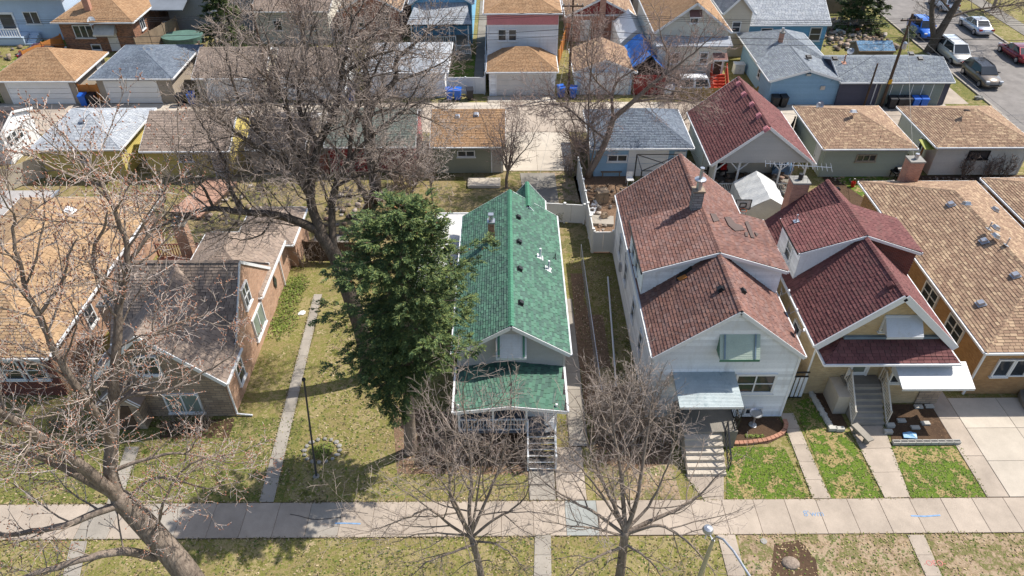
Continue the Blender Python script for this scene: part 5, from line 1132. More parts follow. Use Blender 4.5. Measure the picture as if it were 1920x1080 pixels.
# giant tree beside the spruce
t4b = at(692, 690)
bare_tree('giant_bare_tree', 'giant bare tree with dark gnarled limbs rising left of the spruce', (t4b.x, t4b.y, 0), [
    ([Vector((t4b.x,t4b.y,-.3))]+L_((692,688,27.2),(678,620,27.3),(656,555,27.6),(628,480,28.0),(600,438,28.3)), .48, .3),
    (L_((606,438,28.3),(565,418,28.4),(515,402,28.4),(455,398,28.2),(400,390,28.0),(350,402,27.8),(300,425,27.6)), .24, .06),
    (L_((604,436,28.3),(584,385,28.8),(585,330,29.3),(598,270,29.9),(625,215,30.4),(640,140,31.0),(655,60,31.5),(660,10,31.8)), .25, .03),
    (L_((584,370,28.9),(548,315,28.9),(510,290,28.7),(470,268,28.5),(430,238,28.3),(395,205,28.2)), .2, .03),
    (L_((625,465,28.1),(622,400,28.8),(628,350,29.3),(655,300,29.8),(700,252,30.3),(745,215,30.7),(790,190,31)), .2, .03),
    (L_((585,330,29.3),(550,270,29.6),(540,210,30),(520,150,30.5),(505,90,31),(490,40,31.4)), .15, .02),
    (L_((598,270,29.9),(565,220,30.4),(560,160,30.9),(575,100,31.3),(590,30,31.7)), .14, .02),
    (L_((455,398,28.2),(430,350,28.6),(420,300,29),(395,260,29.3),(370,220,29.6)), .12, .02),
    (L_((400,390,28.0),(380,350,28.0),(350,320,28.0),(330,280,28.0)), .08, .015),
    (L_((628,350,29.3),(670,330,29.3),(720,320,29.3),(770,330,29.3),(800,350,29.3)), .1, .015),
    (L_((655,300,29.8),(660,240,30.4),(680,180,31),(710,120,31.6),(730,60,32)), .12, .02),
    (L_((548,315,28.9),(500,320,28.6),(460,330,28.3),(420,325,28.0),(380,310,27.8)), .09, .015),
    (L_((625,215,30.4),(590,180,30.8),(540,160,31),(480,150,31.2),(430,140,31.4)), .1, .015),
    (L_((640,140,31.0),(690,110,31.4),(740,95,31.7),(790,100,32)), .09, .015),
    (L_((510,290,28.7),(480,240,29.2),(450,190,29.6),(430,130,30),(420,80,30.3)), .1, .015),
    (L_((515,402,28.4),(490,440,28.2),(450,450,28),(420,440,27.9)), .06, .012)],
    31, dens=(2.0,3.2,5.6), lens=(.5,.48,.45), barkm=BARK_D, twigm=TWIG, twig_r=.0075, maxlen=(3.4,1.6,.6), tmin=.12, trop=(.02,.05,.04), wig=.16)
t4c = at(705, 366)
bare_tree('yard_tree', 'tall dark bare tree rooted in the back yard behind the spruce', (t4c.x, t4c.y, 0), [
    ([Vector((t4c.x,t4c.y,-.2))]+L_((705,364,43),(702,330,43),(694,270,43.3),(687,226,43.6)), .46, .34),
    (L_((687,226,43.6),(706,184,43.9),(740,152,44.3),(744,112,44.6),(780,80,45),(810,50,45.4)), .26, .03),
    (L_((687,226,43.6),(690,175,44),(684,130,44.4),(700,70,44.9),(718,10,45.4)), .24, .03),
    (L_((687,230,43.6),(650,195,43.8),(615,162,44),(602,110,44.4),(592,50,44.8)), .2, .03),
    (L_((690,215,43.6),(730,205,43.5),(780,192,43.4),(830,205,43.3)), .12, .02),
    (L_((740,152,44.3),(780,140,44.3),(825,120,44.4),(850,100,44.5)), .1, .02),
    (L_((684,130,44.4),(650,90,44.8),(640,40,45.2),(630,0,45.5)), .1, .02),
    (L_((615,162,44),(570,150,44),(520,130,44),(480,120,44)), .1, .02)],
    32, dens=(1.9,2.8,4.4), lens=(.5,.48,.45), barkm=BARK_D, twigm=TWIG_D, twig_r=.009, maxlen=(3.2,1.6,.6), tmin=.12, wig=.14)
t4d = at(688, 385)
bare_tree('yard_tree', 'leaning dark bare tree just behind the crown of the spruce', (t4d.x, t4d.y, 0), [
    ([Vector((t4d.x,t4d.y,-.2))]+L_((690,382,41.5),(676,350,41.3),(660,320,41.2),(640,290,41)), .24, .14),
    (L_((640,290,41),(600,250,41),(570,220,41),(540,180,41)), .12, .02), (L_((660,320,41.2),(670,270,41.3),(690,230,41.4),(720,200,41.5)), .1, .02), (L_((640,290,41),(620,330,40.5),(580,340,40),(540,330,40)), .07, .02)],
    33, dens=(1.8,2.4,3.6), barkm=BARK_D, twigm=TWIG_D, twig_r=.008, maxlen=(2.4,1.3,.5))
# tree by the blue garage
t5b = at(1104, 326)
bare_tree('garage_tree', 'bare tree with wide V fork in front of the light blue garage', (t5b.x, t5b.y, 0), [
    ([Vector((t5b.x,t5b.y,-.2))]+L_((1104,324,47.6),(1120,298,47.6),(1137,262,47.8),(1150,222,48)), .27, .2),
    (L_((1150,222,48),(1148,178,48.2),(1160,150,48.4),(1195,128,48.6),(1225,100,48.8)), .13, .025),
    (L_((1150,222,48),(1185,192,47.8),(1220,160,47.6),(1250,138,47.5),(1290,108,47.4),(1330,75,47.3)), .2, .03),
    (L_((1150,180,48.2),(1115,148,48.4),(1100,105,48.6),(1105,60,48.8)), .09, .02),
    (L_((1137,262,47.8),(1090,225,47.4),(1060,200,47.2),(1025,195,47),(985,200,46.8)), .09, .02),
    (L_((1250,138,47.5),(1255,105,47.8),(1240,70,48),(1235,30,48.2)), .09, .02),
    (L_((1190,190,47.8),(1240,185,47.5),(1290,190,47.2),(1320,205,47)), .09, .02),
    (L_((1105,320,47.6),(1103,260,47.5),(1104,190,47.6),(1110,110,47.8),(1112,60,48)), .09, .02),
    (L_((1220,160,47.6),(1260,170,47.2),(1300,175,47),(1330,190,46.8)), .08, .02),
    (L_((1100,320,47.6),(1085,290,47.2),(1080,250,47),(1070,215,46.8)), .07, .02),
    (L_((1104,322,47.6),(1115,270,47.2),(1110,230,47),(1125,200,46.9)), .06, .02)],
    41, dens=(2.1,3.0,4.6), lens=(.5,.48,.45), twigm=TWIG_R, twig_r=.0085, maxlen=(2.8,1.4,.55), tmin=.15)
def small_tree(label, px, py, hgt, seed, spread=.35, n=7, r=.09, twigm=None, buds=0, barkm=None, dens=(2.2,3.2,4.5), name='small_tree', cat='tree', fork=.25, group=None, twig_r=.007, base=None, maxlen=(1.6,.9,.4)):
    rg = np.random.default_rng(seed); b = base or at(px, py); b = Vector((b[0], b[1], 0)); f = hgt*fork
    L = [([b-Vector((0,0,.1)), b+Vector((rg.normal(0,.05),rg.normal(0,.05),f*.5)), b+Vector((rg.normal(0,.08),rg.normal(0,.08),f))], r, r*.75)]
    top = L[0][0][-1]
    for i in range(n):
        a = 2*math.pi*i/n+rg.uniform(-.4,.4); s = spread*rg.uniform(.45,1.1)*hgt; hh = hgt*rg.uniform(.75,1.05)-f; P = [top]
        for k in (1,2,3): q = k/3; P.append(top+Vector((math.cos(a)*s*q**.9+rg.normal(0,.05), math.sin(a)*s*q**.9+rg.normal(0,.05), hh*q)))
        L.append((P, r*.5, .012))
    return bare_tree(name, label, tuple(b), L, seed+500, dens=dens, lens=(.45,.45,.42), twigm=twigm or TWIG_R, barkm=barkm, buds=buds, twig_r=twig_r, maxlen=maxlen, cat=cat, tmin=.1, group=group)
small_tree('small spreading bare tree beside the concrete pad behind the green roof', 950, 352, 5.6, 61, .4, 8, .12)
small_tree('slender pale bare tree behind the spruce near the sage garage', 812, 380, 5.6, 62, .25, 6, .07, TWIG_L)
small_tree('thin bare tree in the yard beside the red garage', 775, 395, 4.2, 63, .4, 7, .06)
small_tree('small bare tree by the brick bungalow beyond the alley', 410, 75, 7.0, 64, .35, 7, .1, TWIG_L, base=(-27.5,73,0))
small_tree('bare tree at the top edge left of the blue porch house', 560, 60, 9.0, 65, .35, 9, .18, base=(-20.5,73.0,0), twig_r=.011, dens=(2.0,2.8,3.6))
small_tree('bare tree behind the cabin at the left edge', 15, 290, 4.6, 66, .4, 6, .06, base=(-36.2,46.0,0))
small_tree('bare tree near the pale stucco house by the alley fence', 1300, 150, 4.5, 67, .4, 6, .07, base=(15.6,62.0,0))
small_tree('bare bush at the wood fence by the maroon carport garage', 1290, 240, 3.2, 68, .5, 8, .05, base=(14.1,54.6,0))
# street tree at the corner street
b = aty(1742, 97, 73.0)
bare_tree('corner_tree', 'thick forked dark trunk of the tree by the corner street', (b.x, b.y, 0), [
    ([Vector((b.x,b.y,-.2)), aty(1742,96,73), aty(1752,78,73), aty(1762,58,73)], .55, .42),
    ([aty(1762,60,73), aty(1778,34,73), aty(1792,10,73), aty(1808,-20,73), aty(1820,-50,73)], .4, .2),
    ([aty(1752,78,73), aty(1748,48,73), aty(1747,20,73), aty(1750,-15,73), aty(1752,-50,73)], .3, .15),
    ([aty(1778,34,73), aty(1820,20,73.5), aty(1860,14,74), aty(1900,8,74.5), aty(1940,0,75)], .13, .04),
    ([aty(1785,22,73), aty(1765,0,73), aty(1750,-20,73)], .12, .05)],
    71, dens=(1.6,2.4,3.4), barkm=BARK_D, twigm=TWIG_D, twig_r=.011)
small_tree('bare tree on the verge at the top right corner', 1880, 20, 9.5, 72, .4, 9, .2, TWIG_R, base=(57.2,86,0), twig_r=.012, dens=(2.0,2.8,3.4))
# leafless shrubs
def shrub(label, base, hgt, spread, seed, n=12, twigm=None, dens=(2.6,3.2,3.4), group='leafless shrubs', twig_r=.0055):
    rg = np.random.default_rng(seed); b = Vector((base[0], base[1], 0)); L = [([b-Vector((0,0,.1)), b+Vector((0,0,.12)), b+Vector((0,0,.25))], .05, .04)]
    for i in range(n):
        a = rg.uniform(0, 6.28); s = spread*rg.uniform(.15,1); hh = hgt*rg.uniform(.6,1.05); o = b+Vector((math.cos(a)*s*.35, math.sin(a)*s*.35, 0)); P = [o]
        for k in (1,2,3): q = k/3; P.append(o+Vector((math.cos(a)*s*.65*q**1.3+rg.normal(0,.06), math.sin(a)*s*.65*q**1.3+rg.normal(0,.06), hh*q)))
        L.append((P, .022, .007))
    return bare_tree('shrub', label, tuple(b), L, seed+900, dens=dens, lens=(.4,.4,.4), minlen=(.4,.2,.12), maxlen=(1.1,.5,.25), twigm=twigm or TWIG_R, cat='shrub', group=group, twig_r=twig_r, tmin=.1, ang=(32,38,40))
sb = [(1125,828,4.2,1.0,'tall twiggy shrub nearest the green cottage walk'),(1165,836,4.4,1.1,'tall twiggy shrub in the middle of the clump by the white house'),(1205,830,4.4,1.0,'tall twiggy shrub against the white house corner'),(1240,838,3.0,.9,'low twiggy shrub beside the concrete front steps'),
      (1130,780,3.2,.9,'twiggy shrub behind the clump left of the white house'),(1180,790,3.6,.9,'twiggy shrub standing back against the white side wall')]
for i, (px, py, hh, s_, lb) in enumerate(sb):
    p = at(px, py); shrub(lb, (min(p.x, 8.0), p.y), hh, s_, 100+i, n=8, twigm=TWIG_L if i % 2 else TWIG)
hb = [(800,868,1.3,'hedge shrub at the spruce end of the porch bed'),(826,852,1.6,'hedge shrub second from the spruce in the porch bed'),(855,862,1.5,'hedge shrub in front of the porch railing'),(890,852,1.6,'hedge shrub below the middle of the porch railing'),(930,862,1.7,'hedge shrub just left of the white porch stairs'),(962,868,1.3,'hedge shrub touching the white porch stairs'),(840,874,1.2,'low hedge shrub on the street side of the porch bed')]
for i, (px, py, hh, lb) in enumerate(hb):
    p = at(px, py); shrub(lb, (p.x, p.y), hh, .85, 200+i, n=11, twigm=TWIG if i % 2 else TWIG_R)
for i, (px, py, hh, lb) in enumerate(((330,805,1.0,'low shrub under the picture window of the brown brick house'),(390,803,1.0,'low shrub at the right front corner of the brown brick house'),(110,800,1.2,'low shrub before the red brick bungalow'),(568,500,1.6,'tangled shrub beside the rear of the brown brick house'),(600,492,1.5,'tangled shrub at the back end of the side path'))):
    p = at(px, py); shrub(lb, (p.x, p.y), hh, .9, 300+i, twigm=TWIG_D)
for i, (px, lb) in enumerate(((1800,'vine shrub at the left of the cream garage wall'),(1840,'vine shrub in the middle of the cream garage wall'),(1872,'vine shrub at the right of the cream garage wall'))):
    p = at(px, 326); shrub(lb, (p.x, 47.7), 1.7, .7, 320+i, twigm=TWIG_D, twig_r=.009)
for i, (px, py, hh, lb) in enumerate(((745,345,2.6,'brushy shrub in front of the red garage'),(770,350,2.4,'brushy shrub at the corner of the red garage'),(430,330,2.6,'brushy shrub between the hidden garages'),(1085,300,2.6,'brushy shrub at the foot of the forked garage tree'),(1070,330,1.6,'low brush at the end of the white fence'))):
    p = at(px, py); shrub(lb, (p.x, p.y), hh, 1.1, 330+i, twigm=TWIG_R if i % 2 else TWIG_D, twig_r=.009, n=16)
# conifers
def conifer(name, label, base, H, z0, prof, seed, nb=130, mat=None, cones=0, lean=(0,0), trunk_r=.2, spray=.5, per=34, leaders=None, leafw=1.0):
    rg = np.random.default_rng(seed); root = thing(name, label, 'tree', (base[0], base[1], 0)); b = np.array((base[0], base[1], 0.0))
    tk = Tubes(); zz = np.linspace(-.2, H*.97, 16); P = np.stack([b[0]+lean[0]*zz, b[1]+lean[1]*zz, zz], 1); tk.add(P, trunk_r*(1-zz/H*.9)+.02, 12); tk.obj('trunk', BARK, root)
    br = Tubes(); C = []; D = []; S = []; cn = []
    for i in range(nb):
        f = ((i+rg.random())/nb); z = z0+(H-z0)*f; a = i*2.4+rg.normal(0,.35); Rr = prof(f, a)*rg.uniform(.6,1.22)
        if Rr < .15: continue
        o = np.array((b[0]+lean[0]*z, b[1]+lean[1]*z, z)); m = 8; Q = []
        droop = -.38*(1-f)-.05; up = .28
        for k in range(m+1):
            t = k/m; Q.append(o+np.array((math.cos(a)*Rr*t, math.sin(a)*Rr*t, Rr*(droop*t+up*t*t*t)))+rg.normal(0,.03,3)*t)
        Q = np.array(Q); br.add(Q, np.linspace(.035*(1.2-f),.008,m+1), 5); n = int(per*(.35+.65*Rr/3.4)*1.15)
        side = np.array((-math.sin(a), math.cos(a), 0)); rad = np.array((math.cos(a), math.sin(a), 0))
        for k in range(n):
            t = .14+.86*rg.random()**.72; q = t*m; j = min(int(q), m-1); c = Q[j]*(1-q+j)+Q[j+1]*(q-j); sgn = 1 if k % 2 else -1
            w = Rr*.36*(1.12-t)*rg.random()**.6*sgn; c = c+side*w+np.array((0,0,-abs(w)*.4))+rg.normal(0,.05,3)
            d = rad*rg.uniform(.45,1.0)+side*sgn*rg.uniform(.1,.85)+np.array((0,0,rg.uniform(-.55,.3))); C.append(c); D.append(_unit(d)); S.append(spray*rg.uniform(.65,1.25)*(1.05-.3*t))
            if cones and f > .55 and rg.random() < cones*(f-.4): cn.append(c+np.array((0,0,-.12)))
    for lx, ly, lz0, lz1 in (leaders or []):
        for k in range(60):
            z = rg.uniform(lz0, lz1); a = rg.uniform(0,6.28); rr = .75*(1-(z-lz0)/(lz1-lz0)*.85)*rg.random()**.5
            C.append(np.array((lx+math.cos(a)*rr, ly+math.sin(a)*rr, z))); D.append(_unit(np.array((math.cos(a), math.sin(a), .35)))); S.append(spray*.75)
            if cones and rg.random() < .35: cn.append(C[-1]+np.array((0,0,-.12)))
    C, D, S = np.array(C), np.array(D), np.array(S); n = len(C)
    U = np.cross(D, np.array((0,0,1.))); U /= np.linalg.norm(U,axis=1)[:,None]+1e-9; W = np.cross(U, D)
    V = []; K = 20
    for k in range(K):                         # needle-clad twiglets fanned along each spray
        s = (k-1)/(K-1); sg = 1 if k % 2 else -1; L = S*(.5-.26*max(s,0))*rg.uniform(.7,1.2,n); root_ = C+D*(S*max(s,0)*.9)[:,None]
        an = rg.uniform(.45,.95,n)*sg if k else np.zeros(n); el = rg.uniform(-.35,.6,n)
        dd = D*np.cos(an)[:,None]+U*np.sin(an)[:,None]+W*el[:,None]; dd /= np.linalg.norm(dd,axis=1)[:,None]
        sd_ = np.cross(dd, W+rg.normal(0,.5,(n,3))); sd_ /= np.linalg.norm(sd_,axis=1)[:,None]+1e-9; wd = (.012+.02*rg.random(n))*leafw
        V.append(np.stack([root_, root_+dd*(L*.45)[:,None]+sd_*wd[:,None], root_+dd*L[:,None], root_+dd*(L*.45)[:,None]-sd_*wd[:,None]], 1))
    V = np.stack(V, 1).reshape(-1,3); tri_object('needles', V, np.arange(len(V)).reshape(-1,4), mat or SPRUCE, root, 'stuff')
    br.obj('branches', BARK_D, root)
    if cn:
        c = np.array(cn); m = len(c); O = np.array([(1,0,.3),(0,1,.3),(-1,0,.3),(0,-1,.3),(0,0,1),(0,0,-2.4)])*.038; F = np.array([(0,1,4),(1,2,4),(2,3,4),(3,0,4),(1,0,5),(2,1,5),(3,2,5),(0,3,5)])
        tri_object('cones', (c[:,None,:]+O[None]).reshape(-1,3), (F[None]+np.arange(m)[:,None,None]*6).reshape(-1,3), CONES, root, 'stuff')
    return root
sp = at(770, 846)
def sprof(f, a):                                # broad, ragged, lopsided crown; low boughs only on the lawn side
    r = float(np.interp(f, (0,.14,.26,.42,.7,.84,.94,1), (1.5,1.7,2.0,2.6,2.6,1.9,1.2,.5)))
    r *= 1+.2*math.sin(a*2+1.1)+.16*math.sin(a*3+f*9)
    if f < .24 and math.cos(a-3.5) < .35: r *= .12 if f < .14 else .5
    return max(r, .1)
conifer('spruce_tree', 'tall dense dark green spruce with tan cones in front of the green roof', (sp.x, sp.y), 14.0, 4.1, sprof, 51, nb=175, cones=.25, lean=(.06,0), trunk_r=.29, per=36, leaders=[(sp.x+.3,sp.y+.3,12.2,14.2),(sp.x+1.7,sp.y+.4,12.0,14.2),(sp.x-.8,sp.y+.6,11.0,12.9),(sp.x+1.9,sp.y+.2,11.0,12.8)])
conifer('pine_tree', 'dark evergreen behind the rubble yard at the top right', (39.2, 80.5), 7.5, .8, lambda f, a: 2.6*(1-f)**.6+.2, 52, nb=60, mat=PINE, per=26, spray=.8, leafw=2.2)
conifer('pine_tree', 'yellow-green pine at the top left beyond the alley', (-27.2, 69.8), 8.6, 1.0, lambda f, a: 2.2*(1-f)**.7+.2, 53, nb=60, mat=PINE, per=24, spray=.8, leafw=2.2)
# leafy ground cover and shrubs
def leafy(name, label, cat, cx, cy, rx, ry, rz, n, mat, size=.12, seed=0, z0=0.0, kind=None, flat=False):
    rg = np.random.default_rng(seed); root = thing(name, label, cat, (cx, cy, 0)) if not kind else None
    u = rg.normal(0,1,(n,3)); u /= np.linalg.norm(u,axis=1)[:,None]; rr = rg.uniform(.6,1.05,n)[:,None] if not flat else rg.random((n,1))**.5
    P = u*rr*np.array((rx,ry,rz)); P[:,2] = np.abs(P[:,2]) if flat else P[:,2]+rz; P += np.array((cx,cy,z0)); th = rg.uniform(0,6.28,n); s = size*rg.uniform(.5,1.3,n)
    a = np.stack([np.cos(th),np.sin(th),rg.uniform(-.5,.5,n)],1)*s[:,None]; b = np.stack([-np.sin(th),np.cos(th),rg.uniform(-.4,.6,n)],1)*(s*.5)[:,None]
    V = np.stack([P-a*.5,P+b*.5,P+a*.5,P-b*.5],1).reshape(-1,3); o = tri_object('leaves' if not kind else name, V, np.arange(n*4).reshape(-1,4), mat, root, 'stuff'); return o
for px, py, rx, ry in ((540,560,.9,1.6),(530,605,1.0,1.6),(556,535,.8,1.2)):
    p = at(px, py); leafy('ground_ivy', None, None, p.x, p.y, rx, ry, .16, 800, IVY, .13, px, kind='stuff', flat=True)
p = at(604, 845); leafy('ring_bed_plants', None, None, p.x, p.y, .62, .5, .16, 500, IVY, .1, 5, kind='stuff', flat=True)
p = at(1052, 412); leafy('boxwood', 'round dark green boxwood by the white vinyl fence', 'shrub', p.x, p.y, .55, .5, .55, 900, BOX, .1, 6)
leafy('clipped_bush', 'round dark clipped bush beyond the corner street', 'shrub', 59.0, 75.5, 1.2, 1.2, .9, 1400, BOX, .16, 7)
leafy('clipped_bush', 'olive bush by the kerb in front of the blue car', 'shrub', 43.0, 76.5, .7, .7, .8, 700, PINE, .16, 8)
for px, py in ((1462,770),): pass
for px in (1400,1409,1418,1428): p = at(px, 818); leafy('sprouts', None, None, p.x, p.y, .14, .12, .1, 60, IVY, .09, px, kind='stuff', flat=True)
p = at(1362, 838); leafy('sprouts', None, None, p.x, p.y, .35, .35, .15, 160, IVY, .1, 9, kind='stuff', flat=True)
# ------------------------------------------------------------------ fences, poles, bins, cars, yard things
def fence(name, label, p, q, h, mat, board=.14, gap=.012, rails=True, posts=2.2, group=None, top=0.0, panel=None, cap=False, th=.03):
    p = Vector((p[0], p[1], 0)); q = Vector((q[0], q[1], 0)); L = (q-p).length; d = (q-p)/L; ang = math.atan2(d.y, d.x)
    root = thing(name, label, 'fence', tuple((p+q)/2), group); w = panel or board
    n = max(1, round(L/w)); w = L/n; me = MB().box(-w/2+gap/2, -th/2, .06, w/2-gap/2, th/2, h).mesh('panel' if panel else 'board', mat)
    for i in range(n):
        o = inst('panel' if panel else 'board', me, root, p+d*(w*(i+.5))); o.rotation_euler = (0,0,ang); o.location.z += random.uniform(-.02,.02) if not panel else 0
    k = max(1, round(L/posts)); pm = MB().box(-.06,-.06,0,.06,.06,h+.1).mesh('post', mat)
    if cap: pm = MB().box(-.065,-.065,0,.065,.065,h+.08).box(-.085,-.085,h+.08,.085,.085,h+.13).mesh('post', mat)
    for i in range(k+1): o = inst('post', pm, root, p+d*(L*i/k)); o.rotation_euler = (0,0,ang)
    if rails:
        nrm = Vector((-d.y, d.x, 0))*.05
        for z in ((.3, h-.25) if not panel else (.1, h-.02)): MB().bar(p+nrm*(0 if panel else 1)+Vector((0,0,z)), q+nrm*(0 if panel else 1)+Vector((0,0,z)), .06 if panel else .04, .09).build('rail', mat, root)
    return root
fence('vinyl_fence', 'cream vinyl panel fence running back between the cottage and white house yards', (5.55,38.3), (5.35,47.6), 1.75, VINYL, panel=1.55, cap=True, posts=1.55)
fence('vinyl_fence', 'short cream vinyl fence across the yard behind the green roof', (2.6,41.9), (5.3,41.6), 1.5, VINYL, panel=.9, cap=True, posts=1.35)
fence('vinyl_fence', 'white vinyl gate panel joining the white house', (5.6,38.25), (6.85,38.25), 1.6, VINYL, panel=.62, cap=True, posts=1.25)
fence('plank_fence', 'dark brown plank fence behind the brown brick house', (-12.9,37.4), (-8.8,37.2), 1.6, WOOD_DK)
fence('plank_fence', 'weathered plank fence along the left yards', (-38.2,44.5), (-35.2,48.2), 1.7, BEIGE_SIDING, board=.3)
fence('plank_fence', 'ochre picket fence by the alley in front of the pale stucco house', (15.2,61.4), (22.6,61.5), 1.2, WOOD_OL, gap=.03)
fence('plank_fence', 'orange stained plank fence beside the brick bungalow', (-47.2,69.5), (-45.6,74.0), 1.7, WOOD_OR)
fence('plank_fence', 'orange plank gate between the two left garages', (-38.1,61.5), (-36.4,61.5), 1.7, WOOD_OR, posts=.8)
fence('plank_fence', 'brown plank fence between the hipped garages on the right', (30.4,47.2), (31.9,49.4), 1.7, WOOD_OR, board=.2)
fence('plank_fence', 'dark plank fence beside the maroon carport garage', (22.2,52.0), (23.6,54.4), 1.7, WOOD_DK, board=.2)
fence('plank_fence', 'grey weathered fence behind the brick bungalow', (-37.4,72.5), (-35.6,79.0), 1.8, WOOD)
fence('plank_fence', 'grey fence at the back of the rubble yard', (32.6,84.5), (41.5,84.8), 1.7, WOOD)
fence('vinyl_fence', 'tall white vinyl fence beside the narrow walk of the blue house', (-1.95,63.4), (-2.05,75.5), 1.9, WHITE, panel=2.0, posts=2.0)
fence('vinyl_fence', 'white vinyl gate behind the bins by the white garage', (-5.4,63.0), (-2.0,63.0), 1.6, WHITE, panel=.85, posts=1.7)
fence('plank_fence', 'brown plank fence behind the salmon brick yard', (5.2,69.5), (6.3,76.0), 1.6, WOOD_OR, board=.2)
fence('plank_fence', 'black metal yard gate by the carport', (13.7,46.6), (14.8,46.6), 1.5, DMETAL, board=.12, gap=.1, posts=.6)
fence('plank_fence', 'red-brown fence beside the hidden garages', (-15.0,48.6), (-13.6,48.6), 1.7, WOOD_RED)
# chain link rail between cottage and white house
cl = thing('wire_fence', 'low galvanised wire fence along the strip between cottage and white house', 'fence', (4.75,31,0))
for i in range(8): MB().tube([(4.75,24.3+i*1.9,0),(4.75,24.3+i*1.9,1.1)], .025, 6).build('post', METAL, cl)
MB().tube([(4.75,24.3,1.08),(4.75,37.6,1.08)], .022, 6).build('top_rail', METAL, cl)
wm = MB()
for i in range(66): wm.bar((4.75,24.3+i*.2,.05),(4.75,24.3+i*.2+.5,1.05),.006,.006).bar((4.75,24.3+i*.2+.5,.05),(4.75,24.3+i*.2,1.05),.006,.006)
wm.build('mesh_wire', METAL, cl, kind='stuff')
dp = thing('white_pipe', 'white drain pipe lying along the left side of the white house', 'pipe', (6.2,30,0)); MB().tube([(6.3,35.5,.1),(5.95,30,.1),(5.7,26.2,.1),(4.9,26.1,.1)], .05, 8).build('pipe_run', WHITE, dp)
gt = thing('iron_gate', 'black and white iron gate between the white and maroon houses', 'gate', (14.6,25.4,0))
for i in range(6): MB().box(13.95+i*.22,25.38,.05,13.95+i*.22+.15,25.41,1.6).build('panel', WHITE, gt)
for z in (.05, 1.55, 1.85): MB().box(13.85,25.36,z,15.2,25.43,z+.06).build('rail', DMETAL, gt)
# poles and wires
def pole(label, x, y, h, r=.14, arm=True, mat=WOOD_DK):
    o = thing('utility_pole', label, 'pole', (x,y,0), 'utility poles along the alley'); MB().tube([(x,y,-.2),(x,y,h*.5),(x,y,h)], [r,r*.88,r*.7], 10).build('shaft', mat, o)
    if arm:
        ca = MB().bar((x-.9,y-.16,h-.5),(x+.9,y-.16,h-.5),.1,.12).build('crossarm', mat, o)
        for s_ in (-.8,-.35,.35,.8): MB().lathe((x+s_,y-.16,h-.44), [(.03,0),(.06,.06),(.045,.12),(.05,.16)], 8).build('insulator', FOUND, ca)
    return o
pl = pole('weathered utility pole with crossarm in front of the charcoal garage', 33.45, 60.0, 8.2)
MB().box(33.3,59.84,2.2,33.6,59.87,2.6).build('yellow_sign', plain('yellow_sign_paint', lin((214,160,40)), .5), pl)
MB().lathe((33.45,59.6,5.4), [(.14,0),(.17,.1),(.17,.5),(.1,.6)], 10).build('lamp_head', METAL, pl)
pole('thin utility pole behind the bare tree by the red gate', 5.7, 62.6, 8.6, .12); pole('utility pole hidden in the crown of the big bare tree', -21.2, 61.7, 8.6, .13); pole('short wooden guy stub leaning on the charcoal garage', 31.9, 60.0, 4.0, .1, arm=False)
WIRE = plain('black_wire', (.03,.03,.032), .6)
def wire(label, a, b, sag=.5, r=.011, name='overhead_wire', mat=None):
    a = Vector(a); b = Vector(b); P = []
    for i in range(17): t = i/16; q = a.lerp(b, t); q.z -= sag*4*t*(1-t); P.append(q)
    o = MB().tube(P, r, 5).build(name, mat or WIRE, None); return props(o, label, 'wire', 'overhead wires')
PX = (-75, -21.2, 5.7, 33.45, 85)
seg = ('left of the big tree', 'between the big tree and the thin pole', 'between the thin pole and the crossarm pole', 'right of the crossarm pole over the street')
for i in range(4):
    for k, (dy, z, nm) in enumerate(((-.8,7.75,'nearest'),(-.3,7.75,'second'),(.3,7.7,'farthest top'),(.1,6.2,'thick lower'),(0,5.7,'lowest'))):
        y0 = 61.5 if PX[i] in (-75, -21.2) else (62.4 if PX[i] == 5.7 else 60); y1 = 61.5 if PX[i+1] == -21.2 else (62.4 if PX[i+1] == 5.7 else 60)
        wire('%s alley wire strung %s' % (nm, seg[i]), (PX[i],y0+dy,z), (PX[i+1],y1+dy,z), .45, .024 if k == 3 else .016)
wire('pale service wire from the crossarm pole to the tan bungalow', (33.4,59.9,7.2), (26.5,41.2,4.6), .3, .012, 'service_wire', FOUND)
wire('pale service wire from the crossarm pole towards the right edge', (33.5,59.9,7.1), (37.5,41.0,4.5), .3, .012, 'service_wire', FOUND)
wire('service wire from the crossarm pole to the blue gable garage', (33.4,60,6.6), (28.5,60.5,2.2), .2, .012, 'service_wire')
wire('thin service wire from the thin pole down to the green cottage', (5.7,62.5,6.8), (1.8,38.4,4.6), .5, .009, 'service_wire', FOUND)
wire('thin service wire over the white house roof', (5.7,62.5,6.6), (11.5,38.5,6.8), .5, .009, 'service_wire')
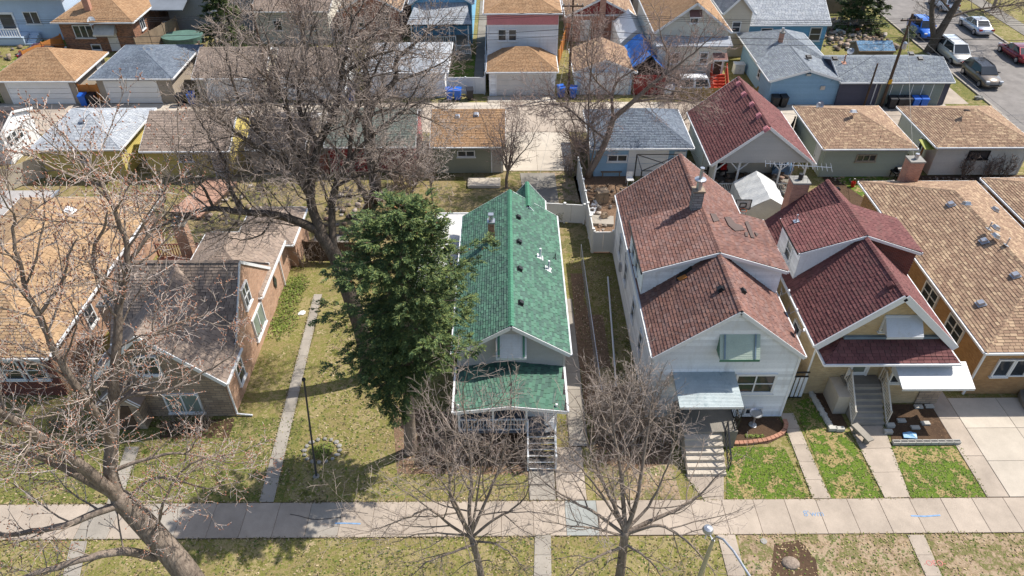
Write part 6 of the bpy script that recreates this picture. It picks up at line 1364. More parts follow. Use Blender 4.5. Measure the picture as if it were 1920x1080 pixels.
# bins
BIN_BLUE = plain('blue_bin_plastic', lin((38,98,190)), .45, .08, 2); BIN_BLACK = plain('black_bin_plastic', lin((40,40,44)), .5, .1, 2)
def bin_(label, x, y, blue=True, rz=0.0, s=1.0):
    m = BIN_BLUE if blue else BIN_BLACK; o = thing('wheelie_bin', label, 'bin', (x,y,0), 'wheelie bins along the alley', rz)
    a, b, c, d = .24*s, .27*s, .31*s, .35*s; h = .95*s
    MB().add([(-a,-b,.06),(a,-b,.06),(a,b,.06),(-a,b,.06),(-c,-d,h),(c,-d,h),(c,d,h),(-c,d,h)], [(3,2,1,0),(4,5,6,7),(0,1,5,4),(1,2,6,5),(2,3,7,6),(3,0,4,7)]).build('body', m, o, local=True)
    MB().add([(-c-.03,-d-.04,h+.004),(c+.03,-d-.04,h+.004),(c+.03,d+.02,h+.004),(-c-.03,d+.02,h+.004),(-c,-d,h+.06),(c,-d,h+.06),(c,d,h+.13),(-c,d,h+.13)], [(3,2,1,0),(4,5,6,7),(0,1,5,4),(1,2,6,5),(2,3,7,6),(3,0,4,7)]).build('lid', m, o, local=True)
    MB().bar((-c,d+.07,h-.02),(c,d+.07,h-.02),.04,.04).build('handle', m, o, local=True)
    for s_ in (-1, 1): MB().tube([(s_*(a+.01),b+.05,.12),(s_*(a+.07),b+.05,.12)], .12, 12).build('wheel', RUBBER, o, local=True)
    return o
for lb, x, y, bl, rz in (('blue bin between the two left garages',-37.75,61.0,True,.1),('black bin beside the blue one between the left garages',-37.0,61.05,False,-.1),('black bin right of the beige garage door',-29.1,60.9,False,0),('blue bin behind the branches right of the beige garage',-28.2,61.2,True,.2),
    ('black bin at the left edge of the alley',-45.9,61.1,False,0),('left blue bin of the pair by the white vinyl gate',-5.15,61.9,True,.1),('right blue bin of the pair by the white vinyl gate',-4.4,61.9,True,-.1),('black bin right of the blue pair by the vinyl gate',-3.3,61.9,False,.1),
    ('blue bin right of the small white garage',5.0,62.4,True,.3),('second blue bin by the thin pole',6.1,62.2,True,-.2),('blue bin seen through the big tree crown',-14.0,61.8,True,.2),
    ('left black bin before the blue gable garage',23.9,60.15,False,0),('right black bin before the blue gable garage',24.65,60.15,False,.1),
    ('leftmost black bin of the row at the charcoal garage',34.15,59.75,False,0),('second black bin of the row at the charcoal garage',34.85,59.75,False,.1),('third black bin of the row at the charcoal garage',35.5,59.75,False,-.1),('fourth bin, blue, of the row at the charcoal garage',36.2,59.75,True,.05),('rightmost blue bin of the row at the charcoal garage',36.95,59.75,True,-.1)):
    bin_(lb, x, y, bl, rz)
# cars
TYRE = RUBBER; RIM = plain('alloy_rim', (.45,.45,.47), .3, .05, 3, metal=.8); CARGL = glass('car_glass', (.03,.036,.042), .04); LAMP = plain('headlamp_lens', (.7,.72,.74), .1); TAIL = plain('tail_lamp_lens', (.35,.02,.02), .2); PLATE = plain('plate_white', (.7,.7,.72), .5)
def car(label, x, y, rz, paint, kind='sedan', L=4.6, W=1.8, Hh=1.45, roofm=None):
    o = thing('parked_car', label, 'car', (x,y,.02), 'cars parked along the corner street', rz); hl = L/2; w = W/2
    belt = .92 if kind == 'sedan' else 1.05; hood = .86 if kind == 'sedan' else 1.0
    st = [(-hl,.80,.38,.62),(-hl+.12,.92,.26,belt-.1),(-hl+.5,.98,.2,belt if kind == 'sedan' else belt),(-hl+1.2,1,.2,belt),(0,1,.2,belt-.01),(hl-1.45,1,.2,hood+.02),(hl-.7,.97,.2,hood-.06),(hl-.2,.9,.24,hood-.2),(hl,.74,.36,.58)]
    mb = MB(); k = 10
    for xs, ws, zb, zt in st:
        ww = w*ws; zm = (zb+zt)*.5
        for yy, zz in ((-ww*.8,zb),(-ww*.97,zb+.1),(-ww,zm),(-ww*.97,zt-.1),(-ww*.84,zt),(ww*.84,zt),(ww*.97,zt-.1),(ww,zm),(ww*.97,zb+.1),(ww*.8,zb)): mb.v.append((xs,yy,zz))
    for i in range(len(st)-1):
        for j in range(k): mb.f.append((i*k+j, i*k+(j+1) % k, (i+1)*k+(j+1) % k, (i+1)*k+j))
    mb.f.append(tuple(range(k-1,-1,-1))); mb.f.append(tuple(range((len(st)-1)*k, len(st)*k)))
    body = mb.build('body', paint, o, local=True, smooth=True)
    if kind == 'sedan': gx = (-hl+.75,-hl+1.45,.42,1.2)
    elif kind == 'van': gx = (-hl+.08,-hl+.4,.75,hl-.95)
    else: gx = (-hl+.1,-hl+.55,.5,hl-1.2)
    zb = belt-.03; wb = w*.93; wt = w*.74; zt = Hh; mid = (gx[1]+gx[2])/2
    def P(xx, yy, zz): return (xx, yy, zz)
    gh = MB(); ring = [(gx[0],wb*.94,zb),(gx[1],wt*.94,zt-.05),(mid,wt,zt),(gx[2],wt*.95,zt-.04),(gx[3],wb*.93,zb)]
    for xx, yy, zz in ring: gh.v += [(xx,-yy,zz),(xx,yy,zz)]
    gh.v += [(mid,-wb,zb),(mid,wb,zb)]
    gh.f += [(0,1,3,2),(2,3,5,4),(4,5,7,6),(6,7,9,8),(0,2,4,10),(10,4,6,8),(1,11,5,3),(11,9,7,5)]
    cab = gh.build('cabin', roofm or paint, o, local=True)
    def quad(a, b, c, d, out, name, m, sh=.86):
        A, B, C, D = [Vector(v) for v in (a,b,c,d)]; ctr = (A+B+C+D)/4; n = Vector(out)*.012
        MB().slab([ctr+(v-ctr)*sh+n for v in (A,B,C,D)], .008, tuple(-Vector(out))).build(name, m, cab, local=True)
    v = gh.v
    quad(v[6],v[7],v[9],v[8],(.75,0,.66),'windscreen',CARGL,.92); quad(v[0],v[1],v[3],v[2],(-.8,0,.6),'rear_window',CARGL,.88)
    for s_ in (0, 1):
        out = (0,-.93 if s_ == 0 else .93,.36)
        quad(v[0+s_],v[2+s_],v[4+s_],v[10+s_],out,'side_window',CARGL,.82); quad(v[10+s_],v[4+s_],v[6+s_],v[8+s_],out,'side_window',CARGL,.84)
    for xx in (hl-.85, -hl+.85):
        for s_ in (-1, 1):
            wh = MB().tube([(xx,s_*(w-.2),.32),(xx,s_*(w+.015),.32)], .33, 18).build('wheel', TYRE, o, local=True)
            MB().tube([(xx,s_*(w-.02),.32),(xx,s_*(w+.03),.32)], .21, 14).build('rim', RIM, wh, local=True)
    for s_ in (-1, 1):
        MB().box(hl-.24,s_*w*.5,hood-.3,hl-.05,s_*w*.82,hood-.16).build('headlight', LAMP, body, local=True)
        MB().box(-hl+.02,s_*w*.55,belt-.28,-hl+.2,s_*w*.9,belt-.1).build('tail_light', TAIL, body, local=True)
        MB().box(gx[3]-.45,s_*w*.98,belt+.0,gx[3]-.3,s_*(w+.16),belt+.13).build('mirror', paint, body, local=True)
    MB().box(hl-.03,-.45,.42,hl+.012,.45,.56).build('grille', DMETAL, body, local=True); MB().box(-hl-.012,-.26,.55,-hl+.03,.26,.68).build('number_plate', PLATE, body, local=True)
    if kind != 'sedan':
        for s_ in (-1, 1): MB().bar((gx[1]+.1,s_*wt*.9,zt+.02),(gx[2]-.1,s_*wt*.9,zt+.02),.04,.04).build('roof_rail', DMETAL, cab, local=True)
    return o
def paint(n, c, met=.35): return plain(n, lin(c), .28, .03, 1, metal=met, fine=0, coat=.8)
car('champagne and white minivan parked behind the dark estate by the kerb', 45.2, 71.3, R(-90), paint('champagne_paint', (206,202,192)), 'van', 4.9, 1.95, 1.75, paint('pale_roof', (226,226,224)))
car('dark taupe estate car nearest the corner by the kerb', 45.2, 65.7, R(-90), paint('taupe_paint', (116,106,94)), 'suv', 4.7, 1.9, 1.62, paint('black_roof', (40,40,44)))
car('bright blue van half hidden behind the thick trunk', 45.1, 78.0, R(-90), paint('blue_paint', (34,104,200), .2), 'suv', 4.3, 1.8, 1.7)
car('silver saloon seen from behind across the street', 51.6, 79.3, R(90), paint('silver_paint', (186,190,198), .6), 'sedan', 4.6, 1.8, 1.42)
car('dark red saloon at the right edge of the street', 51.8, 71.4, R(90), paint('red_paint', (122,22,34), .4), 'sedan', 4.7, 1.82, 1.42)
car('white off-roader parked farthest up the street', 51.7, 87.0, R(90), paint('white_paint_car', (222,222,224), 0), 'suv', 4.4, 1.85, 1.75)
car('white van behind the ochre picket fence', 16.5, 62.75, R(180), paint('white_van_paint', (226,228,230), 0), 'van', 4.2, 1.75, 1.8)
car('maroon car in the yard beside the pale blue deck', -46.8, 72.0, R(20), paint('maroon_paint', (92,34,48), .3), 'sedan', 4.4, 1.75, 1.4)
# tents
CANVAS = plain('white_canvas', lin((206,206,202)), .6, .1, 1.2, bmp=.05)
def tent(label, x0, x1, y0, y1, ze, zr, mat, seed=0, sides=True, name='canvas_tent'):
    rg = np.random.default_rng(seed); o = thing(name, label, 'tent', ((x0+x1)/2,(y0+y1)/2,0)); m = (x0+x1)/2; n = 12; k = 6
    rf = MB()
    def q(a, b):
        t = b/k; s_ = abs(t*2-1); sag = .05*math.sin(a*1.9+b)+.07*(math.cos(a*math.pi*2/4)-1)*.5
        return (x0+(x1-x0)*t, y0+(y1-y0)*a/n, ze+(zr-ze)*(1-s_)+sag*(1-.3*s_))
    for a in range(n):
        for b in range(k): rf.add([q(a,b),q(a+1,b),q(a+1,b+1),q(a,b+1)], [(0,1,2,3)])
    rf.build('roof_cloth', mat, o, smooth=False)
    if sides:
        for xx, s_ in ((x0,-1),(x1,1)):
            w_ = MB()
            for a in range(n):
                def e(a, z): return (xx+s_*(.05*math.sin(a*2.3)+.12*(1-z/ze)), y0+(y1-y0)*a/n, z)
                z0, z1 = q(a,0 if s_ < 0 else k)[2], q(a+1,0 if s_ < 0 else k)[2]; w_.add([e(a,.02),e(a+1,.02),e(a+1,z1),e(a,z0)], [(0,1,2,3)])
            w_.build('side_cloth', mat, o)
        for yy in (y0, y1): MB().poly([(x0,yy,.02),(x1,yy,.02),(x1,yy,ze),(m,yy,zr),(x0,yy,ze)]).build('end_cloth', mat, o)
    for xx in (x0, x1):
        for yy in (y0+.05, y1-.05): MB().tube([(xx,yy,0),(xx,yy,ze)], .025, 6).build('pole', METAL, o)
    return o
tent('grey-white canvas tent in front of the carport garage', 16.0, 18.9, 40.6, 44.2, 1.75, 2.6, CANVAS, 1); tent('white peaked canopy tent beside the blue tarp shed', 11.2, 14.1, 69.8, 76.0, 2.2, 3.5, WHITE, 2)
bh = thing('basketball_hoop', 'black framed basketball backboard on a pole behind the white house', 'hoop', (15.2,39.4,0)); MB().tube([(15.2,39.6,0),(15.2,39.6,2.9)], .05, 8).build('pole', DMETAL, bh)
bb = MB().box(14.7,39.35,2.6,15.7,39.38,3.3).build('backboard', glass('clear_board', (.4,.42,.44), .2), bh)
for a, b in (((14.7,39.34,2.6),(15.7,39.34,2.6)),((14.7,39.34,3.3),(15.7,39.34,3.3)),((14.7,39.34,2.6),(14.7,39.34,3.3)),((15.7,39.34,2.6),(15.7,39.34,3.3)),((15.0,39.34,2.75),(15.4,39.34,2.75)),((15.0,39.34,3.05),(15.4,39.34,3.05)),((15.0,39.34,2.75),(15.0,39.34,3.05)),((15.4,39.34,2.75),(15.4,39.34,3.05))): MB().bar(a, b, .05, .05).build('frame', DMETAL, bb)
MB().tube([(15.2+.22*math.cos(t*.52),39.1+.22*math.sin(t*.52),2.68) for t in range(13)], .015, 5).build('rim', plain('orange_rim', lin((200,90,40)), .5), bh)
# roof dishes and antenna
def dish(label, p, d=.5, face=(-.5,-.6,.6), mat=None):
    p = Vector(p); o = thing('satellite_dish', label, 'dish', tuple(p)); f = Vector(face).normalized(); a = f.cross(Vector((0,0,1))).normalized(); b = a.cross(f); c = p+Vector((0,0,.35)); mb = MB(); n = 16
    for j, r in enumerate((.02,.5,1.0)):
        for k in range(n): t = 2*math.pi*k/n; mb.v.append(tuple(c+(a*math.cos(t)+b*math.sin(t)*1.1)*r*d*.5+f*(r*r*.08-.04)))
    for j in range(2):
        for k in range(n): mb.f.append((j*n+k,j*n+(k+1)%n,(j+1)*n+(k+1)%n,(j+1)*n+k))
    mb.build('reflector', mat or plain('dish_grey', lin((150,154,160)), .5), o, smooth=True); MB().tube([p-Vector((0,0,.05)),c], .025, 6).build('mast', METAL, o)
    MB().tube([c-b*d*.45,c+f*.4], .015, 5).build('feed_arm', METAL, o); MB().bar(c+f*.38-a*.08,c+f*.38+a*.08,.07,.09).build('receiver', WHITE, o)
for px, py, lb in ((1462,556,'upper satellite dish between the white and maroon roofs'),(1476,592,'middle satellite dish between the white and maroon roofs'),(1488,630,'lowest satellite dish between the white and maroon roofs')):
    dish(lb, hit(px, py, *WP_R), .5, (.95,-.25,.3), plain('dark_dish_grey', lin((92,96,102)), .5))
dish('dark satellite dish on the corner of the brown hipped sage garage', (24.9,53.4,2.9), .6, (-.5,-.5,.7)); dish('grey satellite dish on the long charcoal garage roof', (31.0,63.6,3.35), .6, (-.4,-.5,.7)); dish('white satellite dish in front of the brown brick bungalow', (-41.6,73.5,2.9), .8, (.1,-.8,.6), WHITE)
an = thing('tv_antenna', 'old television antenna with many rods beside the brick chimney', 'antenna', (16.6,36.6,0)); MB().tube([(16.6,36.8,3.0),(16.6,36.8,7.4)], .025, 6).build('mast', METAL, an)
bo = MB().tube([(15.0,36.9,7.3),(18.6,36.3,7.35)], .02, 6).build('boom', METAL, an)
for i in range(15):
    t = i/14; c = Vector((15.0,36.9,7.3)).lerp(Vector((18.6,36.3,7.35)), t); l = .28+.5*abs(t-.4); MB().tube([c+Vector((-.3*l,-l,.05)),c+Vector((.3*l,l,-.05))], .01, 5).build('rod', METAL, bo)
# street lamp at the bottom edge
sl = thing('street_lamp', 'grey arched street lamp pole at the bottom edge of the parkway', 'lamp', (6.78,13.5,0)); A = aty(1312,1080,13.5); B = aty(1340,1004,13.5)
MB().tube([(A.x-.1,13.5,-.2),(A.x,13.5,A.z),(B.x,13.5,B.z-.25)], [.12,.085,.06], 12).build('shaft', METAL, sl)
arc = [Vector((B.x,13.5,B.z-.25)), Vector((B.x+.06,13.45,B.z)), Vector((B.x+.2,13.25,B.z+.16)), Vector((B.x+.42,12.8,B.z+.2)), Vector((B.x+.75,12.0,B.z+.1)), Vector((B.x+.95,11.4,B.z))]
MB().tube(arc, .042, 10).build('arm', METAL, sl); e = arc[-1]; MB().lathe((e.x,e.y,e.z-.12), [(.05,.2),(.16,.14),(.2,.04),(.12,0)], 12).build('lamp_head', METAL, sl)
C_ = aty(1327, 994, 13.75); lh = MB().lathe((C_.x,C_.y,C_.z-.1), [(.06,0),(.16,.04),(.19,.12),(.15,.22),(.05,.27)], 14).build('photo_lamp', METAL, sl); MB().tube([(C_.x,C_.y,C_.z-.1),(C_.x+.02,C_.y+.05,C_.z-.6)], .025, 6).build('bracket', WHITE, sl); MB().bar((C_.x,C_.y,C_.z-.05),(B.x,13.5,B.z-.3),.04,.04).build('bracket_arm', METAL, sl)
# thin pole in the lawn
pp = at(593, 893); fp = thing('lawn_pole', 'thin dark metal pole standing in the front lawn near the path', 'pole', (pp.x,pp.y,0)); T = aty(570,714,pp.y); MB().tube([(pp.x,pp.y,-.1),tuple(T)], [.048,.04], 8).build('shaft', plain('dark_grey_metal', (.06,.06,.065), .5), fp); MB().lathe((T.x,T.y,T.z), [(.06,0),(.09,.08),(.05,.16)], 8).build('finial', DMETAL, fp); MB().lathe((pp.x,pp.y,0), [(.16,0),(.12,.06)], 10).build('base', FOUND, fp)
rb_ = at(604, 845); ring = thing('ring_bed', 'ring of pale stones round a small plant bed in the lawn', 'edging', (rb_.x,rb_.y,0))
for k in range(16):
    a = k*.3927; me = MB().lathe((rb_.x+.85*math.cos(a),rb_.y+.7*math.sin(a),0), [(.11,0),(.12,.05),(.07,.09)], 6, sx=random.uniform(.8,1.4), sy=random.uniform(.7,1.1)).build('stone', FOUND, ring)
# brick and block edgings
BRK = plain('edging_brick', lin((176,128,104)), .85, .2, 2)
ed = thing('brick_edging', 'curved brick edging round the bed before the white house', 'edging', (11.8,22.0,0)); E0 = [at(*q) for q in ((1366,832),(1385,832),(1402,831),(1420,829),(1437,826),(1452,821),(1464,815),(1471,807),(1474,798),(1470,788))]
for a, b in zip(E0[:-1], E0[1:]):
    n = max(1, int((b-a).length/.2))
    for k in range(n):
        p, q = a.lerp(b, (k+.06)/n), a.lerp(b, (k+.94)/n); MB().bar((p.x,p.y,.06),(q.x,q.y,.06),.2,.13).build('brick', BRK, ed)
ed = thing('block_edging', 'row of hollow concrete blocks edging the bed by the driveway', 'edging', (20.4,22.0,0)); a, b = at(1672,832), at(1799,831)
CB = plain('concrete_block', lin((186,182,172)), .9, .12, 2)
for k in range(9):
    p, q = a.lerp(b, (k+.03)/9), a.lerp(b, (k+.97)/9); blk = MB().box(p.x,p.y-.1,0,q.x,p.y+.1,.19).build('block', CB, ed)
    for f in (.28, .72): c = p.lerp(q, f); MB().box(c.x-.08,p.y-.06,.186,c.x+.08,p.y+.06,.194).build('hollow', DMETAL, blk)  # black plates on solid block tops, standing in for the shade inside the cores
for i, (px, py) in enumerate(((1560,806),(1574,807),(1668,800),(1664,812))): p = at(px, py); k_ = MB().box(p.x-.2,p.y-.1,0,p.x+.2,p.y+.1,.2).build('block', CB, ed)
cb = thing('concrete_bench', 'small grey concrete bench on the maroon house walk', 'bench', tuple(at(1617,822))); c = at(1617,822); MB().bar((c.x-.32,c.y+.55,.42),(c.x+.1,c.y-.5,.42),.36,.08).build('seat', CONC_G, cb)
for s_, (dx, dy) in ((0,(-.22,.35)),(1,(.02,-.3))): MB().box(c.x+dx-.14,c.y+dy-.06,0,c.x+dx+.14,c.y+dy+.06,.38).build('leg', CONC_D, cb)
bs = thing('blue_sack', 'flattened bright blue bag lying in the bed behind the blocks', 'bag', tuple(at(1705,819))); c = at(1705,819); MB().slab([(c.x-.35,c.y-.12,.1),(c.x+.3,c.y-.16,.07),(c.x+.36,c.y+.14,.12),(c.x+.05,c.y+.2,.17),(c.x-.3,c.y+.16,.12)], .07).build('sack', plain('blue_bag', lin((90,150,190)), .4, .2, 5, dirt=lin((190,200,206))), bs)
for i, (px, py, lb) in enumerate(((1722,764,'left flat stone slab in the dark bed'),(1742,763,'right flat stone slab in the dark bed'),(1690,790,'white brick in the dark bed'),(1735,795,'grey brick lying in the dark bed'),(1716,803,'broken paver in front of the dark bed'))): c = at(px, py); props(MB().box(c.x-.22,c.y-.1,.01,c.x+.2,c.y+.12,.1).build('loose_stone', CB, None), lb, 'stone', 'loose stones in the bed')
st = thing('rock_border', 'row of rounded rocks bordering the narrow bed by the maroon house steps', 'edging', tuple(at(1540,770)))
for k in range(14):
    c = at(1520+k*2.9, 738+k*5.0); MB().lathe((c.x,c.y,0), [(.15,0),(.17,.1),(.1,.17)], 7, random.uniform(.8,1.2), random.uniform(.8,1.3)).build('rock', CB, st)
bbq = thing('garden_stand', 'small dish-topped metal stand in the bed before the white house', 'bird bath', tuple(at(1411,797))); c = at(1411,797); MB().lathe((c.x,c.y,0), [(.2,0),(.2,.04),(.05,.06),(.05,.75),(.28,.8),(.32,.9),(.25,.86)], 14).build('bowl_stand', METAL, bbq)
# yard clutter
def clutter(name, label, cat, px, py, w, d, hgt, mat, rz=0.0, lid=None, z=0):
    p = at(px, py); o = thing(name, label, cat, (p.x,p.y,z), None, rz); e = .03; r = w/2; k = d/w; lid = lid or mat
    def L(prof, nm, m, n=18, c=(0,0,0), sx=1, sy=None): return MB().lathe(c, prof, n, sx, k if sy is None else sy).build(nm, m, o, local=True, smooth=False)
    def leg(x, y, h, nm='leg', m=None, t=.035): MB().box(x-t,y-t,0,x+t,y+t,h).build(nm, m or lid, o, local=True)
    if cat in ('bucket', 'barrel'):
        L([(r*.78,0),(r*.95,hgt*.5),(r,hgt),(r*.9,hgt),(r*.85,hgt*.75)], 'body', mat); MB().tube([(r*math.cos(t*.35)*.98,0,hgt+.28*math.sin(t*.35)) for t in range(10)], .012, 5).build('handle', METAL, o, local=True)
    elif cat == 'pool':
        L([(r,0),(r*1.02,hgt),(r*.95,hgt+.02)], 'wall', mat, 28); L([(r*.95,hgt+.021),(r*.5,hgt-.02+.06),(.1,hgt+.05)], 'cover', lid, 28)
    elif cat == 'trampoline':
        L([(r,hgt-.06),(r,hgt),(r*.86,hgt+.01)], 'pad', mat, 28); L([(r*.86,hgt+.012),(.05,hgt+.014)], 'mat', DMETAL, 28)
        for i in range(6): leg(r*.95*math.cos(i*1.047), r*.95*math.sin(i*1.047), hgt-.06, m=METAL)
    elif cat in ('boulder', 'sack', 'tarpaulin', 'scrap'):
        rg = np.random.default_rng(int(px)); mb = MB().lathe((0,0,0), [(r*.85,0),(r,hgt*.35),(r*.8,hgt*.75),(r*.35,hgt)], 12, 1, k); mb.v = [(x+rg.normal(0,.07*w), y+rg.normal(0,.07*w), max(0,q+rg.normal(0,.06*hgt))) for x, y, q in mb.v]; mb.build('mass', mat, o, local=True)
    elif cat in ('bench', 'table'):
        for i in range(4): MB().box(-w/2,-d/2+i*d/4+.01,hgt-.05,w/2,-d/2+(i+1)*d/4-.01,hgt).build('slat', mat, o, local=True)
        for x in (-w*.4,w*.4):
            for y in (-d*.35,d*.35): leg(x, y, hgt-.05)
    elif cat in ('grill', 'barbecue'):
        for x in (-w*.42,w*.42):
            for y in (-d*.4,d*.4): leg(x, y, hgt*.6, m=DMETAL)
        MB().box(-w/2,-d/2,hgt*.55,w/2,d/2,hgt*.68).build('body', mat, o, local=True); MB().tube([(-w*.3,0,hgt*.7),(w*.3,0,hgt*.7)], d*.42, 14).build('hood', lid, o, local=True); MB().bar((-w*.25,-d*.44,hgt*.85),(w*.25,-d*.44,hgt*.85),.03,.03).build('handle', METAL, o, local=True)
    elif cat in ('mower', 'machine'):
        MB().add([(-w/2,-d/2,.1),(w/2,-d/2,.1),(w/2,d/2,.1),(-w/2,d/2,.1),(-w*.38,-d*.38,.28),(w*.38,-d*.38,.28),(w*.38,d*.38,.28),(-w*.38,d*.38,.28)], [(3,2,1,0),(4,5,6,7),(0,1,5,4),(1,2,6,5),(2,3,7,6),(3,0,4,7)]).build('deck', mat, o, local=True)
        MB().lathe((0,0,.28), [(w*.3,0),(w*.3,hgt*.4),(w*.12,hgt*.5)], 12).build('engine', lid if lid is not mat else DMETAL, o, local=True)
        for x in (-w*.5,w*.5):
            for y in (-d*.36,d*.36): MB().tube([(x-.03,y,.12),(x+.03,y,.12)], .12, 12).build('wheel', RUBBER, o, local=True)
        MB().tube([(-w*.3,d*.45,.25),(-w*.3,d*.45+.55,.95),(w*.3,d*.45+.55,.95),(w*.3,d*.45,.25)], .018, 6).build('handle', METAL, o, local=True)
    elif cat == 'deck':
        MB().box(-w/2,-d/2,0,w/2,d/2,hgt-.05).build('frame', WOOD_DK, o, local=True); n = int(w/.2)
        for i in range(n): MB().box(-w/2+i*w/n,-d/2-.02,hgt-.045,-w/2+(i+1)*w/n-.02,d/2+.02,hgt).build('plank', mat, o, local=True)
    elif cat == 'panel':
        MB().box(-w/2,-d/2,.02,w/2,d/2,.02+hgt*.5).build('leaf', mat, o, local=True)
        for i in range(3): MB().box(-w*.34,-d*.44+i*d*.3,.02+hgt*.5,w*.34,-d*.44+i*d*.3+d*.25,.02+hgt*.7).build('raised_field', mat, o, local=True)
    else:                                         # cabinets, cool boxes, appliances, pads: shell, lid and front panels
        MB().add([(-w/2,-d/2,0),(w/2,-d/2,0),(w/2,d/2,0),(-w/2,d/2,0),(-w/2+e,-d/2+e,hgt),(w/2-e,-d/2+e,hgt),(w/2-e,d/2-e,hgt),(-w/2+e,d/2-e,hgt)], [(3,2,1,0),(4,5,6,7),(0,1,5,4),(1,2,6,5),(2,3,7,6),(3,0,4,7)]).build('body', mat, o, local=True)
        MB().box(-w/2-.02,-d/2-.02,hgt+.003,w/2+.02,d/2+.02,hgt+.05).build('top', lid, o, local=True)
        if hgt > .4:
            for x in (-1, 1): f = MB().box(x*w*.02,-d/2-.03,hgt*.1,x*w*.44,-d/2+.02,hgt*.88).build('door', mat, o, local=True); MB().box(x*w*.06,-d/2-.06,hgt*.45,x*w*.09,-d/2-.03,hgt*.55).build('knob', METAL, f, local=True)
    return o
clutter('wooden_cabinet', 'old brown wooden cabinet by the white vinyl fence', 'cabinet', 1128, 378, .8, .7, .9, WOOD, .2); clutter('loose_door', 'white door panel leaning among the junk by the vinyl fence', 'panel', 1112, 392, .5, 2.6, .12, WHITE, -.35); clutter('grey_mattress', 'grey pad with junk beside the white house corner', 'pad', 1128, 416, 1.6, 1.0, .15, CONC_G, -.1)
clutter('brown_pile', 'brown sack lying on the grey pad', 'sack', 1132, 412,   .6, .45, .4, WOOD, .3, z=.2); clutter('bench_seat', 'low weathered bench against the light blue garage', 'bench', 1145, 330, 1.6, .4, .45, WOOD, 0)
clutter('paving_stone', 'big square concrete paving stone in front of the sage garage', 'slab', 908, 345, 2.4, 1.2, .14, CONC_W, 0); clutter('red_bucket', 'red bucket on the grass behind the tan bungalow', 'bucket', 1598, 350, .32, .32, .4, plain('red_plastic', lin((206,50,40)), .4), .2); clutter('grill_cart', 'covered black grill near the brick chimney', 'grill', 1683, 333, 1.2, .7, .9, DMETAL, .15)
clutter('red_mower', 'small red lawn mower on the deck between the left houses', 'mower', 291, 465, .5, .8, .45, plain('red_enamel', lin((150,30,40)), .4), -.6, DMETAL, z=.46); clutter('black_drum', 'dark round barrel on the yard grass behind the left houses', 'barrel', 305, 378, .6, .6, .85, DMETAL, 0)
clutter('green_table', 'round green covered pool beyond the beige garage', 'pool', 345, 78, 4.2, 3.0, .7, plain('green_cover', lin((92,122,112)), .6), .1); clutter('covered_grill', 'pale covered garden table beyond the beige garage', 'table', 320, 58, 1.4, 1.2, .9, CANVAS, 0)
h = House('peeling_shed', 'low shed with peeling faded blue roof by the rubble yard', 'shed', 35.0, 38.4, 70.0, 72.2); h.body(WOOD, 1.3, 1.75, 'x', lap=.2); h.gable(1.35, 1.8, 'x', .15, .1); h.finish(plain('peeling_blue', lin((104,140,168)), .8, .25, 1.5, island=.15, dirt=lin((188,172,154))), WOOD)
clutter('orange_tool', 'orange machine in the rubble yard', 'machine', 1602, 56, 1.0, .8, .8, plain('orange_enamel', lin((210,90,50)), .5), .1)
clutter('trampoline_pad', 'round blue trampoline beyond the salmon brick house', 'trampoline', 1196, 6, 2.6, 2.6, .8, plain('trampoline_blue', lin((40,120,190)), .5), .4); clutter('white_sink', 'white box appliance by the blue gable garage wall', 'appliance', 1383, 136, 1.0, .8, .9, WHITE, 0); clutter('carport_bbq', 'black covered barbecue under the carport', 'barbecue', 1340, 330, 1.6, .8, 1.1, DMETAL, 0); clutter('red_cooler', 'red cool box on the carport table', 'cool box', 1352, 332, .45, .4, .5, plain('red_cooler_plastic', lin((206,44,44)), .4), 0, z=.6); clutter('blue_tarp_heap', 'heap of blue-grey tarpaulin under the carport', 'tarpaulin', 1462, 326, 1.6, 1.0, 1.3, plain('blue_grey_tarp', lin((110,140,170)), .5, .2, 2, bmp=.05), .2)
clutter('boulder', 'grey boulder on the grass at the street corner', 'boulder', 1835, 186, .9, .6, .35, FOUND, .2); clutter('porch_box', 'white cloth scrap on the ivy by the path', 'scrap', 566, 587, .5, .35, .05, WHITE, .4)
clutter('deck_boards', 'salmon plank deck in the yard behind the brown brick house', 'deck', 385, 375, 2.4, 4.8, .3, plain('salmon_planks', lin((170,134,114)), .85, .2, 1.5), -.25)
wp = thing('tree_stump', 'low stump ringed by dug soil in the right parkway', 'stump', tuple(at(1482,1056))); c = at(1482,1056); MB().lathe((c.x,c.y,-.02), [(.42,0),(.36,.08),(.33,.12),(.1,.13)], 12, 1.0, .8).build('stump', BARK, wp, smooth=True)
lid = props(MB().lathe((*at(1432,1015)[:2],.0), [(.14,0),(.14,.03),(.1,.035)], 12).build('valve_cover', FOUND, None), 'small pale round valve cover in the right parkway', 'cover')

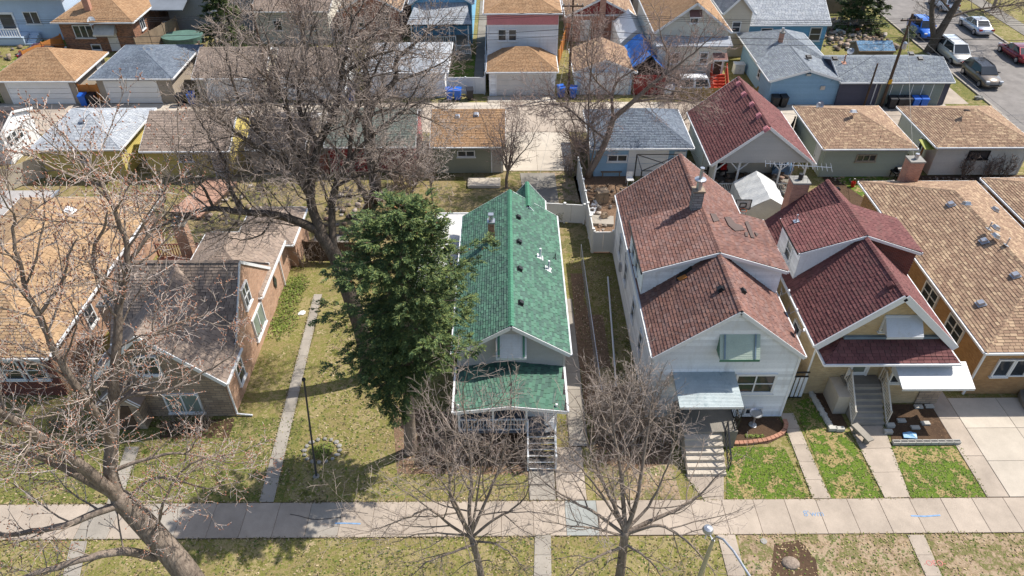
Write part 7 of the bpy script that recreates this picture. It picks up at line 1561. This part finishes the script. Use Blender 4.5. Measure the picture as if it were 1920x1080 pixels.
# rubble and odds and ends of the untidy yards
RUB = foliage('rubble_bits', [lin((96,80,66)), lin((150,132,112)), lin((70,60,54)), lin((182,172,160)), lin((120,84,66))], .9)
def rubble(x0, x1, y0, y1, n, size, seed, name='yard_rubble'):
    rg = np.random.default_rng(seed); c = np.stack([rg.uniform(x0,x1,n), rg.uniform(y0,y1,n), np.zeros(n)],1); s_ = rg.uniform(.3,1,(n,3))*size; th = rg.uniform(0,6.28,n)
    O = np.array([(-1,-1,0),(1,-1,0),(1,1,0),(-1,1,0),(-1,-1,1),(1,-1,1),(1,1,1),(-1,1,1)])*.5+np.array((0,0,0)); V = O[None]*s_[:,None,:]*rg.uniform(.75,1.2,(n,8,1)); co, si = np.cos(th)[:,None], np.sin(th)[:,None]
    V = np.stack([V[...,0]*co-V[...,1]*si, V[...,0]*si+V[...,1]*co, V[...,2]+.25*s_[:,2:3]],2)+c[:,None,:]; F = np.array([(4,5,6,7),(0,1,5,4),(1,2,6,5),(2,3,7,6),(3,0,4,7)])
    tri_object(name, V.reshape(-1,3), (F[None]+np.arange(n)[:,None,None]*8).reshape(-1,4), RUB, None, 'stuff')
rubble(33.5, 41.0, 73.5, 83, 260, .55, 1); rubble(5.9, 6.8, 39, 46.5, 60, .3, 2); rubble(7.2, 13.4, 39.2, 47, 90, .3, 3); rubble(-13, -10.5, 40, 46.5, 50, .35, 4); rubble(15.2, 21.3, 46, 48.2, 60, .5, 5); rubble(7, 12, 69, 75.5, 60, .4, 6); rubble(-34, -28, 70, 79, 70, .5, 7); rubble(-21.5, -16.5, 40.5, 47.5, 60, .35, 8); rubble(24, 39, 46.6, 47.6, 120, .2, 9); rubble(-56, -47, 70, 75, 40, .6, 10); rubble(15, 22, 62.2, 64, 40, .4, 11)
for i, (x, y, rz, lb) in enumerate(((9.2,46.9,.1,'left patio chair by the blue garage'),(10.6,45.8,.6,'right patio chair behind the white house'))):
    o = thing('patio_chair', lb, 'chair', (x,y,0), 'patio chairs', rz); MB().box(-.25,-.25,.4,.25,.25,.45).build('seat', WHITE, o, local=True); MB().box(-.25,.22,.45,.25,.27,.95).build('backrest', WHITE, o, local=True)
    for a in (-.22,.22):
        for b in (-.22,.22): MB().box(a-.02,b-.02,0,a+.02,b+.02,.4).build('leg', WHITE, o, local=True)
pf = thing('pergola_frame', 'black metal gazebo frame in front of the blue garage', 'gazebo', (11.2,46.2,0))
for x in (9.6, 12.8):
    for y in (45.0, 47.4): MB().box(x-.04,y-.04,0,x+.04,y+.04,2.2).build('post', DMETAL, pf)
for a, b in (((9.6,45,2.2),(12.8,45,2.2)),((9.6,47.4,2.2),(12.8,47.4,2.2)),((9.6,45,2.2),(9.6,47.4,2.2)),((12.8,45,2.2),(12.8,47.4,2.2)),((9.6,45,2.2),(12.8,47.4,2.2)),((12.8,45,2.2),(9.6,47.4,2.2))): MB().bar(a, b, .05, .05).build('rail', DMETAL, pf)
